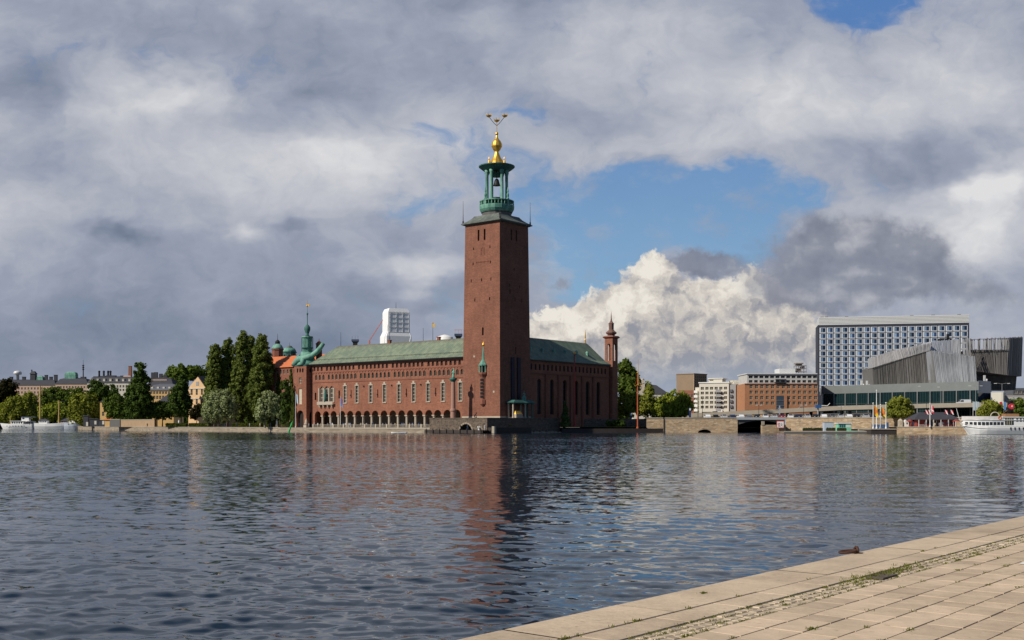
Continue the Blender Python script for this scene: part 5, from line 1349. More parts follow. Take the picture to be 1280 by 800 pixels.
# ------------------------------------------------------------------ city buildings
M['slate'] = pmat('dark_slate', (0.045, 0.046, 0.055), 0.75, var=0.25, scale=0.4)
M['slate_lt'] = pmat('grey_slate', (0.10, 0.105, 0.12), 0.7, var=0.2, scale=0.4)
M['ochre'] = pmat('ochre_plaster', (0.64, 0.41, 0.16), 0.85, var=0.12, scale=0.25)
M['peach'] = pmat('peach_plaster', (0.66, 0.44, 0.24), 0.85, var=0.12, scale=0.25)
M['pinkish'] = pmat('pink_plaster', (0.50, 0.35, 0.26), 0.85, var=0.15, scale=0.1)
M['offwhite'] = pmat('offwhite_plaster', (0.60, 0.56, 0.47), 0.8, var=0.08, scale=0.2)
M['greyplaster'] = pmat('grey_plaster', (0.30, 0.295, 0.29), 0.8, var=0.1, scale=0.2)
M['brown_panel'] = pmat('brown_panel', (0.24, 0.17, 0.11), 0.8, var=0.12, scale=0.2)
M['orange_brick'] = brick_mat('orange_brick', (0.44, 0.20, 0.095), (0.36, 0.155, 0.075), (0.33, 0.2, 0.13), 0.6, 0.2, 0.14, 0.1)
M['steel_w'] = pmat('white_metal', (0.62, 0.62, 0.60), 0.45, 0.1, 0.06, 0.5)
M['pane_b'] = glass_mat('sky_glass', (0.035, 0.05, 0.075), 0.06, 0.6)
def block(name, label, cat, X0, Y0, X1, Y1, depth, z0, z1, wall, rows, win, side='own', group=None, pane='dark_glass', frame='cream', roof=None, skip=None, wname='window', bars=(1, 1)):
    """a building whose front runs from (X0,Y0) to (X1,Y1). rows: (sill z, height, [offsets along the front as fractions]).
    win: window width. Returns (root, wall part, length)"""
    L = math.hypot(X1 - X0, Y1 - Y0); rz = math.atan2(Y1 - Y0, X1 - X0)
    root = thing(name, label, cat, (X0, Y0, z0), rz, group)
    H = z1 - z0
    T = lambda u, d, z: (u, d, z)
    mb = MB(); z = 0.0; places = []
    for (sz, h, fr) in sorted(rows):
        s = sz - z0
        if s > z + .01: mb.strip(T, 0, L, z, s)
        mb.strip(T, 0, L, s, s + h, [(f * L, win, s, s + h, 0) for f in fr], .3); z = s + h
        places += [(f * L, s, h) for f in fr]
    mb.strip(T, 0, L, z, H)
    mb.quad((L, 0, 0), (L, depth, 0), (L, depth, H), (L, 0, H)); mb.quad((0, 0, 0), (0, 0, H), (0, depth, H), (0, depth, 0)); mb.quad((0, depth, 0), (0, depth, H), (L, depth, H), (L, depth, 0))
    mb.quad((0, 0, H), (L, 0, H), (L, depth, H), (0, depth, H))
    w = mb.build('wall', M[wall], root)
    srcs = {}
    extra = MB() if len(places) > 100 else None
    for i, (u, s, h) in enumerate(places):
        if extra is not None and i >= 99: 
            extra.mat(1); extra.quad((u - win / 2, .2, s), (u + win / 2, .2, s), (u + win / 2, .2, s + h), (u - win / 2, .2, s + h)); extra.mat(0); extra.box(u - .05, u + .05, .14, .198, s, s + h); continue
        if h not in srcs:
            srcs[h] = arch_window(win, h, 0, wname, w, frame, pane, bars, max(.07, win * .07)); srcs[h].location = (u, .2, s)
        else: inst(srcs[h], w, (u, .2, s))
    if extra is not None and extra.f: o = extra.build(wname, [M[frame], M[pane]], w); tag(o, kind='stuff')
    return root, w, L, H
def hiproof(root, L, depth, H, h, mat, over=.6, inset=None, name='roof', gable=False):
    i = inset if inset is not None else depth / 2
    mb = MB()
    a = [(-over, -over, H), (L + over, -over, H), (L + over, depth + over, H), (-over, depth + over, H)]
    if gable: t = [(-over, depth / 2, H + h), (L + over, depth / 2, H + h)]
    else: t = [(i, depth / 2, H + h), (L - i, depth / 2, H + h)]
    mb.add(a + t, [(0, 1, 5, 4), (1, 2, 5), (2, 3, 4, 5), (3, 0, 4), (0, 3, 2, 1)])
    return mb.build(name, mat, root)
def mansard(root, L, depth, H, h, mat, over=.4, ins=2.5, name='roof'):
    mb = MB(); mb.loft([[(-over, -over, H + .003), (L + over, -over, H + .003), (L + over, depth + over, H + .003), (-over, depth + over, H + .003)], [(ins * .6, ins, H + h * .8), (L - ins * .6, ins, H + h * .8), (L - ins * .6, depth - ins, H + h * .8), (ins * .6, depth - ins, H + h * .8)], [(ins * 1.6, depth / 2 - .5, H + h), (L - ins * 1.6, depth / 2 - .5, H + h), (L - ins * 1.6, depth / 2 + .5, H + h), (ins * 1.6, depth / 2 + .5, H + h)]])
    return mb.build(name, mat, root)
def fr(n, a=0.04, b=0.96): return [a + (b - a) * (k + .5) / n for k in range(n)]

# --- skyline on the left
def left_city():
    def px_block(name, label, cat, p0, p1, Y, dpt, yt, wall, rows, win, **kw):
        return block(name, label, cat, WX(p0, Y), Y, WX(p1, Y), Y, dpt, 1.8, WZ(yt, Y), wall, [(WZ(r, Y), h, f) for r, h, f in rows], win, **kw)
    Y = 960
    r, w, L, H = px_block('apartment_block', 'long pinkish apartment block with dark roof at the far left skyline', 'apartment block', -14, 69, Y, 16, 481.5, 'pinkish', [(487, 1.9, fr(19)), (492, 1.9, fr(19))], 1.4)
    rf = mansard(r, L, 16, H, 5.2, M['slate'], ins=4)
    z = lambda q: WZ(q, Y) - 1.8
    X = lambda p: WX(p, Y) - WX(-14, Y)
    mb = MB(); mb.lathe(X(17), 8, [(1.2, H + 4), (1.2, z(468)), (3.2, z(467.5)), (3.4, z(465)), (2.4, z(463.4)), (.4, z(462.8))], 12); mb.build('water_tank', M['steel_w'], rf, True)
    mb = MB(); mb.frust(X(37), 8, H + 3, z(467), 4.4, 4.4, 4.2, 4.2); mb.frust(X(37), 8, z(467), z(463.5), 5.2, 5.2, 2.2, 2.2); mb.box(X(35) - .4, X(35) + .4, 7, 8, z(466), z(461.5)); mb.build('roof_turret', M['slate'], rf)
    mb = MB(); mb.frust(X(46), 8, H + 3, z(471), 5.5, 5, 5, 4.6); mb.frust(X(46), 8, z(471), z(469.3), 5.2, 5, 2, 2); mb.build('copper_cupola', M['verdigris'], rf)
    for p, h, s in ((25, 471, 2.6), (53, 468.8, 2.2), (65, 468.6, 2.6), (59, 471, 2.4), (9, 471, 2.4)):
        mb = MB(); mb.box(X(p) - s / 2, X(p) + s / 2, 7, 9, H + 3, z(h)); mb.box(X(p) - s / 2 - .2, X(p) + s / 2 + .2, 6.8, 9.2, z(h), z(h) + .4); mb.build('chimney', M['slate'], rf)
    Y2 = 930
    r, w, L, H = px_block('apartment_block', 'tan apartment block with dark roof and a green roof cupola', 'apartment block', 69, 109, Y2, 16, 480, 'pinkish', [(485.5, 1.9, fr(10)), (490.5, 1.9, fr(10))], 1.4)
    rf = mansard(r, L, 16, H, 5.4, M['slate'], ins=4); X = lambda p: WX(p, Y2) - WX(69, Y2); z = lambda q: WZ(q, Y2) - 1.8
    mb = MB(); mb.frust(X(84.5), 8, H + 3, z(468), 9.4, 6, 9, 6); mb.loft([[(X(84.5) + a * s / 2, 8 + b * 3 * s / 9.4, zz_) for a, b in ((-1, -1), (1, -1), (1, 1), (-1, 1))] for s, zz_ in ((9.4, z(468)), (8, z(465.2)), (4.4, z(464.2)))]); mb.build('copper_cupola', M['verdigris'], rf)
    mb = MB(); mb.box(X(81), X(82) + .6, 6.5, 8.5, H + 3, z(468.5)); mb.box(X(97), X(103), 6, 9, H + 3, z(470.5)); mb.build('chimney', M['slate'], rf)
    mb = MB(); mb.tube([(X(100), 7, H + 4), (X(100), 7, z(456))], .55, 6, .4); mb.tube([(X(100), 7, z(456)), (X(100), 7, z(449))], .2, 5, .08)
    for q in (457, 459.5, 462): mb.lathe(X(100), 7, [(.9, z(q)), (.9, z(q) + .9)], 8)
    mb.build('antenna_mast', M['iron'], rf)
    Y3 = 900
    r, w, L, H = px_block('apartment_block', 'whitish apartment block with dark dormered roof left of the big lime tree', 'apartment block', 109, 166, Y3, 16, 478.5, 'offwhite', [(484.5, 2.0, fr(14)), (489, 1.9, fr(14))], 1.5)
    rf = mansard(r, L, 16, H, 5.6, M['slate'], ins=4); X = lambda p: WX(p, Y3) - WX(109, Y3); z = lambda q: WZ(q, Y3) - 1.8
    for k in range(7):
        mb = MB(); q = L * (k + .6) / 7.2; mb.box(q - .8, q + .8, .8, 3, H + 1.3, H + 3.1); mb.box(q - 1, q + 1, .6, 3.2, H + 3.1, H + 3.35); mb.build('dormer', M['offwhite'], rf)
    for p in (120, 125.8, 131.2, 134.2):
        mb = MB(); mb.lathe(X(p), 7, [(1.0, H + 4), (.8, z(468)), (.75, z(465)), (1.0, z(464.6)), (.9, z(463.4)), (.25, z(462.6))], 8); mb.build('chimney_cowl', M['iron'], rf)
    for a, b, q in ((113, 119, 470), (122, 128, 469.5), (129, 141, 468.8), (147, 151, 469)):
        mb = MB(); mb.box(X(a), X(b), 6, 9, H + 3, z(q)); mb.build('chimney', M['slate'], rf)
    mb = MB(); mb.frust(X(158), 9, H + 3, z(457.4), 2.6, 2.6, 2.1, 2.1); mb.box(X(158) - 1.25, X(158) + 1.25, 7.8, 10.2, z(457.4), z(456.8)); mb.build('brick_chimney', M['brick'], rf)
    mb = MB(); mb.frust(X(155.5), 8, H + 3, z(469), 7, 5, 5.5, 4); mb.build('chimney_base', M['pinkish'], rf)
    Y4 = 860
    r, w, L, H = px_block('apartment_block', 'dark roofed apartment block right of the big lime tree', 'apartment block', 184, 216, Y4, 16, 482, 'pinkish', [(487.5, 1.8, fr(7))], 1.4)
    rf = mansard(r, L, 16, H, 6.6, M['slate'], ins=4); X = lambda p: WX(p, Y4) - WX(184, Y4); z = lambda q: WZ(q, Y4) - 1.8
    for p, q in ((187, 465), (191, 464.6), (197, 466.5), (203, 468)):
        mb = MB(); mb.box(X(p) - 1.2, X(p) + 1.2, 7, 9, H + 3, z(q)); mb.build('chimney', M['slate'], rf)
    mb = MB(); mb.box(X(188), X(207), 3, 12, H + 3, z(474)); mb.build('roof_storey', M['pinkish'], rf)
    Y5 = 640
    r, w, L, H = px_block('villa', 'low ochre building with slate roof behind the clipped trees', 'house', 186, 222, Y5, 12, 488, 'ochre', [(492.5, 1.4, fr(9)), (499, 2.0, fr(9))], 1.2)
    rf = mansard(r, L, 12, H, 4.0, M['slate_lt'], ins=3)
    for k in range(5):
        mb = MB(); q = L * (k + .5) / 5; mb.box(q - .6, q + .6, .8, 2.5, H + .9, H + 2.1); mb.build('dormer', M['offwhite'], rf)
    r, w, L, H = px_block('villa', 'small ochre house with pyramid slate roof nearest the clipped trees', 'house', 199, 217, 590, 9, 502, 'ochre', [(507, 1.6, fr(4))], 1.1)
    hiproof(r, L, 9, H, 4.2, M['slate'], inset=3.5)
    Y6 = 610
    r, w, L, H = px_block('villa', 'narrow ochre gable end with one dark window beside the clipped tree', 'house', 125, 134, Y6, 14, 502.5, 'ochre', [(509, 3.2, [.45]), (520, 2.4, [.45])], 1.2)
    mb = MB(); mb.add([(-.3, -.3, H), (L + .3, -.3, H), (L / 2, -.3, H + 1.5), (-.3, 14, H), (L + .3, 14, H), (L / 2, 14, H + 1.5)], [(0, 1, 2), (3, 5, 4), (0, 2, 5, 3), (1, 4, 5, 2)]); mb.build('roof', M['slate'], r)
    r, w, L, H = px_block('shed', 'low sunlit ochre shed at the foot of the narrow gable', 'shed', 131, 137, 575, 5, 524, 'ochre', [], 1.2)
    mb = MB(); mb.quad((-.3, -.4, H - .3), (L + .3, -.4, H - .3), (L + .3, 5.2, H + 1.6), (-.3, 5.2, H + 1.6)); mb.quad((-.3, -.4, H - .42), (-.3, 5.2, H + 1.48), (L + .3, 5.2, H + 1.48), (L + .3, -.4, H - .42)); mb.build('roof', M['tile'], r)
    # yellow gabled house
    Y7 = 508
    r, w, L, H = block('gabled_house', 'peach yellow gabled house with three arched windows beside the poplars', 'house', WX(235.5, Y7 + 2), Y7 + 2, WX(256.5, Y7 - 2), Y7 - 2, 16, 1.8, WZ(484.5, Y7), 'peach', [(WZ(505.5, Y7), 3.0, fr(3)), (WZ(517.5, Y7), 3.0, fr(3)), (WZ(493.8, Y7), 2.6, fr(3))], 1.15)
    z = lambda q: WZ(q, Y7) - 1.8
    mb = MB(); mb.add([(0, 0, H), (L, 0, H), (L / 2 + .6, 0, z(471)), (0, .8, H), (L, .8, H), (L / 2 + .6, .8, z(471))], [(0, 1, 2), (3, 5, 4), (0, 2, 5, 3), (1, 4, 5, 2)]); g = mb.build('gable', M['peach'], r)
    mb = MB(); mb.box(L / 2 - .4, L / 2 + 1.2, -.1, -.003, z(482), z(477)); mb.build('gable_window', M['greyplaster'], g)
    mb = MB()
    for q in (486, 498.5, 509.5): mb.box(-.2, L + .2, -.25, -.003, z(q), z(q) + .35)
    mb.build('cornice', M['offwhite'], w)
    mb = MB(); mb.add([(-.4, .3, H - .3), (L / 2 + .6, .3, z(470)), (L + .4, .3, H - .3), (-.4, 16, H - .3), (L / 2 + .6, 16, z(470)), (L + .4, 16, H - .3)], [(0, 1, 4, 3), (1, 2, 5, 4), (3, 4, 5)]); mb.build('roof', M['slate'], r)
    r, w, L, H = px_block('house_wing', 'sunlit peach side wing with dark slate roof behind the large silvery willow', 'house', 257, 300, Y7 + 6, 12, 484, 'peach', [(505.5, 3.0, fr(6)), (517.5, 3.0, fr(6))], 1.15)
    hiproof(r, L, 12, H, 5.5, M['slate'])
    # brown park wall
    wallthing('park_wall', 'brownish masonry wall with a doorway on the left shore walk', 'wall', [(WX(137, 548), 548), (WX(150, 540), 540)], .8, 1.7, 5.2, M['concrete_dk'], M['concrete'])
    wallthing('park_wall', 'sunlit tan masonry wall below the big lime tree', 'wall', [(WX(151, 540), 540), (WX(193, 512), 512), (WX(197, 516), 516)], .8, 1.7, 5.0, pmat('tan_masonry', (0.32, 0.22, 0.13), .9, var=.25, scale=.6), M['concrete'])
    for p0, p1, Y, h, lab in ((104, 110, 600, 6.0, 'dark grey site hut with a pale door left of the ochre gable'), (112, 122, 598, 4.3, 'dark flat roofed kiosk with a pale poster near the ochre gable'), (123, 131, 590, 3.6, 'low dark grey hut at the foot of the narrow ochre gable')):
        r = thing('waterside_hut', lab, 'hut', (WX(p0, Y), Y, 1.7)); W_ = WX(p1, Y) - WX(p0, Y)
        mb = MB(); mb.box(0, W_, 0, 3.5, 0, h - .2); mb.build('wall', M['slate'], r)
        mb = MB(); mb.box(-.2, W_ + .2, -.3, 3.7, h - .197, h); mb.build('roof', M['slate_lt'], r)
        mb = MB(); mb.box(W_ * .6, W_ * .6 + 1.1, -.06, -.003, .3 if h > 5 else 1.2, 2.5 if h > 5 else 3.1); mb.build('door' if h > 5 else 'poster', M['offwhite'], r)
    r = thing('waterside_pavilion', 'long low dark pavilion roof behind the white sailing boat', 'pavilion', (WX(75, 690), 690, 1.7)); W_ = WX(103, 690) - WX(75, 690)
    mb = MB(); mb.box(.4, W_ - .4, 1, 5, 0, 3.2); mb.build('wall', M['brick_dark'], r)
    mb = MB(); mb.frust(W_ / 2, 3, 3.203, 5.2, W_ + 1, 6.5, W_ - 3, 2); mb.build('roof', M['slate'], r)
left_city()

# --- behind the hall roof
def scaffold_tower():
    Y = 760; s = thing('scaffolded_tower', 'church tower wrapped in white scaffold sheeting behind the copper roof', 'tower', (WX(495, Y), Y, 1.8)); z = lambda q: WZ(q, Y) - 1.8; k = Y / F
    sheet = pmat('white_sheeting', (0.74, 0.74, 0.74), .8, var=.06, scale=.4); mesh = pmat('grey_netting', (0.80, 0.80, 0.80), .85, var=.3, scale=.8)
    cr = R(24)
    def ring(w, d, q, dx=0): 
        c, n = math.cos(cr), math.sin(cr)
        return [(dx + a * w / 2 * c - b * d / 2 * n, a * w / 2 * n + b * d / 2 * c, z(q)) for a, b in ((-1, -1), (1, -1), (1, 1), (-1, 1))]
    mb = MB(); mb.mat(0)
    rr = [ring(17.5, 15, 530), ring(17.5, 15, 421, -.2), ring(15.2, 13, 415, .0), ring(15, 13, 391, .0), ring(13, 11.5, 386.5, .0)]
    mb.loft(rr); n = len(mb.f)
    mb.build('sheeting', sheet, s)
    mb = MB(); c, n_ = math.cos(cr), math.sin(cr)
    def lc(a, b, q): return (a * c - b * n_, a * n_ + b * c, z(q))
    # netting panel and poles stand just in front of the shaded face
    mb.add([lc(-6.6, -6.62, 393.5), lc(7.0, -6.62, 393.5), lc(7.2, -6.66, 415), lc(8.2, -7.6, 421), lc(8.2, -7.6, 528), lc(-7.8, -7.6, 528), lc(-7.8, -7.6, 421), lc(-6.8, -6.66, 415)], [(0, 7, 6, 5, 4, 3, 2, 1)]); mb.build('netting', mesh, s)
    mb = MB()
    for k2 in range(4): a = -6.4 + k2 * 4.4; mb.tube([lc(a, -6.8, 424), lc(a, -6.75, 415), lc(a, -6.75, 390.5)], .13, 4)
    for q in range(392, 424, 6): mb.tube([lc(-7.0, -6.8, q), lc(7.4, -6.8, q)], .12, 4)
    mb.build('poles', M['steel_w'], s)
    mb = MB(); mb.tube([(.0, 0, z(387)), (0, 0, z(378))], .2, 5, .08); mb.build('cross_pole', M['iron'], s)
    red = pmat('crane_red', (0.5, 0.16, 0.12), .6)
    c = thing('crane', 'pale red lattice crane jib rising beside the white scaffolding', 'crane', (WX(462, 750), 750, 1.8)); zc = lambda q: WZ(q, 750) - 1.8; xw = lambda p: WX(p, 750) - WX(462, 750)
    mb = MB(); mb.tube([(0, 0, 0), (0, 0, zc(425))], .7, 4); mb.build('mast', red, c)
    mb = MB()
    for o in (-.35, .35): mb.tube([(xw(462), o, zc(426)), (xw(478.5), o, zc(400.5))], .13, 4)
    mb.tube([(xw(462), 0, zc(424.6)), (xw(478.5), 0, zc(399.6))], .13, 4)
    for k3 in range(12):
        f = k3 / 12; g = (k3 + .5) / 12; P = lambda t, q0, o: (xw(462 + 16.5 * t), o, zc(426 - 25.5 * t) + q0)
        mb.tube([P(f, 0, -.35), P(g, .7, 0), P(f, 0, .35)], .08, 4)
    mb.build('jib', red, c)
    t = thing('tent_roof', 'shallow white tent roof showing above the copper ridge near the tower', 'roof', (WX(556, 620), 620, 1.8)); zt = lambda q: WZ(q, 620) - 1.8
    mb = MB(); mb.lathe(0, 0, [(4.6, 0), (4.6, zt(421.6)), (3.8, zt(420.6)), (1.4, zt(418.8)), (.2, zt(418.2))], 16, 0, 1, .8); mb.build('cover', M['white'], t, True)
    blue = pmat('dark_blue_plant', (0.05, 0.07, 0.12), .6)
    for p, Y_, q0, lab, redbar in ((444, 445, 424.5, 'dark blue roof plant with thin mast on the left half of the copper ridge', 0), (573, 400, 418, 'dark blue roof plant with red bar beside the tower', 1)):
        g = thing('roof_plant', lab, 'roof plant', (WX(p, Y_), Y_, WZ(q0 + 4.5, Y_))); k = Y_ / F
        mb = MB(); mb.frust(0, 0, -1.6, 0, 1.6, 1.6, 1.6, 1.6); mb.frust(0, 0, 0, .7, 1.6, 1.6, 2.6, 2); mb.build('base', M['iron'], g)
        mb = MB(); mb.box(-1.4, 1.4, -.8, .8, .703, 1.5); mb.build('unit', blue, g)
        mb = MB()
        for a in (-1.2, 0, 1.1): mb.tube([(a, 0, 1.5), (a, 0, 2.9)], .05, 4)
        if redbar: mb.tube([(-1.4, 0, 2.9), (1.4, 0, 2.9)], .09, 4)
        mb.build('mast', M['iron'] if not redbar else red, g)
scaffold_tower()

# --- right bank
def right_city():
    # gabled house far behind the garden
    Y = 560
    g = thing('gabled_house', 'old house with a cream gable and dark slate roof behind the green trees', 'house', (WX(792, Y), Y, 4)); z = lambda q: WZ(q, Y) - 4; x = lambda p: WX(p, Y) - WX(792, Y)
    mb = MB(); mb.box(0, x(838), 0, 14, 0, z(492)); mb.build('wall', M['offwhite'], g)
    mb = MB(); mb.prism([(x(797), -.4), (x(806), -.4), (x(806), 8), (x(797), 8)], z(494), [z(483), z(479), z(479), z(483)]); mb.add([(x(798), -.5, z(482)), (x(806.5), -.5, z(478)), (x(803), -.5, z(473)), (x(798), 6, z(482)), (x(806.5), 6, z(478)), (x(803), 6, z(473))], [(0, 1, 2), (3, 5, 4), (0, 2, 5, 3), (1, 4, 5, 2)]); mb.build('gable', M['cream'], g)
    mb = MB(); mb.loft([[(x(804), -.5, z(492)), (x(836), -.5, z(492)), (x(836), 14.5, z(492)), (x(804), 14.5, z(492))], [(x(806), 5, z(479)), (x(822), 5, z(481)), (x(822), 9, z(481)), (x(806), 9, z(479))]]); rf = mb.build('roof', M['slate'], g)
    for p, q in ((804.5, 473), (815, 481), (821, 481.5)): mb = MB(); mb.box(x(p) - .9, x(p) + .9, 5, 7, z(488), z(q)); mb.build('chimney', M['slate'], rf)
    # brown office slab, two faces; the lit side's light is put into its tan
    Y = 720; z0 = 4
    a, b, c = (WX(858, Y + 6), Y + 6), (WX(867.5, Y), Y), (WX(883.5, Y + 10), Y + 10)
    r, w, L, H = block('office_block', 'tan brown office block standing above the white apartments', 'office block', b[0], b[1], c[0], c[1], 14, z0, WZ(467.5, Y), 'brown_panel', [(WZ(489 - 3.4 * k, Y), .95, fr(6)) for k in range(6)], .95, frame='brown_panel')
    tan = pmat('lit_brown_panel', (0.42, 0.30, 0.19), .8, var=.08)
    mb = MB(); d = Vector((a[0] - b[0], a[1] - b[1])); ux, uy = math.cos(-r.rotation_euler.z), math.sin(-r.rotation_euler.z)
    q = (d.x * ux - d.y * uy, d.x * uy + d.y * ux); nn = Vector((q[1], -q[0])).normalized() * -.2
    mb.prism([(0, -.01), (-.01, .3), (q[0], q[1] + .3), (q[0], q[1])][::-1], 0, H); sl = mb.build('side_wall', tan, r)
    for k in range(7):
        mb = MB(); zz = WZ(490 - 3.3 * k, Y) - z0; mb.add([(q[0] * f + o * -.1, q[1] * f - .25 * o - .05, zz + h) for h in (0, .35) for f, o in ((.04, 1), (.96, 1), (.96, 0), (.04, 0))], [(0, 3, 2, 1), (4, 5, 6, 7), (0, 1, 5, 4), (1, 2, 6, 5), (2, 3, 7, 6), (3, 0, 4, 7)]); mb.build('facade_band', M['brown_panel'], sl)
    mb = MB(); mb.box(-.3, L + .3, -.3, 14, H + .003, H + .5); mb.build('roof_edge', M['brown_panel'], r)
    # red brick block at its foot
    block('brick_house', 'dark red brick block between the yellow green tree and the white apartments', 'house', WX(848, 600), 600, WX(868, 596), 596, 10, 4, WZ(488, 600), 'brick', [(WZ(497, 600), 1.6, fr(5)), (WZ(505, 600), 1.6, fr(5))], 1.2)
    # white stepped apartments
    Y = 492
    zr = lambda q: WZ(q, Y)
    rows = [(zr(487.4 + 5.85 * k), 1.25, fr(6, .03, .97)) for k in range(5)]
    r, w, L, H = block('white_apartments', 'cream white stepped apartment house with balconies, the wider of the two', 'apartment house', WX(874, Y), Y, WX(911, Y - 5), Y - 5, 18, 5.0, zr(479), 'offwhite', rows, 1.45)
    X = lambda p: (WX(p, Y) - WX(874, Y))
    mb = MB(); mb.box(X(867), -.003, 3, 15, 0, zr(484) - 5); st = mb.build('side_step', M['offwhite'], w)
    for k in range(5): mb = MB(); mb.box(X(866), X(870.5), 1.8, 2.997, zr(491 + 5.8 * k) - 5, zr(491 + 5.8 * k) - 3.9); mb.build('balcony', M['white'], w)
    mb = MB(); mb.box(X(883.5), X(899), 4, 14, H + .003, zr(473.4) - 5); pn = mb.build('penthouse', M['offwhite'], w)
    mb = MB(); mb.box(X(890), X(901), 3.2, 3.99, H + .003, zr(474.2) - 5); mb.build('penthouse_front', M['offwhite'], w)
    mb = MB(); mb.box(-.3, L + .3, -.3, .3, H + .003, H + .4); mb.box(X(883), X(902), 3, 14.5, zr(473.4) - 4.99, zr(472.6) - 5); mb.build('roof_edge', M['white'], w)
    for k in range(5):
        mb = MB(); u0, u1 = L * .58, L * .76; zz = zr(490 + 5.85 * k) - 5; mb.box(u0, u1, -1.3, -.003, zz - .25, zz - .05); mb.box(u0, u1, -1.3, -1.2, zz - .05, zz + .95); mb.build('balcony', M['greyplaster'], w)
    mb = MB(); mb.box(L * .1, L * .42, -.6, -.003, .4, 3.4); mb.build('shop_front', M['dark_glass'], w)
    mb = MB(); mb.box(L * .62, L * .80, -1.2, -.003, .2, 4.2); mb.build('entrance_block', M['white'], w)
    # return side of the same house, its shade put into grey plaster colour
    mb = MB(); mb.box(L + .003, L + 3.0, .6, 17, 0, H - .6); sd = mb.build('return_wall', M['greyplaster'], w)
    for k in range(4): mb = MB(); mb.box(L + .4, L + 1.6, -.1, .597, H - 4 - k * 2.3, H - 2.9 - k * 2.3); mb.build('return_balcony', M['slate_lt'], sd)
    r, w, L, H = block('white_apartments', 'narrow cream white apartment house squeezed beside the orange brick building', 'apartment house', WX(917.5, Y), Y, WX(926, Y), Y, 16, 5, zr(477.5), 'offwhite', [(zr(485.5 + 5.85 * k), 1.25, [.3, .72]) for k in range(5)], 1.1)
    mb = MB(); mb.box(L + .003, L + 2.2, .5, 16, 0, H - .5); mb.build('return_wall', M['greyplaster'], w)  # return side again: shade put into the grey colour
    mb = MB(); mb.box(-.2, L + .3, 2, 12, H + .003, zr(475) - 5); mb.build('penthouse', M['offwhite'], w)
    # orange brick building
    Y = 470; zr = lambda q: WZ(q, Y)
    cols = [c_ for c_ in [(939 + 6.72 * k) for k in range(13)] if True]
    f = lambda c_: (c_ - 931) / (1022 - 931)
    main = [(zr(485.4 + 6.85 * k), 1.35, [f(c_) for c_ in cols if not (k >= 2 and 968 < c_ < 984)]) for k in range(4)]
    X0, X1 = WX(931, Y), WX(1022, Y)
    r, w, L, H = block('brick_offices', 'orange brick office building with two pale grey upper storeys and a dark entrance', 'office building', X0, Y, X1, Y, 20, 5, zr(479.6), 'orange_brick', main, 1.35)
    X = lambda p: WX(p, Y) - X0; zl = lambda q: zr(q) - 5
    up = MB(); T = lambda u, d, z_: (u, 1.0 + d, z_)
    ops2 = [(X(c_), 1.5, zl(478.2), zl(475), 0) for c_ in cols]; ops1 = [(X(c_), 1.7, zl(472.6), zl(469.2), 0) for c_ in cols]
    up.strip(T, X(934.5), X(1021), H + .003, zl(474), ops2, .3); up.strip(T, X(934.5), X(1021), zl(474), zl(467.6), ops1, .4)
    up.quad((X(934.5), 1, H), (X(934.5), 1, zl(467.6)), (X(934.5), 19, zl(467.6)), (X(934.5), 19, H)); up.quad((X(1021), 1, H), (X(1021), 19, H), (X(1021), 19, zl(467.6)), (X(1021), 1, zl(467.6)))
    us = up.build('upper_storeys', M['greyplaster'] if False else pmat('pale_grey_render', (0.46, 0.45, 0.42), .8, var=.1), r)
    for hh, zz, ww in ((1.08, zl(478.2), 1.5), (1.14, zl(472.6), 1.7)):
        src = None
        for c_ in cols:
            if src is None: src = arch_window(ww, hh, 0, 'window', us, 'slate_lt', 'dark_glass', (1, 0), .08); src.location = (X(c_), 1.25, zz)
            else: inst(src, us, (X(c_), 1.25, zz))
    mb = MB(); mb.box(X(933.5), X(1022), .4, 20, zl(467.6) + .003, zl(466.4)); mb.build('roof_slab', M['steel_w'], r)
    mb = MB(); mb.box(-.1, L + .1, -.25, -.003, H - .25, H + .1); mb.build('brick_cornice', M['brick'], w)
    mb = MB(); mb.box(X(970.3), X(980), -.12, -.003, .2, zl(494.6)); en = mb.build('entrance_glazing', M['pane_b'], w)
    for q in (500.5, 507): mb = MB(); mb.box(X(970.3), X(980), -.3, -.123, zl(q) - .15, zl(q) + .2); mb.build('entrance_beam', M['slate_lt'], en)
    mb = MB(); mb.box(X(980.1), X(983.5), -.5, -.003, .2, zl(494)); mb.build('entrance_pier', M['orange_brick'], w)
    mb = MB()
    for k in range(13): 
        if not (3 < k < 7): mb.box(X(cols[k]) - 1.3, X(cols[k]) + 1.3, -.08, -.003, .3, 2.0)
    o = mb.build('ground_panels', M['peach'], w); tag(o, kind='stuff')
    mb = MB(); mb.box(X(968.5), X(982.5), -.9, .99, zl(478.3), zl(477.6)); mb.box(X(970), X(983), .2, .99, zl(474.8), zl(473.8)); mb.build('balcony', M['slate'], us)
    mb = MB(); mb.box(X(978), X(998), 5, 14, zl(466.4) + .003, zl(460)); mb.build('roof_house', M['steel_w'], r)
    mb = MB(); mb.tube([(X(980.5), 6, zl(461)), (X(980.5), 6, zl(448))], .06, 4, .03); mb.build('antenna', M['iron'], r)
    mb = MB()
    for p in (1000, 1006, 1012.5):
        for d in (6, 10): mb.tube([(X(p), d, zl(466.4)), (X(p), d, zl(456))], .12, 4)
    for q in (464, 460, 456.3): mb.box(X(999.5), X(1013), 6, 10, zl(q), zl(q) + .2)
    mb.box(X(1000.5), X(1006), 6.5, 9.5, zl(463.8), zl(460.4)); mb.box(X(1007), X(1011), 6.5, 9.5, zl(459.6), zl(457)); mb.box(X(999.5), X(1009), 6, 10, zl(454), zl(452.5)); mb.box(X(1001), X(1008), 7, 9, zl(456), zl(454)); mb.build('roof_machinery', pmat('rust_grey_plant', (0.2, 0.17, 0.15), .8, var=.3), r)
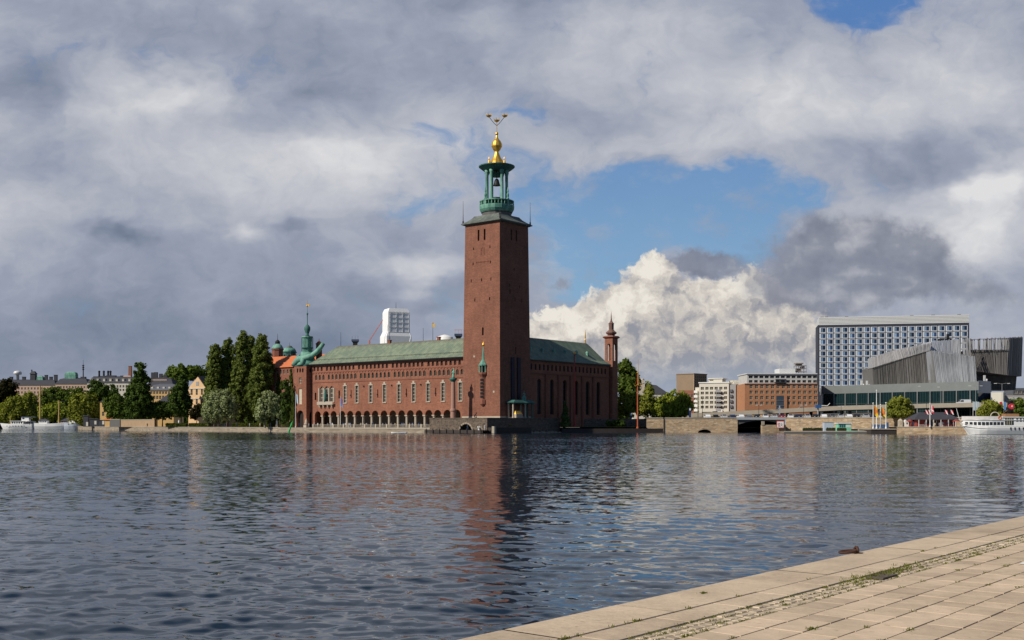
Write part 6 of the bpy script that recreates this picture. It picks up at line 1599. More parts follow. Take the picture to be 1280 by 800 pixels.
    # dark slot between brick offices and hotel
    # hotel
    pA, pB = (WX(1022.5, 566), 566), (WX(1211.5, 552), 552)
    Yh = 559
    rowsY = [407.6 + 7.42 * k for k in range(11)]
    L = math.hypot(pB[0] - pA[0], pB[1] - pA[1])
    h = thing('hotel_tower', 'tall hotel slab with a grid of white framed blue windows and a white roof storey', 'hotel', (pA[0], pA[1], 5), math.atan2(pB[1] - pA[1], pB[0] - pA[0]))
    navy = pmat('dark_blue_cladding', (0.035, 0.037, 0.05), .6, var=.1)
    zl = lambda q: WZ(q, Yh) - 5
    mb = MB(); mb.box(0, L, 0, 17, 0, zl(404.8)); w = mb.build('wall', navy, h)
    mb = MB(); mb.box(.6, L + .0, .4, 16.6, zl(404.8) + .003, zl(394.8)); rt = mb.build('roof_storey', M['steel_w'], h)
    for k in range(5): mb = MB(); mb.box(.55, L + .05, .33, .397, zl(403.2 - k * 1.7), zl(402.9 - k * 1.7)); mb.build('louvre_line', M['greyplaster'], rt)
    for p in (.02, .05, .185, .62, .76, .93): mb = MB(); mb.box(p * L, p * L + 1.6, 2, 3, zl(394.8) + .003, zl(393.9)); mb.build('roof_vent', M['iron'], rt)
    n = 20; mw = (L - 1.1) / n
    glL = pmat('pale_curtain_glass', (0.13, 0.20, 0.29), .12, var=.35, scale=.22, spec=.4, objrand=.5); glD = pmat('deep_blue_glass', (0.014, 0.026, 0.062), .1, var=.4, scale=.2, spec=.3, objrand=.7)
    cell = []
    for i, q in enumerate(rowsY):
        for k in range(n):
            # those hidden by the congress hall are left to the shared part at the end
            px = 1023 + (k + .5) * 9.35
            hid = (px > 1092 and q > 447) or (px > 1125 and q > 436) or (px > 1160 and q > 424)
            cell.append((hid, k, q))
    cell.sort(key=lambda c_: (c_[0], c_[2]))
    mw_h = 7.42 * Yh / F
    def module(mb, x, z):
        a, b = x + .2, x + mw - .2; H_ = mw_h - .34
        mb.mat(0); mb.box(a, b, -.30, -.003, z, z + .3); mb.box(a, b, -.30, -.003, z + H_ - .2, z + H_); mb.box(a, a + .62, -.30, -.003, z + .3, z + H_ - .2); mb.box(b - .26, b, -.30, -.003, z + .3, z + H_ - .2)
        mid = a + .62 + (b - a - .88) * .45
        mb.mat(1); mb.quad((a + .62, -.08, z + .3), (mid, -.08, z + .3), (mid, -.08, z + H_ - .2), (a + .62, -.08, z + H_ - .2))
        mb.mat(2); mb.quad((mid, -.08, z + .3), (b - .26, -.08, z + .3), (b - .26, -.08, z + H_ - .2), (mid, -.08, z + H_ - .2))
    mats = [pmat('white_frame', (0.58, 0.60, 0.63), .5, var=.05), glL, glD]
    src = None; rest = MB()
    for j, (hid, k, q) in enumerate(cell):
        x, z_ = .55 + k * mw, zl(q + 7.2)
        if j < 99:
            if src is None: mb = MB(); module(mb, 0, 0); src = mb.build('window', mats, w); src.location = (x, 0, z_)
            else: inst(src, w, (x, 0, z_))
        else: module(rest, x, z_)
    o = rest.build('window', mats, w); tag(o, kind='stuff')
    mb = MB(); mb.box(-3.4, -.003, 1.5, 10, 0, zl(470)); mb.build('side_shaft', navy, h)
    # congress hall: glazed foyer
    c = thing('congress_centre', 'congress centre of tilted steel slat volumes over a dark glazed foyer', 'congress centre', (WX(1028, 482), 482, 5))
    o0 = Vector((WX(1028, 482), 482, 5))
    def W3(p, q, Y): return (WX(p, Y) - o0.x, Y - o0.y, WZ(q, Y) - o0.z)
    gl = glass_mat('dark_green_glass', (0.008, 0.022, 0.026), .06, .6); fas = pmat('grey_green_fascia', (0.20, 0.215, 0.205), .45, .3, .12, .3)
    fp = [(1028, 482), (1222, 428), (1238, 452), (1026, 508)]
    P2 = [(WX(p, Y) - o0.x, Y - o0.y) for p, Y in fp]
    T3 = 19.4 - 5; TF = 16.0 - 5
    mb = MB(); mb.prism(P2, 0, TF); fo = mb.build('glass_foyer', gl, c)
    ctr = Vector((sum(p[0] for p in P2) / 4, sum(p[1] for p in P2) / 4)); P3 = [tuple(ctr + (Vector(p) - ctr) * 1.012) for p in P2]
    mb = MB(); mb.prism(P3, TF + .003, T3); mb.build('roof_fascia', fas, c)
    d = Vector(P2[1]) - Vector(P2[0]); Lf = d.length; d.normalize(); nn = Vector((d.y, -d.x))
    for k in range(13):
        u = Lf * (k + .1) / 12.6; p = Vector(P2[0]) + d * u + nn * .35
        mb = MB(); mb.lathe(p.x, p.y, [(.28, 0), (.28, TF)], 8); mb.build('column', fas, fo)
    mb = MB()
    for zz in (3.2, 6.6): mb.loft([[tuple(Vector(P2[0]) + nn * a) + (zz + b,) for a, b in ((.02, 0), (.12, 0), (.12, .16), (.02, .16))], [tuple(Vector(P2[1]) + nn * a) + (zz + b,) for a, b in ((.02, 0), (.12, 0), (.12, .16), (.02, .16))]])
    for k in range(60): u = Lf * (k + .5) / 60; p = Vector(P2[0]) + d * u + nn * .05; mb.cbox(p.x, p.y, 0, .1, .1, TF, math.atan2(d.y, d.x))
    mb.build('mullions', pmat('green_grey_mullion', (0.05, 0.09, 0.09), .4, .3), fo)
    blu = glass_mat('blue_side_glass', (0.01, 0.03, 0.06), .06, .6)
    mb = MB(); mb.prism([(WX(1222.5, 429) - o0.x, 429 - o0.y), (WX(1238.5, 440) - o0.x, 440 - o0.y), (WX(1238.5, 456) - o0.x, 456 - o0.y), (WX(1224, 456) - o0.x, 456 - o0.y)], 0, T3 + .4); mb.build('side_glass', blu, c)
    # tilted volumes: solid body clad with upright slats standing proud of it
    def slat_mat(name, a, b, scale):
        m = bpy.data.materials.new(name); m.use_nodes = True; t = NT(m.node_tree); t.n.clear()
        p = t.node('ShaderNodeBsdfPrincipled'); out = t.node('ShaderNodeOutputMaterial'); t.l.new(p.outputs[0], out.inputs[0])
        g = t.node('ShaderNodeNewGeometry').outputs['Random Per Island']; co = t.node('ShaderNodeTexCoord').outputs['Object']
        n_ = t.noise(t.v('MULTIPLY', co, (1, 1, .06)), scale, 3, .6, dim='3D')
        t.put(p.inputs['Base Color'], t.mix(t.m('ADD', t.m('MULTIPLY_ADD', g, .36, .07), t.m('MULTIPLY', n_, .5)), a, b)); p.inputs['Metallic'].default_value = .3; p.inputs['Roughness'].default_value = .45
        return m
    S_lt = slat_mat('lit_steel_slats', (0.22, 0.23, 0.25), (0.60, 0.62, 0.66), .8); S_md = slat_mat('grey_steel_slats', (0.17, 0.165, 0.16), (0.44, 0.43, 0.42), .8); S_dk = slat_mat('shaded_steel_slats', (0.11, 0.10, 0.095), (0.35, 0.33, 0.315), .8)  # one silver cladding; light and shade put into the slat tones
    def vol(name, quads, mat, step, back=8.0, proud=.22, solid=True, dens=1.0, seed=1):
        """quads: list of 4 corners (column,row,distance): bottom-left, bottom-right, top-right, top-left"""
        rs = random.Random(seed); mb = MB()
        for qd in quads:
            A, B, C_, D = [Vector(W3(*q)) for q in qd]
            bk = Vector((0, back, 0))
            if solid: mb.add([A, B, C_, D, A + bk, B + bk, C_ + bk, D + bk], [(0, 1, 2, 3), (5, 4, 7, 6), (4, 0, 3, 7), (1, 5, 6, 2), (3, 2, 6, 7), (4, 5, 1, 0)])
            Lw = ((B - A).length + (C_ - D).length) / 2; n_ = max(2, int(Lw / step)); nr = (B - A).cross(D - A).normalized()
            if nr.y > 0: nr = -nr
            for k in range(n_):
                if rs.random() > dens: continue
                t = (k + .5 + rs.uniform(-.25, .25)) / n_; p0 = A.lerp(B, t); p1 = D.lerp(C_, t); e = (B - A).normalized() * step * .3; pr = nr * (proud * rs.uniform(.6, 1.2))
                ex = (p1 - p0).normalized() * rs.uniform(-.2, .5)
                mb.add([p0 - e + pr * .1, p0 + e + pr * .1, p0 + e + pr, p0 - e + pr, p1 + ex - e + pr * .1, p1 + ex + e + pr * .1, p1 + ex + e + pr, p1 + ex - e + pr], [(0, 3, 2, 1), (4, 5, 6, 7), (0, 1, 5, 4), (1, 2, 6, 5), (2, 3, 7, 6), (3, 0, 4, 7)])
        return mb.build(name, mat, c)
    vol('shaded_slat_hull', [[(1092, 484, 476), (1128, 482, 468), (1126, 449, 462), (1090.5, 460, 470)], [(1128, 482, 468), (1167, 479.5, 458), (1163, 438, 452), (1126, 449, 462)]], S_dk, .55, 14, seed=2)
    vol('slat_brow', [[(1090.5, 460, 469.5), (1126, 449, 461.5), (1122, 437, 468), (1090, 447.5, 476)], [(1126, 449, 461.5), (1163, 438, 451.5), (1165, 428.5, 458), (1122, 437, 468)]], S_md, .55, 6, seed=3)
    vol('lit_slat_prow', [[(1171.5, 478.5, 450), (1221, 477, 440), (1219, 446, 436), (1166, 438.5, 446)]], S_lt, .5, 14, seed=4)
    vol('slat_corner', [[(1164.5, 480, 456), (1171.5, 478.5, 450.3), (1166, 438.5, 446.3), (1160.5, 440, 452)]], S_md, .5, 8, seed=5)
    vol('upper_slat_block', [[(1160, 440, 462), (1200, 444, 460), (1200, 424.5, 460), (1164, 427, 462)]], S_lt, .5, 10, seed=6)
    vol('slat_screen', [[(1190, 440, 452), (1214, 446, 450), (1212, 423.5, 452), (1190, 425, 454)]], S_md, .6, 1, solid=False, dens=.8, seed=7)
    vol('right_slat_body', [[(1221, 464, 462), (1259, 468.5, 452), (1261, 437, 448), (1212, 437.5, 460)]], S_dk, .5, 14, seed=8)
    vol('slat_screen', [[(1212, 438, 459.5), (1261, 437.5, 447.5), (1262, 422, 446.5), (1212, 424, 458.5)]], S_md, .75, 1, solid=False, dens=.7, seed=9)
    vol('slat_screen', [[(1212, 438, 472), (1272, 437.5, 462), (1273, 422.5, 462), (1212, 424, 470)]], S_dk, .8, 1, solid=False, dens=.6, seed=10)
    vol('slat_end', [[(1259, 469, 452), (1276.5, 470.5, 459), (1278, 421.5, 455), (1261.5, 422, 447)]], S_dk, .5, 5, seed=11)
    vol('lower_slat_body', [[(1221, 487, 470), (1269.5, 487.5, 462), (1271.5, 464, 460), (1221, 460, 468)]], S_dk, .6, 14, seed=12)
    mb = MB()
    for a, b, Y0, Y1, q0, q1 in ((1212, 1262, 458, 446, 424.5, 422.5), (1212, 1262, 459, 447, 437.6, 437.3)): mb.tube([W3(a, q0, Y0), W3(b, q1, Y1)], .12, 4)
    for k in range(6): p = 1214 + 9.4 * k; Y = 458 - 2.3 * k; mb.tube([W3(p, 438, Y), W3(p, 423.5, Y)], .12, 4)
    mb.build('screen_frame', M['slate'], c)
    mb = MB(); A = W3(1175, 424.5, 466); mb.box(A[0], A[0] + 4.6, A[1], A[1] + 3, A[2] - 1, A[2] + .5); A = W3(1184, 424, 466); mb.box(A[0], A[0] + .9, A[1], A[1] + 1, A[2], A[2] + 2.2); mb.build('roof_vent', M['iron'], c)
    for p, q, Y in ((1077, 478, 476), (1084, 478.5, 474), (1231, 472, 452)):
        mb = MB(); A = W3(p, q + 4.5, Y); mb.box(A[0] - .35, A[0] + .35, A[1], A[1] + .7, A[2] - 1.2, A[2] + 2.4); mb.lathe(A[0] + .9, A[1] + .4, [(.3, A[2] - 1), (.5, A[2] + .5), (.2, A[2] + 1)], 8); mb.build('roof_stack', M['steel_w'], c)
    # pale hall and ramp at the right edge
    block('concrete_hall', 'pale beige concrete hall under the congress centre at the right', 'building', WX(1239, 432), 432, WX(1254, 430), 430, 12, 5, WZ(490.5, 431), 'offwhite', [], 1)
    wallthing('ramp_wall', 'grey concrete ramp wall at the right edge behind the trees', 'wall', [(WX(1254, 436), 436), (WX(1340, 424), 424)], 1.2, 5, WZ(495, 432), M['greyplaster'], M['concrete'])
    block('far_block', 'distant dark flat block on the horizon at the right edge', 'building', WX(1266, 760), 760, WX(1300, 760), 760, 14, 2, WZ(485, 760), 'slate_lt', [(WZ(492, 760), 2, fr(6))], 2.2)
right_city()
# ------------------------------------------------------------------ people
SKIN = pmat('skin', (0.45, 0.27, 0.19), .7, var=.05); HAIR = pmat('brown_hair', (0.06, 0.04, 0.025), .8)
CL = {n: pmat('cloth_' + n, c, .85, var=.12, scale=3) for n, c in {'white': (.68, .67, .64), 'black': (.02, .02, .024), 'navy': (.03, .045, .10), 'red': (.42, .05, .04), 'grey': (.26, .26, .27), 'beige': (.42, .34, .24), 'blue': (.08, .17, .38), 'yellow': (.60, .45, .08), 'pink': (.55, .27, .26), 'green': (.08, .17, .07), 'pale blue': (.38, .46, .56), 'orange': (.55, .2, .05)}.items()}
def body_mesh(pose, seed):
    """one continuous skinned figure; material index 0 legs, 1 top, 2 skin, 3 hair"""
    if pose == 'sit':
        J = [(0, 0, .47), (0, .03, .72), (0, .05, .98), (0, .05, 1.13), (0, .03, 1.22), (0, .02, 1.36)]
        LG = [[(s * .10, -.02, .46), (s * .12, -.42, .47), (s * .12, -.44, .09), (s * .12, -.58, .05)] for s in (-1, 1)]
        AR = [[(s * .19, .04, 1.08), (s * .23, -.02, .82), (s * .17, -.24, .70)] for s in (-1, 1)]
    else:
        st = .22 if pose == 'walk' else .03
        J = [(0, 0, .93), (0, .01, 1.12), (0, .02, 1.34), (0, .01, 1.47), (0, 0, 1.56), (0, -.01, 1.69)]
        LG = [[(s * .10, 0, .88), (s * .10, -s * st * .55, .50), (s * .10, -s * st + (.1 if s < 0 else 0), .09), (s * .10, -s * st - .13 + (.1 if s < 0 else 0), .05)] for s in (-1, 1)]
        AR = [[(s * .20, .02, 1.41), (s * .26, s * st * .4, 1.14), (s * .23, s * st * .9 - .06, .90)] for s in (-1, 1)]
        if pose == 'raise': AR[1] = [(.20, .02, 1.41), (.28, -.16, 1.22), (.10, -.28, 1.42)]
    vs = list(J); es = [(i, i + 1) for i in range(len(J) - 1)]; rad = [.15, .14, .17, .06, .10, .095]
    for L in LG:
        b = len(vs); vs += L; es += [(0, b), (b, b + 1), (b + 1, b + 2), (b + 2, b + 3)]; rad += [.11, .075, .05, .045]
    for L in AR:
        b = len(vs); vs += L; es += [(2, b), (b, b + 1), (b + 1, b + 2)]; rad += [.075, .05, .04]
    me = bpy.data.meshes.new('body'); me.from_pydata(vs, es, []); o = bpy.data.objects.new('body', me); COL.objects.link(o)
    md = o.modifiers.new('skin', 'SKIN'); md.use_smooth_shade = True
    for v, r in zip(me.skin_vertices[0].data, rad): v.radius = (r, r * .85)
    me.skin_vertices[0].data[0].use_root = True
    o.modifiers.new('sub', 'SUBSURF').levels = 1
    dg = bpy.context.evaluated_depsgraph_get(); ev = bpy.data.meshes.new_from_object(o.evaluated_get(dg))
    bpy.data.objects.remove(o)
    top = J[-1][2]; hip = J[0][2]
    for p in ev.polygons:
        c = p.center
        if c.z > top - .02 or (c.z > top - .13 and c.y > J[-1][1] + .03): k = 3
        elif c.z > J[3][2] + .02: k = 2
        elif abs(c.x) > .19 and c.z < J[2][2] - .28: k = 2
        elif c.z > hip - .02 and not (pose == 'sit' and c.y < -.12): k = 1
        else: k = 0
        p.material_index = k; p.use_smooth = True
    return ev
POSES = {p: body_mesh(p, i) for i, p in enumerate(('stand', 'walk', 'sit', 'raise'))}
_pm = {}
def person(x, y, z, rz, pose, top, legs, label, group):
    key = (pose, top, legs)
    if key not in _pm:
        me = POSES[pose].copy(); me.name = 'person'; me.materials.clear()
        for m in (CL[legs], CL[top], SKIN, HAIR): me.materials.append(m)
        _pm[key] = me
    o = bpy.data.objects.new('person', _pm[key]); COL.objects.link(o); o.location = (x, y, z); o.rotation_euler = (0, 0, rz)
    return tag(o, label, 'person', group)
def crowd():
    rp = random.Random(21); tops = list(CL); n = 0
    combos = [(t, l) for t in tops for l in ('navy', 'black', 'grey', 'beige', 'white', 'blue') if t != l]; rp.shuffle(combos)
    ordn = ['first', 'second', 'third', 'fourth', 'fifth', 'sixth', 'seventh', 'eighth', 'ninth', 'tenth', 'eleventh', 'twelfth', 'thirteenth', 'fourteenth']
    arches = (397.3, 407.5, 417, 427.7, 437.7, 447.9, 458.6, 468.8, 480, 491, 502, 513, 524, 536)
    for i, px in enumerate(arches):
        for j in range(3 + (i > 4)):
            t, l = combos[n % len(combos)]; n += 1
            yy = rp.uniform(-6.2, .6); xx = hx(px + rp.uniform(-4.5, 4.5), yy); pose = rp.choice(['stand', 'walk', 'walk', 'raise', 'stand'])
            person(*hall_pt(xx, yy, 1.75), rp.uniform(0, 6.28), pose, t, l, f'person in {t} top and {l} legwear before the {ordn[i]} arch from the left', 'people on the arcade terrace')
    for k, (px, yy, t, l, lab) in enumerate([(381, -4.5, 'pink', 'white', 'person in pink top near the west tower steps'), (386, -5.5, 'orange', 'grey', 'person in orange top at the west end of the terrace'), (390, -6, 'black', 'black', 'person all in black at the west end of the terrace'),
                                             (374, -6, 'red', 'navy', 'person in red top below the white flagpole at the west tower'), (560, -6.6, 'pink', 'red', 'person in pink and red left of the statue column'), (562.5, -6.4, 'red', 'white', 'person in red top directly left of the statue column')]):
        person(*hall_pt(hx(px, yy), yy, 1.75), rp.uniform(0, 6), 'stand', t, l, lab, 'people on the arcade terrace')
    for px, t, l, lab, pose in ((576, 'navy', 'black', 'person in navy top on the landing stage left of the boat arch', 'stand'), (584.5, 'white', 'navy', 'person in white top standing in front of the boat arch', 'stand'), (585.5, 'black', 'black', 'person in black on the landing stage at the boat arch', 'stand'), (602, 'white', 'beige', 'person in white top on the landing stage right of the boat arch', 'sit'), (606, 'pink', 'white', 'person in pink top on the landing stage below the platform corner', 'raise')):
        person(*hall_pt(hx(px, -12.2), -12.2, 1.05), rp.uniform(-.6, 1.2), pose, t, l, lab, 'people on the landing stage')
    for i, (px, t, l) in enumerate(((166, 'white', 'navy'), (184, 'red', 'black'), (212, 'beige', 'grey'), (228, 'white', 'blue'), (243, 'blue', 'navy'), (256, 'black', 'grey'), (266, 'white', 'black'), (281, 'pale blue', 'navy'), (297, 'red', 'navy'), (312, 'white', 'grey'), (325, 'navy', 'beige'), (338, 'yellow', 'navy'), (352, 'white', 'beige'), (360, 'green', 'black'), (142, 'white', 'black'))):
        Y = float(np.interp(px, [100, 137, 200, 280, 350, 370], [612, 567, 496, 464, 427.5, 420])) + 3.2
        person(WX(px, Y), Y, 1.75, rp.uniform(0, 6), rp.choice(['walk', 'stand']), t, l, f'person in {t} top and {l} legwear strolling on the left shore walk', 'people on the shore walk')
    for i, (px, Y, t, l, pose) in enumerate(((1163, 340, 'white', 'navy', 'stand'), (1166, 341, 'black', 'black', 'stand'), (1168.5, 339, 'grey', 'beige', 'sit'), (1171, 341, 'white', 'black', 'stand'), (1174.5, 340, 'navy', 'grey', 'sit'), (1178, 339, 'pink', 'white', 'stand'), (1181, 341, 'red', 'black', 'sit'), (1184.5, 340, 'pink', 'navy', 'stand'), (1188, 339, 'orange', 'black', 'sit'), (1192, 340, 'red', 'grey', 'stand'), (1142, 341, 'orange', 'navy', 'stand'), (1137, 342, 'beige', 'black', 'walk'), (1157, 340, 'pale blue', 'grey', 'stand'))):
        person(WX(px, Y), Y, 2.08, rp.uniform(0, 6), pose, t, l, f'person in {t} top and {l} legwear on the quay before the red cafe', 'people outside the cafe')
crowd()

# ------------------------------------------------------------------ terrace furniture
def balustrade():
    st = M['concrete']
    b = thing('balustrade', 'pale stone balustrade along the edge of the arcade terrace', 'balustrade', HO, -HA)
    x0, x1 = hx(392, -7.7), -22.5
    mb = MB(); mb.box(x0, x1, -7.95, -7.5, 2.62, 2.8); mb.build('rail', st, b)
    mb = MB(); mb.box(x0, x1, -7.95, -7.5, 1.66, 1.84); mb.build('plinth', st, b)
    mb = MB(); k = x0 + .3
    while k < x1: mb.lathe(k, -7.72, [(.1, 1.843), (.14, 2.1), (.07, 2.4), (.11, 2.617)], 6); k += .55
    o = mb.build('balusters', st, b); tag(o, kind='stuff')
    for i in range(12):
        mb = MB(); x = x0 + (x1 - x0) * i / 11; mb.box(x - .3, x + .3, -8.02, -7.43, 1.66, 3.0); mb.build('pier', M['limestone'], b)
    # statue column
    c = thing('statue_column', 'tall red granite column topped by a green copper statue at the terrace corner', 'column', hall_pt(hx(566.5, -6.2), -6.2, 1.7), -HA); z = lambda q: WZ(q, 373.5) - 1.7
    mb = MB(); mb.box(-1.3, 1.3, -1.3, 1.3, 0, .7); mb.lathe(0, 0, [(1.15, .7), (1.15, 1.3), (.95, 1.6), (.92, z(515)), (1.06, z(514)), (1.06, z(512)), (.8, z(511)), (.66, z(478))], 14); mb.build('shaft', M['granite_red'], c)
    mb = MB(); mb.lathe(0, 0, [(.66, z(478)), (.85, z(476.5)), (1.25, z(475)), (1.3, z(474)), (1.25, z(473.2))], 14); mb.build('capital', M['verdigris_dark'], c)
    mb = MB(); mb.loft([[(r * math.cos(a) * 1.0 + dx, r * .7 * math.sin(a), zz) for a in [k * math.pi / 4 for k in range(8)]] for r, zz, dx in ((.62, z(473.2), 0), (.45, z(470.5), .05), (.5, z(468), .1), (.62, z(465.5), .18), (.5, z(464.2), .2), (.18, z(463.4), .22), (.27, z(462.4), .24), (.22, z(461.2), .25), (.05, z(460.6), .25))])
    mb.tube([(.65, 0, z(465.4)), (.85, -.3, z(466.8)), (.55, -.6, z(467.5))], .16, 6, .1); mb.tube([(-.2, 0, z(465.2)), (-.35, -.4, z(466.5)), (.1, -.7, z(466))], .16, 6, .1); mb.build('statue', M['verdigris'], c, True)
    # plain stone and bronze statues on plinths
    for px, yy, lab, pale in ((382.5, -5.0, 'pale stone figure group at the foot of the west tower', 1), (600.5, -10.9, '', 2)):
        if pale == 2: continue
        s = thing('stone_figure', lab, 'statue', hall_pt(hx(px, yy), yy, 1.74), -HA)
        mb = MB(); mb.box(-.8, .8, -.6, .6, 0, .9); mb.build('plinth', M['limestone'], s)
        mb = MB(); mb.loft([[(r * math.cos(a) + dx, r * .7 * math.sin(a), zz) for a in [k * math.pi / 4 for k in range(8)]] for r, zz, dx in ((.7, .9, 0), (.75, 1.5, 0), (.5, 2.1, .1), (.55, 2.6, .1), (.25, 2.9, .12), (.22, 3.2, .14), (.05, 3.4, .14))]); mb.build('figure', M['limestone'], s, True)
    for px, Y, lab in ((346, 430, 'white stone statue beside the small silvery willow'), (223.5, 487, 'pale stone figure on a plinth by the hedge of the gabled house')):
        s = thing('stone_figure', lab, 'statue', (WX(px, Y), Y, 1.74))
        mb = MB(); mb.box(-.5, .5, -.5, .5, 0, 1.1); mb.build('plinth', M['limestone'], s)
        mb = MB(); mb.loft([[(r * math.cos(a) + dx, r * .8 * math.sin(a), zz) for a in [k * math.pi / 4 for k in range(8)]] for r, zz, dx in ((.42, 1.1, 0), (.3, 1.7, .04), (.34, 2.2, .06), (.4, 2.5, .05), (.16, 2.75, .04), (.17, 3.0, .04), (.05, 3.15, .04))]); mb.build('figure', M['white'], s, True)
    o = thing('bronze_figure', 'small black bronze figure on the edge of the stone platform by the tower', 'statue', hall_pt(hx(594.5, -9.6), -9.6, 5.05), -HA)
    mb = MB(); mb.box(-.35, .35, -.25, .25, 0, .25); mb.build('plinth', M['rubble'], o)
    mb = MB(); mb.tube([(-.5, 0, .25), (-.45, 0, .8), (0, 0, 1.05), (.35, 0, 1.35), (.5, 0, 1.7)], .16, 7, .12); mb.tube([(.4, 0, 1.5), (.75, -.1, 1.75)], .1, 6, .05); mb.tube([(0, 0, 1.0), (.25, 0, .6), (.2, 0, .25)], .13, 6, .1); mb.build('figure', M['iron'], o, True)
    for s_, px in (('left', 346), ): pass
    # planter box with boards under the shrub
    pb = thing('flower_bouquet_stand', 'low white flower tubs on the landing stage right of the boat arch', 'flower tub', hall_pt(hx(599, -12), -12, 1.05), -HA)
    mb = MB()
    mb.lathe(0, 0, [(.35, 0), (.45, .5), (.4, .5)], 10); mb.build('tub', M['white'], pb)
    V, Q = leaves([(0, 0, .8, .6, .5, .35)], 3, .2, .12, 1.4); mesh_np('flowers', V, Q, pmat('white_petals', (.7, .68, .62), .8, island=.2), pb)
balustrade()
def flag_mesh(w, h, bands, amp=.22, droop=.5, diag=False, n=10, stripe=None):
    """cloth hanging from the hoist at x=0; bands: (from, to) fraction of height per material"""
    mb = MB()
    def P(f, g):
        x = w * f * (1 - .12 * droop * g); z = h * g - droop * w * f * (.55 + .45 * f); y = amp * math.sin(f * 5.0 + g * 1.2) * f
        return (x, y, z)
    m = 12
    for i in range(n):
        for j in range(m):
            f0, f1, g0, g1 = i / n, (i + 1) / n, j / m, (j + 1) / m; fc, gc = (f0 + f1) / 2, (g0 + g1) / 2
            mb.mat(bands(fc, gc)); mb.quad(P(f0, g0), P(f1, g0), P(f1, g1), P(f0, g1))
    return mb
def flagpole(label, px, Y, base, top, rp=.09, mat='white', group=None, flag=None, rz=0.0, knob='gold', name='flagpole'):
    z = WZ(top, Y) - base
    o = thing(name, label, 'flagpole', (WX(px, Y), Y, base), rz, group)
    mb = MB(); mb.lathe(0, 0, [(rp * 2.2, 0), (rp * 2.0, .5), (rp * 1.2, .6), (rp * 1.1, z * .5), (rp * .7, z)], 8); mb.build('pole', M[mat] if isinstance(mat, str) else mat, o)
    mb = MB(); mb.lathe(0, 0, [(rp * .5, z), (rp * 1.7, z + rp * 1.2), (rp * 1.7, z + rp * 2.2), (rp * .3, z + rp * 3.5)], 8); mb.build('knob', M[knob], o)
    if flag:
        w, h, top_, fn, mats = flag[:5]; kw = flag[5] if len(flag) > 5 else {}
        f = flag_mesh(w, h, fn, **kw).build('flag', mats, o, True); f.location = (rp * 1.2, -.02, z - top_ - h)
    return o
F_ = {k: pmat('flag_' + k, c, .8, var=.05) for k, c in {'red': (.50, .03, .04), 'white': (.70, .68, .66), 'yellow': (.72, .48, .02), 'blue': (.12, .25, .50), 'pale': (.42, .52, .58), 'violet': (.16, .10, .32), 'orange': (.62, .16, .03)}.items()}
p = hall_pt(hx(369.5, -6.8), -6.8)
flagpole('white flagpole with a limp pale blue flag in front of the west tower', 369.5, p[1], 1.75, 490, flag=(.9, 3.2, .5, lambda f, g: 0, [F_['pale']], dict(droop=1.2, amp=.3)), rz=.2)
p = hall_pt(hx(425.5, -6.8), -6.8)
flagpole('white flagpole with a limp violet blue flag in front of the arcade', 425.5, p[1], 1.75, 495, flag=(.8, 3.0, .5, lambda f, g: 0 if g > .3 else 1, [F_['violet'], F_['blue']], dict(droop=1.2, amp=.3)))
red_m = pmat('red_mast_paint', (0.38, 0.045, 0.04), .6, var=.1); org_m = pmat('orange_mast_paint', (0.42, 0.09, 0.035), .6, var=.12)
flagpole('tall thin red mast with a gilded top standing on the garden lawn', 718, 389, 2.0, 443, rp=.27, mat=red_m, name='red_mast')
o = flagpole('tall orange red mast with crosstree at the end of the timber quay', 797, 391, 1.5, 467, rp=.21, mat=org_m, name='red_mast')
mb = MB(); z0 = WZ(482, 391) - 1.5; mb.tube([(-1.2, 0, z0), (1.2, 0, z0)], .1, 6); mb.box(-.5, .5, -.5, .5, z0 + .1, z0 + .3); mb.lathe(.2, 0, [(.16, z0 + .3), (.13, WZ(470, 391) - 1.5), (.05, WZ(448, 391) - 1.5)], 8); mb.tube([(-1.1, 0, z0), (0, 0, WZ(470, 391) - 1.5), (1.1, 0, z0)], .05, 4); mb.build('crosstree', M['gold'], o)
# channel marker, kayak
g = thing('channel_marker', 'leaning bright green spar buoy in the water left of the west tower', 'buoy', (WX(361, 405), 405, 0), 0)
gm = pmat('green_buoy_paint', (0.01, 0.36, 0.09), .5, var=.08)
mb = MB(); mb.tube([(-.2, 0, -1.5), (.0, 0, .2), (.75, 0, 2.2), (1.3, 0, 3.7)], .32, 10, .24); mb.build('spar', gm, g, True)
mb = MB(); mb.tube([(1.3, 0, 3.7), (1.45, 0, 4.3)], .1, 6, .06); mb.build('top_mark', gm, g)
k = thing('kayak', 'slim white and blue kayak on the water below the arcade terrace', 'kayak', (WX(499, 366), 366, .02), .04)
def hull_rings(L, B, H, n=14, rake=.6, sheer=.2, stern=.0):
    out = []
    for i in range(n + 1):
        t = i / n; x = -L / 2 + L * t; w = B / 2 * max(.02, (1 - abs(2 * t - 1) ** 2.6)) if not stern else B / 2 * max(.03, (1 - max(0, 2 * t - 1) ** 2.2)) * (1 if t > .0 else 1)
        zt = H + sheer * (2 * t - 1) ** 2 * H
        out.append([(x, -w, zt), (x, -w * .92, H * .45), (x, -w * .5, 0), (x, 0, -.12 * H), (x, w * .5, 0), (x, w * .92, H * .45), (x, w, zt), (x, w * .4, zt + .02), (x, -w * .4, zt + .02)])
    return out
mb = MB(); R_ = hull_rings(5.2, .62, .32); mb.loft(R_); mb.build('hull', M['white'], k, True)
mb = MB(); mb.loft(hull_rings(3.0, .5, .12)); o = mb.build('deck', F_['blue'], k, True); o.location = (.9, 0, .27)
mb = MB(); mb.lathe(0, 0, [(.34, .33), (.36, .42), (.28, .42)], 12, 0, 1.5, .7); mb.build('cockpit_rim', M['iron'], k)

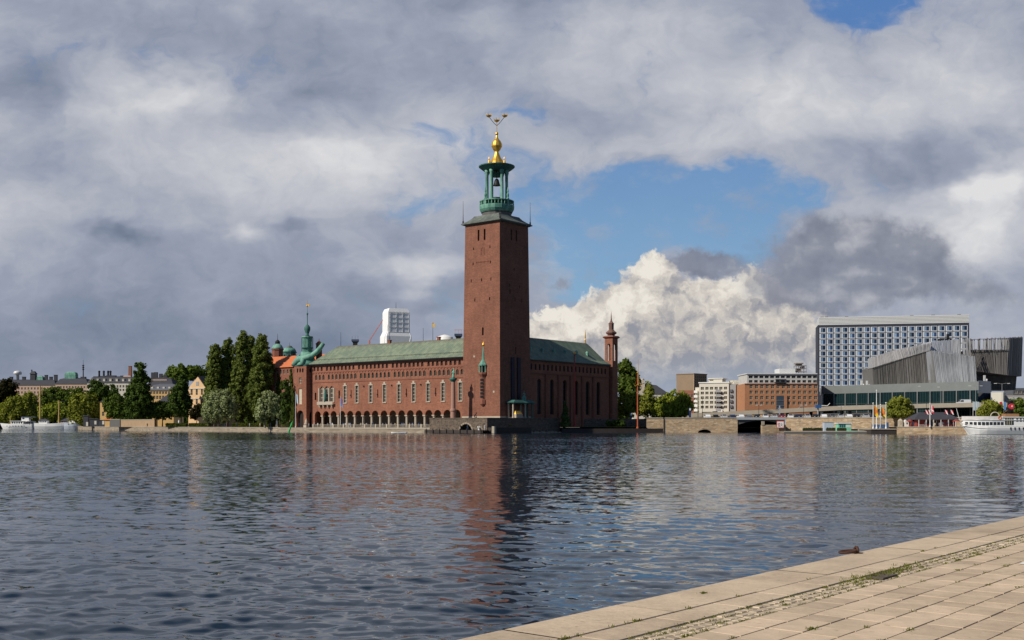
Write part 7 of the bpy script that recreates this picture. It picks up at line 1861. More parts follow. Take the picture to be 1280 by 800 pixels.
# ------------------------------------------------------------------ boats
BW = pmat('boat_white', (0.80, 0.79, 0.75), .45, var=.06, scale=.5, spec=.5); BD = glass_mat('boat_window', (0.02, 0.025, 0.035), .1); BB = pmat('boat_blue_grey', (0.17, 0.21, 0.27), .6); SP = pmat('varnished_spar', (0.50, 0.33, 0.11), .5); WOOD = pmat('boat_wood', (0.25, 0.13, 0.06), .6)  # BB is a plain blue-grey paint
def boat_hull(name, L, B, H, parent, mat, bow=1, n=18, sheer=.5, stern_w=.75, rake=1.5):
    """a displacement hull, bow towards +x when bow = 1"""
    rings = []
    for i in range(n + 1):
        t = i / n; x = -L / 2 + L * t
        w = B / 2 * (stern_w + (1 - stern_w) * min(1, t * 3)) * (1 - max(0, (t - .55) / .45) ** 2.2 * .985)
        zt = H * (1 + sheer * max(0, t - .4) ** 2 * 1.6 + .12 * (1 - t) ** 2)
        xr = x + rake * max(0, (t - .7) / .3) ** 1.5
        xb = x - .4 * rake * max(0, (t - .8) / .2)
        rings.append([(bow * xr, -w, zt), (bow * (xr * .6 + xb * .4), -w * .95, zt * .5), (bow * xb, -w * .7, .05), (bow * xb, 0, -.6), (bow * xb, w * .7, .05), (bow * (xr * .6 + xb * .4), w * .95, zt * .5), (bow * xr, w, zt)])
    mb = MB(); mb.loft(rings if bow > 0 else [r[::-1] for r in rings]); return mb.build(name, mat, parent, False)
def winrow(mb, x0, x1, n, y, z0, z1, gap=.35):
    w = (x1 - x0) / n
    for k in range(n): mb.box(x0 + k * w + w * gap / 2, x0 + (k + 1) * w - w * gap / 2, y - .03, y, z0, z1)
def windows(parent, x0, x1, n, y, z0, z1, gap=.35, name='window', mat=None):
    w = (x1 - x0) / n; src = None
    for k in range(n):
        if src is None: mb = MB(); mb.box(-w * (1 - gap) / 2, w * (1 - gap) / 2, -.03, 0, 0, z1 - z0); src = mb.build(name, mat or BD, parent); src.location = (x0 + w * .5, y, z0)
        else: inst(src, parent, (x0 + (k + .5) * w, y, z0))
def left_boats():
    Y = 700; u = Y / F
    b = thing('cabin_boat', 'white cabin cruiser with row of dark windows moored at the far left', 'boat', (WX(22, Y), Y, 0))
    boat_hull('hull', 19, 4.6, 2.9, b, BW, -1)
    mb = MB(); mb.box(-3.5, 4.2, -1.7, 1.7, 2.7, 4.9); cb = mb.build('cabin', BW, b); windows(cb, -3.2, 3.9, 5, -1.703, 3.4, 4.6)
    mb = MB(); mb.box(-4.2, 8.5, -2.1, 2.1, 4.9, 5.15); mb.build('canopy', BW, b)
    for x in (5.2, 8.2):
        for y in (-1.9, 1.9): mb = MB(); mb.tube([(x, y, 2.8), (x, y, 4.9)], .07, 5); mb.build('stanchion', M['iron'], b)
    mb = MB(); mb.box(3.0, 7.6, -1.4, 1.4, 5.153, 7.4); w = mb.build('wheelhouse', BW, b); windows(w, 3.3, 5.2, 1, -1.403, 6.2, 7.0, .3)
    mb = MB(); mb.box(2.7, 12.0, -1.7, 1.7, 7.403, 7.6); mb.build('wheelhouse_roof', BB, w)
    mb = MB(); mb.tube([(-4.6, 0, 2.9), (-4.6, 0, 8.2)], .22, 6, .1); mb.build('mast', SP, b)
    windows(b, -6.5, 6.0, 7, -2.31, 1.7, 2.05, .55, 'porthole')
    b = thing('motor_boat', 'pale blue grey boat stern between the cabin cruiser and the white sailing boat', 'boat', (WX(37.5, 704), 704, 0))
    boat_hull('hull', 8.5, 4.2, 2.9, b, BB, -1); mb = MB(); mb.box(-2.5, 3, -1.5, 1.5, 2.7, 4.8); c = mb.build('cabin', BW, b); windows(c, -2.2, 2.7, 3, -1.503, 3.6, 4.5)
    Y = 690
    b = thing('sailing_boat', 'white wooden sailing boat with a tall yellow mast and a shorter second mast', 'boat', (WX(65.5, Y), Y, 0))
    boat_hull('hull', 21, 5.4, 3.3, b, BW, 1, sheer=.9, rake=2.2)
    mb = MB(); mb.box(-7.8, -2.6, -1.6, 1.6, 3.3, 5.3); c = mb.build('deckhouse', BW, b); windows(c, -7.5, -2.9, 4, -1.603, 4.1, 4.9)
    mb = MB(); mb.frust(-5.2, 0, 5.303, 6.3, 6.4, 3.8, 3.6, 2.2); mb.build('dark_awning', M['slate'], b)
    z = lambda q: WZ(q, Y); x = lambda p_: WX(p_, Y) - WX(65.5, Y)
    mb = MB(); mb.tube([(x(50), 0, 2.5), (x(50), 0, z(499)), (x(50.3), 0, z(482.5))], .55, 8, .42); mb.tube([(x(50.3) + 1.2, 0, z(494)), (x(52.5) + .3, 0, z(483))], .18, 5); mb.build('main_mast', SP, b)
    mb = MB(); mb.tube([(x(73.3), 0, 2.5), (x(73.8), 0, z(500.5))], .42, 8, .32); mb.build('fore_mast', SP, b)
    mb = MB(); mb.tube([(x(49.5), 0, z(505)), (x(52), 0, z(505))], .2, 5); mb.tube([(x(74), 0, z(501.5)), (x(81), 0, z(502))], .12, 5); mb.tube([(x(73.8), 0, z(501)), (x(91), 0, z(528))], .05, 4); mb.tube([(x(50), 0, z(486)), (x(73), 0, z(503))], .05, 4); mb.build('rigging', M['iron'], b)
    mb = MB()
    for k_ in range(5): mb.box(x(76) + k_ * 1.5, x(76) + k_ * 1.5 + .9, -.6, .6, 3.4, 4.4)
    mb.build('deck_gear', WOOD, b)
    b = thing('bow_boat', 'bluish white boat bow standing right of the sailing boat', 'boat', (WX(90, 686), 686, 0))
    boat_hull('hull', 9.0, 4.0, 3.4, b, pmat('bluish_white', (.50, .54, .60), .5), 1, sheer=.9); mb = MB(); mb.box(-1.2, 2.2, -1.2, 1.2, 3.4, 5.2); mb.build('cabin', BW, b)
    mb = MB(); mb.tube([(-2.2, 0, 3.3), (-2.2, 0, WZ(503, 686))], .18, 5, .1); mb.build('mast', SP, b)
    b = thing('work_boat', 'dark hull cut off by the left edge of the picture', 'boat', (WX(-6, 705), 705, 0)); boat_hull('hull', 10, 4, 2.4, b, M['iron'], 1); mb = MB(); mb.box(-3, 2, -1.4, 1.4, 2.4, 4.6); mb.build('cabin', WOOD, b)
left_boats()

def ship():
    Y = 321
    z = lambda q: WZ(q, Y)
    s = thing('passenger_ship', 'old white passenger steamer with a black funnel moored at the right edge', 'ship', (WX(1199, Y), Y, 0), R(-2))
    x = lambda p_: WX(p_, Y) - WX(1199, Y)
    L, B = 34.0, 6.8
    def ring(t):
        X = L * t; w = B / 2 * (1 - (1 - min(1, t / .28)) ** 2.3 * .97); zt = z(533) + 1.1 * max(0, 1 - t / .25) ** 2
        ov = 2.3 * max(0, 1 - t / .16) ** 1.6
        return [(X, -w, zt), (X + ov * .55, -w * .97, zt * .55), (X + ov * 1.2, -w * .8, .08), (X + ov * 1.3, 0, -.9), (X + ov * 1.2, w * .8, .08), (X + ov * .55, w * .97, zt * .55), (X, w, zt)]
    ts = [0, .02, .05, .09, .14, .2, .28, .4, .6, .8, 1]
    mb = MB(); mb.loft([ring(t)[::-1] for t in ts]); mb.build('hull', BW, s)
    mb = MB()
    for t0, t1 in zip(ts[1:-1], ts[2:]):
        a, b = ring(t0), ring(t1); f = lambda r, q: tuple(Vector(r[0]).lerp(Vector(r[1]), q))
        p = [f(a, .75), f(b, .75), f(b, .62), f(a, .62)]; mb.quad(*[(v[0], v[1] - .03, v[2]) for v in p])
    mb.build('rubbing_strake', pmat('dark_strake', (.07, .09, .12), .6), s)
    def deckpoly(x0, x1, inset=.0, n=8):
        pts = []
        for k in range(n + 1):
            X = x0 + (x1 - x0) * k / n; t = max(X / L, .001); w = B / 2 * (1 - (1 - min(1, t / .28)) ** 2.3 * .97) - inset
            pts.append((X, w))
        return [(a, -b) for a, b in pts] + [(a, b) for a, b in pts[::-1]]
    z1 = z(533) + .05; z2 = z(528); z3 = z(521.5)
    mb = MB(); mb.prism(deckpoly(.9, 30, .12), z1, z2 + .6); sal = mb.build('saloon', BW, s)
    # windows of the lower saloon follow the hull side
    src = None
    for k in range(10):
        X = x(1204) + k * (x(1248.5) - x(1204)) / 10 + .5; t = X / L; w = B / 2 * (1 - (1 - min(1, t / .28)) ** 2.3 * .97) - .12
        X2 = X + .1; t2 = X2 / L; w2 = B / 2 * (1 - (1 - min(1, t2 / .28)) ** 2.3 * .97) - .12
        mb = MB(); mb.box(-.38, .38, -.05, .02, 0, .85); wo = mb.build('window', BD, sal); wo.location = (X, -w, z(533.0) + .42); wo.rotation_euler = (0, 0, math.atan2(-(w2 - w), .1))
    mb = MB(); mb.prism(deckpoly(.3, 31, -.1), z2 + .603, z2 + .75); up = mb.build('upper_deck', BW, s)
    mb = MB(); dp = deckpoly(.5, x(1247), -.05)[:9]
    for (a, b), (c, d) in zip(dp[:-1], dp[1:]): mb.add([(a, b, z2 + .75), (c, d, z2 + .75), (c, d + .06, z2 + .75), (a, b + .06, z2 + .75), (a, b, z2 + 1.75), (c, d, z2 + 1.75), (c, d + .06, z2 + 1.75), (a, b + .06, z2 + 1.75)], [(0, 1, 5, 4), (2, 3, 7, 6), (4, 5, 6, 7)])
    mb.build('bulwark_canvas', pmat('pale_canvas', (.62, .58, .55), .8, var=.15, scale=1.5), up)
    mb = MB(); mb.prism(deckpoly(x(1247), 31, .1), z2 + .753, z3 - .1); ps = mb.build('promenade_saloon', BW, s)
    mb = MB(); mb.prism(deckpoly(x(1246), 31, -.15), z3 - .097, z3 + .1); mb.build('saloon_roof', BW, ps)
    mb = MB(); mb.box(x(1249.5), x(1260), -B / 2 + .03, -B / 2 + .097, z(531), z(523)); eg = mb.build('entrance_opening', pmat('olive_glass', (.035, .045, .035), .3), s)
    for k in range(1, 4): q = x(1249.5) + (x(1260) - x(1249.5)) * k / 4; mb = MB(); mb.box(q - .06, q + .06, -B / 2 - .0, -B / 2 + .028, z(531), z(523)); mb.build('mullion', M['cream'], eg)
    windows(ps, x(1262.5), x(1296), 8, -B / 2 + .097, z(527), z(523), .45)
    windows(s, x(1254), x(1300), 9, -B / 2 - .0, z(537), z(534.2), .68, 'porthole')
    mb = MB(); a = x(1239); mb.tube([(a + 1.2 * math.cos(t), -2.4, z3 + .3 + 1.1 * math.sin(t)) for t in [math.pi * k / 10 for k in range(11)]], .14, 6); mb.build('davit', M['cream'], s)
    mb = MB(); mb.tube([(x(1243) + .42 * math.cos(t), -B / 2 - .1, z2 + 1.3 + .42 * math.sin(t)) for t in [math.pi * k / 8 for k in range(17)]], .11, 6); mb.build('lifebuoy', F_['orange'], s)
    fx = x(1262); mb = MB(); mb.lathe(fx, 0, [(.85, z3 + .1), (.8, z(502)), (.92, z(501.4)), (.92, z(500.6)), (.7, z(500.5))], 16); fn = mb.build('funnel', M['iron'], s, True)
    mb = MB(); mb.box(fx - 1.9, fx + 1.9, -1.4, 1.4, z3 + .1, z3 + 1.0); mb.build('funnel_casing', WOOD, s)
    for dx, sx, sz, m, yy in ((0, .78, .82, F_['red'], -.86), (.1, .26, .3, F_['white'], -.95)):
        mb = MB(); cz = z(508)
        mb.add([(fx + dx + sx * math.cos(t) * (1 if k % 2 == 0 or m is F_['red'] else .45), yy - .08 * (1 - abs(math.cos(t)) * .0), cz + sz * math.sin(t) * (1 if k % 2 == 0 or m is F_['red'] else .45)) for k, t in enumerate([2 * math.pi * q / 16 for q in range(16)])] + [(fx + dx + sx * math.cos(t), yy + .45, cz + sz * math.sin(t)) for t in [2 * math.pi * q / 16 for q in range(16)]], [tuple(range(16))[::-1]] + [(k, (k + 1) % 16, 16 + (k + 1) % 16, 16 + k) for k in range(16)]); mb.build('funnel_badge' if m is F_['red'] else 'badge_star', m, fn)
    mb = MB(); mb.tube([(x(1199.5), 0, z2 + .7), (x(1195.5), 0, z(510.5))], .09, 6, .05); mb.build('jackstaff', BW, s)
    mb = MB(); mb.tube([(x(1280), 0, z3), (x(1280), 0, z(490))], .14, 6, .08); mb.tube([(x(1280), 0, z(495)), (x(1250), 0, z3 + .5)], .03, 4); mb.build('mast', SP, s)
ship()

# ------------------------------------------------------------------ right quay
def right_quay():
    # box, dark upturned boats, green and white houseboat, dinghy
    g = thing('utility_cabinet', 'pale grey metal cabinet standing against the embankment wall', 'cabinet', (WX(1030.5, 366), 366, .56)); W_ = WX(1042, 366) - WX(1030.5, 366)
    mb = MB(); mb.box(0, W_, 0, 2.2, .0, 3.0); mb.build('body', pmat('pale_blue_grey', (.42, .47, .53), .6, var=.08), g); mb = MB(); mb.box(-.08, W_ + .08, -.1, 2.3, 3.003, 3.12); mb.build('lid', M['greyplaster'], g)
    for i, (a, b, lab) in enumerate(((1004, 1015.5, 'first dark green planter box on the low quay left of the grey cabinet'), (1016.5, 1028.5, 'second dark green planter box on the low quay left of the grey cabinet'), (1033.5, 1044.5, 'dark planter box in front of the grey cabinet'), (1047, 1058, 'dark planter box in front of the green and white houseboat'))):
        Y = 357; p_ = thing('planter', lab, 'planter', (WX(a, Y), Y, .8), 0, 'planters on the low quay'); W_ = WX(b, Y) - WX(a, Y)
        mb = MB(); mb.box(0, W_, 0, .8, 0, .55); mb.build('box', M['timber'], p_)
        V, Q = leaves([(W_ * (k + .5) / 4, .4, .65, W_ / 7, .4, .3) for k in range(4)], i + 3, .18, .13, 1.2); mesh_np('foliage', V, Q, LM['dark'], p_)
    mint = pmat('mint_green_paint', (0.20, 0.50, 0.33), .5, var=.1); Y = 362
    b = thing('houseboat', 'small white and mint green boat house on the low quay beside the flagpoles', 'boat', (WX(1048, Y), Y, .56)); x = lambda p_: WX(p_, Y) - WX(1048, Y)
    mb = MB(); mb.box(0, x(1064), 0, 3.2, .9, 2.6); c = mb.build('cabin', mint, b); mb = MB(); mb.box(-.3, x(1064.5), -.3, 3.5, 2.603, 2.85); mb.build('roof', BW, c)
    windows(c, .3, x(1057), 3, -.003, 1.4, 2.3, .2, 'window', pmat('teal_glass', (.03, .10, .12), .15)); mb = MB(); mb.box(x(1057.5), x(1063.5), -.06, -.003, 1.3, 2.4); mb.build('panel', pmat('pale_mint', (.5, .66, .55), .6, var=.2, scale=2), c)
    mb = MB(); mb.box(-.2, x(1066), -.2, 3.4, 0, .897); mb.build('pontoon', mint, b)
    d = thing('dinghy', 'little mint green dinghy beside the houseboat', 'boat', (WX(1068.5, 350), 350, 0)); h = boat_hull('hull', 4.2, 1.6, .9, d, mint, 1); mb = MB(); mb.box(-1, .8, -.5, .5, .8, 1.5); mb.build('windshield', BD, d)
    d = thing('dinghy', 'grey dinghy moored left of the dark pontoon', 'boat', (WX(1082, 349), 349, 0)); boat_hull('hull', 4.6, 1.6, .9, d, M['greyplaster'], 1); mb = MB(); mb.box(-1.2, -.4, -.6, .6, .7, 1.0); mb.build('thwart', WOOD, d)
    # four poles with yellow flags
    fl = lambda f, g: 1 if (abs(g - .55) < .16 and f > .2) or (abs(f - .45) < .12 and g > .2) else 0
    for px, q, lab, flag in ((1091.5, 505, 'white flagpole with a yellow and red flag, leftmost of the four', 1), (1095.7, 489, 'tallest white flagpole of the four without a flag', 0), (1100.7, 507, 'white flagpole with a yellow and red flag, third of the four', 1), (1107.5, 504.5, 'bare white flagpole at the right end of the four', 0)):
        flagpole(lab, px, 345 if px < 1095 or px > 1105 else 347, 1.6, q, rp=.13, group='flagpoles on the dark pontoon', flag=(1.5, 2.9, .3, fl, [F_['yellow'], F_['orange']], dict(droop=.9, amp=.35)) if flag else None, rz=.2, knob='white')
    bl = pmat('blue_panel', (0.045, 0.11, 0.24), .6, var=.25, scale=.9)
    f = thing('blue_hoarding', 'row of blue panels behind the feet of the flagpoles', 'hoarding', (WX(1089.5, 352), 352, 1.6)); W_ = WX(1111, 352) - WX(1089.5, 352)
    for k_ in range(6): mb = MB(); mb.box(W_ * k_ / 6 + .03, W_ * (k_ + 1) / 6 - .03, 0, .12, 0, 1.25 if k_ < 5 else 1.9); mb.build('panel', bl, f)
    # white kiosks
    for px, w_, lab, m in ((1126, 4.6, 'narrow cream kiosk with rounded top near the round tree', 'cream'), (1133.8, 5.2, 'white pointed kiosk with a dark round emblem', 'white')):
        Y = 352; k_ = thing('kiosk', lab, 'kiosk', (WX(px, Y), Y, 2.05)); w = w_ * Y / F
        mb = MB(); mb.box(-w / 2, w / 2, 0, w * .9, 0, 2.0); mb.build('body', M[m], k_); mb = MB(); mb.frust(0, w * .45, 2.003, 2.7, w * 1.05, w, .25, .25); mb.build('roof', M[m], k_)
        mb = MB(); mb.lathe(0, 0, [(.22, -.02), (.22, .02)], 12) if False else mb.box(-.2, .2, -.05, -.003, .9, 1.5); mb.build('emblem', M['slate'] if m == 'white' else M['limestone'], k_)
    # cafe
    Y = 345; c = thing('cafe_pavilion', 'red waterside cafe with a dark hipped roof and open front', 'cafe', (WX(1146, Y), Y, 2.08)); x = lambda p_: WX(p_, Y) - WX(1146, Y); W_ = x(1195)
    rd = pmat('falu_red_board', (0.22, 0.045, 0.035), .85, var=.2, scale=1)
    mb = MB(); T = lambda u, d_, zz: (u, d_, zz); ops = [(x(1166), 1.6, .25, 2.2, 0), (x(1171), .9, .0, 2.1, 0), (x(1176), 1.3, .3, 2.2, 0), (x(1159), 1.2, .9, 2.0, 0), (x(1187), 1.4, .9, 2.0, 0)]; mb.strip(T, 0, W_, 0, 2.35, ops, .4)
    mb.quad((W_, 0, 0), (W_, 7, 0), (W_, 7, 2.35), (W_, 0, 2.35)); mb.quad((0, 0, 0), (0, 0, 2.35), (0, 7, 2.35), (0, 7, 0)); w = mb.build('wall', rd, c)
    for (u, ww, a, b_, _) in ops: mb = MB(); mb.mat(0); mb.box(u - ww / 2, u + ww / 2, .3, .38, a, b_); mb.mat(1); mb.box(u - .04, u + .04, .24, .297, a, b_); mb.build('window', [BD, M['white']], w)
    mb = MB(); mb.loft([[(x(1141.5), -1.2, 2.45), (x(1199), -1.2, 2.45), (x(1199), 8, 2.45), (x(1141.5), 8, 2.45)], [(x(1154), 3, 4.6), (x(1187), 3, 4.6), (x(1187), 4, 4.6), (x(1154), 4, 4.6)]]); mb.build('roof', M['slate'], c)
    mb = MB(); mb.box(x(1141.8), x(1198.7), -1.15, 7.9, 2.352, 2.447); mb.build('eaves_board', M['greyplaster'], c)
    for k_ in range(6): mb = MB(); q = x(1147) + k_ * (x(1193) - x(1147)) / 5; mb.box(q - .07, q + .07, -1.1, -.96, 0, 2.35); mb.build('post', M['white'], c)
    # parasols and tables in front
    for px, Y_, m, lab in ((1137.5, 348, rd, 'closed dark red parasol left of the cafe'), (1195.5, 341, rd, 'dark red parasol at the right end of the cafe'), (1152, 342, M['white'], 'white cafe table and bench near the quay bollard')):
        p_ = thing('cafe_table' if m is M['white'] else 'parasol', lab, 'table' if m is M['white'] else 'parasol', (WX(px, Y_), Y_, 2.08))
        if m is M['white']:
            mb = MB(); mb.box(-.8, .8, -.4, .4, .7, .76); mb.build('table_top', m, p_); mb = MB(); mb.box(-.08, .08, -.08, .08, 0, .7); mb.build('leg', M['iron'], p_); mb = MB(); mb.box(-.8, .8, -.95, -.65, .4, .46); mb.build('bench', m, p_)
        else:
            mb = MB(); mb.lathe(0, 0, [(1.3, 1.75), (1.0, 2.0), (.1, 2.5)], 8); mb.build('canopy', m, p_); mb = MB(); mb.tube([(0, 0, 0), (0, 0, 2.6)], .04, 6); mb.build('pole', M['iron'], p_)
    dd = lambda f, g: 1 if abs((f - .05) - (1 - g) * .9) < .22 else 0
    flagpole('white flagpole with a hanging red and white flag in front of the cafe', 1162.5, 336.5, 2.1, 505, rp=.11, flag=(1.0, 2.2, .2, lambda f, g: 1 if abs(g - .35) < .1 or abs(f - .4) < .1 else 0, [F_['red'], F_['white']], dict(droop=.6, amp=.25)), knob='white')
    for px, lab in ((1156.5, 'small red and white pennant left of the white cafe flagpole'), (1160.3, 'small red and white pennant touching the white cafe flagpole'), (1181, 'small red and white pennant over the cafe roof, left of the right hand pair'), (1188, 'small red and white pennant over the cafe roof, rightmost')):
        Y_ = 346.5; z0 = WZ(520, Y_); o = thing('pennant_staff', lab, 'flag', (WX(px, Y_), Y_, z0), 0, 'red and white pennants on the cafe roof')
        mb = MB(); mb.tube([(0, 0, -.6), (0, 0, WZ(511.5, Y_) - z0)], .035, 5); mb.build('staff', M['iron'], o)
        f = flag_mesh(.95, 1.15, dd, droop=.55, amp=.18).build('flag', [F_['red'], F_['white']], o, True); f.location = (.04, 0, WZ(512, Y_) - z0 - 1.15)
    # banners, lamp posts
    for px, m, lab in ((1218, F_['pale'], 'pale vertical banner left of the pair by the congress foyer corner'), (1222.3, F_['pale'], 'pale vertical banner, right of the pair by the congress foyer corner'), (1251, F_['red'], 'red vertical banner beside the black funnel'), (1256, F_['blue'], 'blue vertical banner between the red banner and the black funnel')):
        Y_ = 368; b = thing('banner', lab, 'banner', (WX(px, Y_), Y_, 5.1 if px < 1240 else 3.0)); z = lambda q: WZ(q, Y_) - (5.1 if px < 1240 else 3.0)
        mb = MB(); mb.tube([(-.45, 0, 0), (-.45, 0, z(501.5))], .05, 6); mb.build('pole', M['white'], b); mb = MB(); mb.box(-.4, .42, -.03, .03, z(513), z(502.3)); mb.build('cloth', m, b)
    # right tree bank support
    def lamp(label, px, Y_, base, top, arms, mat=M['iron'], w=1.6):
        l = thing('street_lamp', label, 'street lamp', (WX(px, Y_), Y_, base), 0, 'street lamps on the right bank'); H = WZ(top, Y_) - base
        mb = MB(); mb.lathe(0, 0, [(.14, 0), (.1, .5), (.06, H)], 8); mb.build('pole', mat, l)
        for s in arms:
            mb = MB(); mb.tube([(0, 0, H - .1), (s * w * .6, 0, H + .12), (s * w, 0, H + .1)], .05, 5); mb.build('arm', mat, l)
            mb = MB(); mb.box(s * w - .4, s * w + .4, -.15, .15, H - .02, H + .12); mb.build('lamp_head', M['white'], l)
        return l
    lamp('double armed street lamp rising beside the black ship funnel', 1252.5, 372, 3.0, 479.5, (-1, 1), M['greyplaster'], 2.2)
    lamp('double armed street lamp in front of the glass corner of the congress foyer', 1219.5, 392, 5.1, 482.5, (-1, 1), M['greyplaster'], 2.0)
    lamp('thin street lamp left of the two white apartment houses', 872.5, 425, 5.1, 500, (-1,)); lamp('thin street lamp before the wider white apartment house', 878, 424, 5.1, 498, (1,))
    lamp('street lamp standing in front of the left part of the orange brick offices', 948.5, 418, 5.1, 506.5, (-1, 1), M['iron'], .8); lamp('street lamp between the brick entrance and the hotel', 1004.5, 416, 5.1, 506.5, (-1, 1), M['iron'], .8); lamp('dark street lamp under the left end of the congress foyer', 1051.5, 412, 5.1, 508, (-1, 1), M['iron'], .6); lamp('tall street lamp on the flyover before the congress foyer', 1146.5, 420, 5.1, 483, (1,), M['greyplaster'], .8)
    lamp('lamp post at the left end of the cafe', 1176, 425, 5.1, 484, (-1,), M['greyplaster'], .8)
    # dark blue notice pillar
    bp = thing('advert_pillar', 'dark blue notice pillar with white sign at the left end of the parked cars', 'sign', (WX(862.5, 402), 402, 5.05)); mb = MB(); mb.box(-.35, .35, -.2, .2, 0, 3.9); mb.build('pillar', pmat('navy_enamel', (.02, .04, .13), .4), bp); mb = MB(); mb.box(-.28, .28, -.24, -.203, 2.9, 3.6); mb.build('sign_face', M['white'], bp)
    bp = thing('advert_pillar', 'dark blue notice pillar among the trees right of the orange mast', 'sign', (WX(788.5, 405), 405, 3.0)); mb = MB(); mb.box(-.3, .3, -.2, .2, 0, 4.2); mb.build('pillar', pmat('navy_enamel', (.02, .04, .13), .4), bp); mb = MB(); mb.box(-.25, .25, -.24, -.203, 3.2, 3.9); mb.build('sign_face', F_['pale'], bp)
    bp = thing('blue_crane', 'small blue loading crane with a pale jib above the parked cars', 'crane', (WX(1022.5, 402), 402, 5.05)); z = lambda q: WZ(q, 402) - 5.05
    mb = MB(); mb.tube([(0, 0, 0), (0, 0, z(510))], .3, 8); mb.build('post', M['greyplaster'], bp); mb = MB(); mb.box(-.9, 1.0, -.7, .7, z(510), z(506)); mb.build('cab', pmat('crane_blue', (.03, .10, .25), .5), bp); mb = MB(); mb.tube([(1.0, 0, z(507)), (3.4, 0, z(507.2)), (4.3, 0, z(504))], .16, 6, .1); mb.build('jib', M['white'], bp)
    bp = thing('grey_post', 'pale blue grey post rising from the lower street by the brick entrance', 'post', (WX(974.5, 404), 404, 5.05)); z = lambda q: WZ(q, 404) - 5.05
    mb = MB(); mb.box(-.18, .18, -.18, .18, 0, z(507)); mb.build('shaft', pmat('bluish_metal', (.3, .34, .42), .5), bp); mb = MB(); mb.box(-.55, .55, -.2, .2, z(511), z(510)); mb.build('crossbar', M['greyplaster'], bp)
    # warning sign on the wall by the canal
    sg = thing('warning_sign', 'square white sign with red symbols and rim on the wall beside the canal mouth', 'sign', (WX(975.3, 390.4), 390.4, WZ(530.5, 390.4))); e = 4.2 * 390.4 / F
    mb = MB(); mb.box(-e, e, -.06, 0, -e * .9, e * .9); mb.build('board', M['white'], sg); rr = pmat('sign_red', (.55, .06, .05), .6)
    mb = MB(); mb.box(-e - .1, e + .1, -.1, .02, e * .903, e + .12); mb.box(-e - .1, e + .1, -.1, .02, -e - .12, -e * .903); mb.box(-e - .1, -e - .003, -.1, .02, -e * .9, e * .9); mb.box(e + .003, e + .1, -.1, .02, -e * .9, e * .9); mb.build('rim', rr, sg)
    mb = MB(); mb.tube([(-.5 + .4 * math.cos(t), -.09, .1 + .4 * math.sin(t)) for t in [math.pi * k / 8 for k in range(17)]], .06, 5); mb.tube([(-.78, -.09, -.18), (-.22, -.09, .38)], .05, 5); mb.build('prohibition_ring', rr, sg)
    mb = MB(); mb.tube([(.2, -.09, .5), (.6, -.09, .1), (.3, -.09, -.3), (.8, -.09, -.6)], .07, 5); mb.tube([(-.8, -.09, -.6), (.0, -.09, -.6)], .07, 5); mb.build('symbol', M['slate'], sg)
right_quay()

# ------------------------------------------------------------------ vehicles
def car_proto(paint, name='parked_car', van=False):
    c = thing(name, 'car', 'car')
    L, W_, H = (4.4, 1.78, 1.45) if not van else (5.2, 1.95, 2.3)
    prof = [(-2.2, .35), (-2.2, .78), (-2.05, .92), (-1.55, .98), (-.95, 1.40), (.55, 1.44), (1.15, .98), (2.0, .86), (2.2, .70), (2.2, .35)] if not van else [(-2.6, .4), (-2.6, 2.15), (-2.4, 2.28), (1.0, 2.28), (1.6, 1.35), (2.4, 1.15), (2.6, .9), (2.6, .4)]
    def sec(y, s): return [(x, y, z if z < .95 else .95 + (z - .95)) for x, z in prof]
    mb = MB(); mb.loft([[(x * .985, y, z) for x, z in prof] if abs(y) > .8 else [(x, y, z) for x, z in prof] for y in (-W_ / 2, -W_ / 2 + .1, W_ / 2 - .1, W_ / 2)]); b = mb.build('body', paint, c)
    mb = MB()
    gl = [(-1.45, 1.0), (-.98, 1.34), (.5, 1.37), (1.02, 1.0)] if not van else [(.1, 1.4), (.1, 2.05), (1.0, 2.05), (1.45, 1.4)]
    for y in (-W_ / 2 - .012, W_ / 2 + .012): mb.add([(x, y, z) for x, z in gl], [(0, 1, 2, 3) if y > 0 else (3, 2, 1, 0)])
    mb.build('side_glass', BD, c)
    mb = MB(); a, d_ = (prof[5], prof[6]) if not van else (prof[3], prof[4]); o_ = .015; mb.add([(a[0] + .04, -.7, a[1] - .03 + o_), (d_[0] - .02, -.78, d_[1] + .04 + o_), (d_[0] - .02, .78, d_[1] + .04 + o_), (a[0] + .04, .7, a[1] - .03 + o_)], [(0, 1, 2, 3)]); mb.build('windscreen', BD, c)
    src = None
    for x in (-1.35, 1.4):
        for y in (-W_ / 2 + .08, W_ / 2 - .08):
            if src is None:
                mb = MB(); mb.loft([[(.33 * math.cos(k * .4488), yy, .33 * math.sin(k * .4488)) for k in range(14)] for yy in (-.11, .11)]); src = mb.build('wheel', M['iron'], c); src.location = (x, y, .33)
                mb = MB(); mb.loft([[(.18 * math.cos(k * .628), yy, .18 * math.sin(k * .628)) for k in range(10)] for yy in (-.125, .125)]); mb.build('rim', M['greyplaster'], src)
            else: inst(src, c, (x, y, .33))
    for y in (-.6, .6): mb = MB(); mb.box(2.15 if not van else 2.57, 2.22 if not van else 2.63, y - .18, y + .18, .62, .78); mb.build('headlight', M['white'], c)
    return c
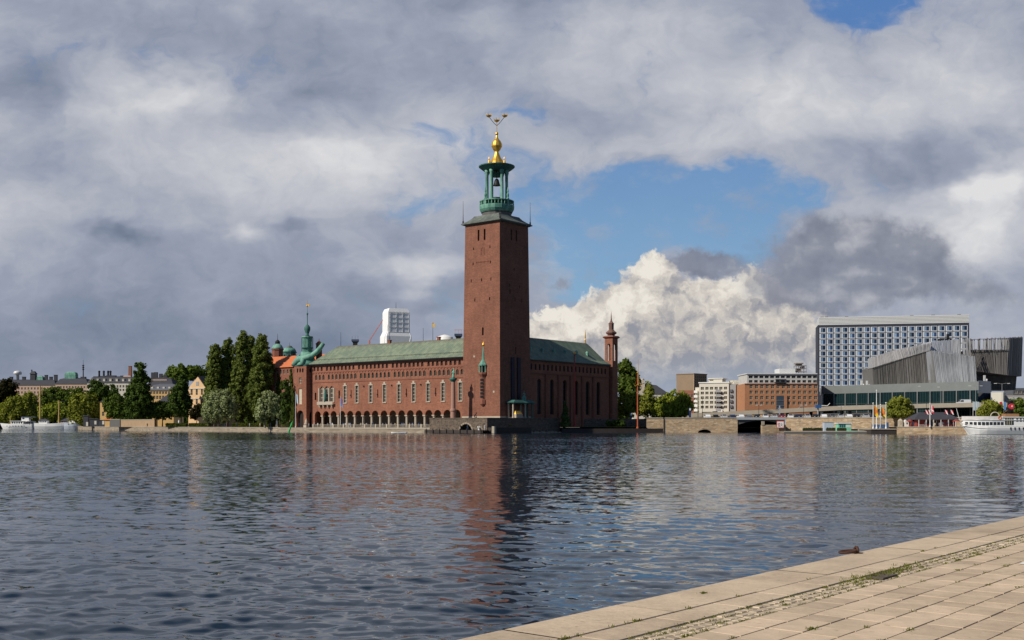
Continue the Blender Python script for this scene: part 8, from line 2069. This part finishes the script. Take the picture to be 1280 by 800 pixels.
PAINT = {n: pmat('car_' + n.replace(' ', '_'), c, .25, .0, var=.03, spec=.6) for n, c in {'white': (.70, .70, .70), 'silver': (.42, .43, .45), 'black': (.015, .015, .018), 'dark blue': (.02, .035, .09), 'red': (.30, .02, .025), 'grey': (.14, .14, .15)}.items()}
def cars():
    protos = {n: car_proto(m) for n, m in PAINT.items()}; used = set()
    seq = ['white', 'black', 'silver', 'dark blue', 'white', 'grey', 'black', 'white', 'silver', 'red', 'white', 'dark blue', 'silver', 'black', 'white', 'grey', 'silver', 'white', 'black', 'silver', 'dark blue', 'white']
    ordn = ['first', 'second', 'third', 'fourth', 'fifth', 'sixth', 'seventh', 'eighth', 'ninth', 'tenth', 'eleventh', 'twelfth', 'thirteenth', 'fourteenth', 'fifteenth', 'sixteenth', 'seventeenth', 'eighteenth', 'nineteenth', 'twentieth', 'twenty first', 'twenty second']
    rc = random.Random(4)
    for i, n in enumerate(seq):
        px = 884 + i * 10.4; Y = float(np.interp(px, [880, 960, 1100], [402, 401, 388])) + rc.uniform(0, .6) + (2.5 if px < 960 else 1.5)
        c = protos[n] if n not in used else inst(protos[n]); used.add(n)
        c.location = (WX(px, Y), Y, 5.04); c.rotation_euler = (0, 0, R(90) + R(rc.choice([0, 180])) + rc.uniform(-.12, .12)); c['label'] = f'{n} car, {ordn[i]} from the left in the row parked on the embankment'; c['category'] = 'car'; c['group'] = 'cars parked on the embankment street'
    v = car_proto(PAINT['white'], 'white_van', True); v.location = (WX(1204, 424), 424, 10.05); v.rotation_euler = (0, 0, R(176)); v['label'] = 'white van driving on the elevated road before the congress foyer'; v['category'] = 'van'
    for px, n, lab in ((1001, 'white', 'white car driving on the elevated road above the parked row'), (893, 'silver', 'silver car on the low left end of the elevated road'), (1085, 'dark blue', 'dark blue car on the elevated road left of the flagpoles')):
        Y = float(np.interp(px, [930, 1050, 1150], [446, 436, 424])) + 4; z = float(np.interp(px, [846, 930, 1050, 1150], [6.4, 7.6, 9.4, 10])) - .28
        c = inst(protos[n]); c.location = (WX(px, Y), Y, z); c.rotation_euler = (0, 0, R(175)); c['label'] = lab; c['category'] = 'car'; c['group'] = 'cars on the elevated road'
cars()
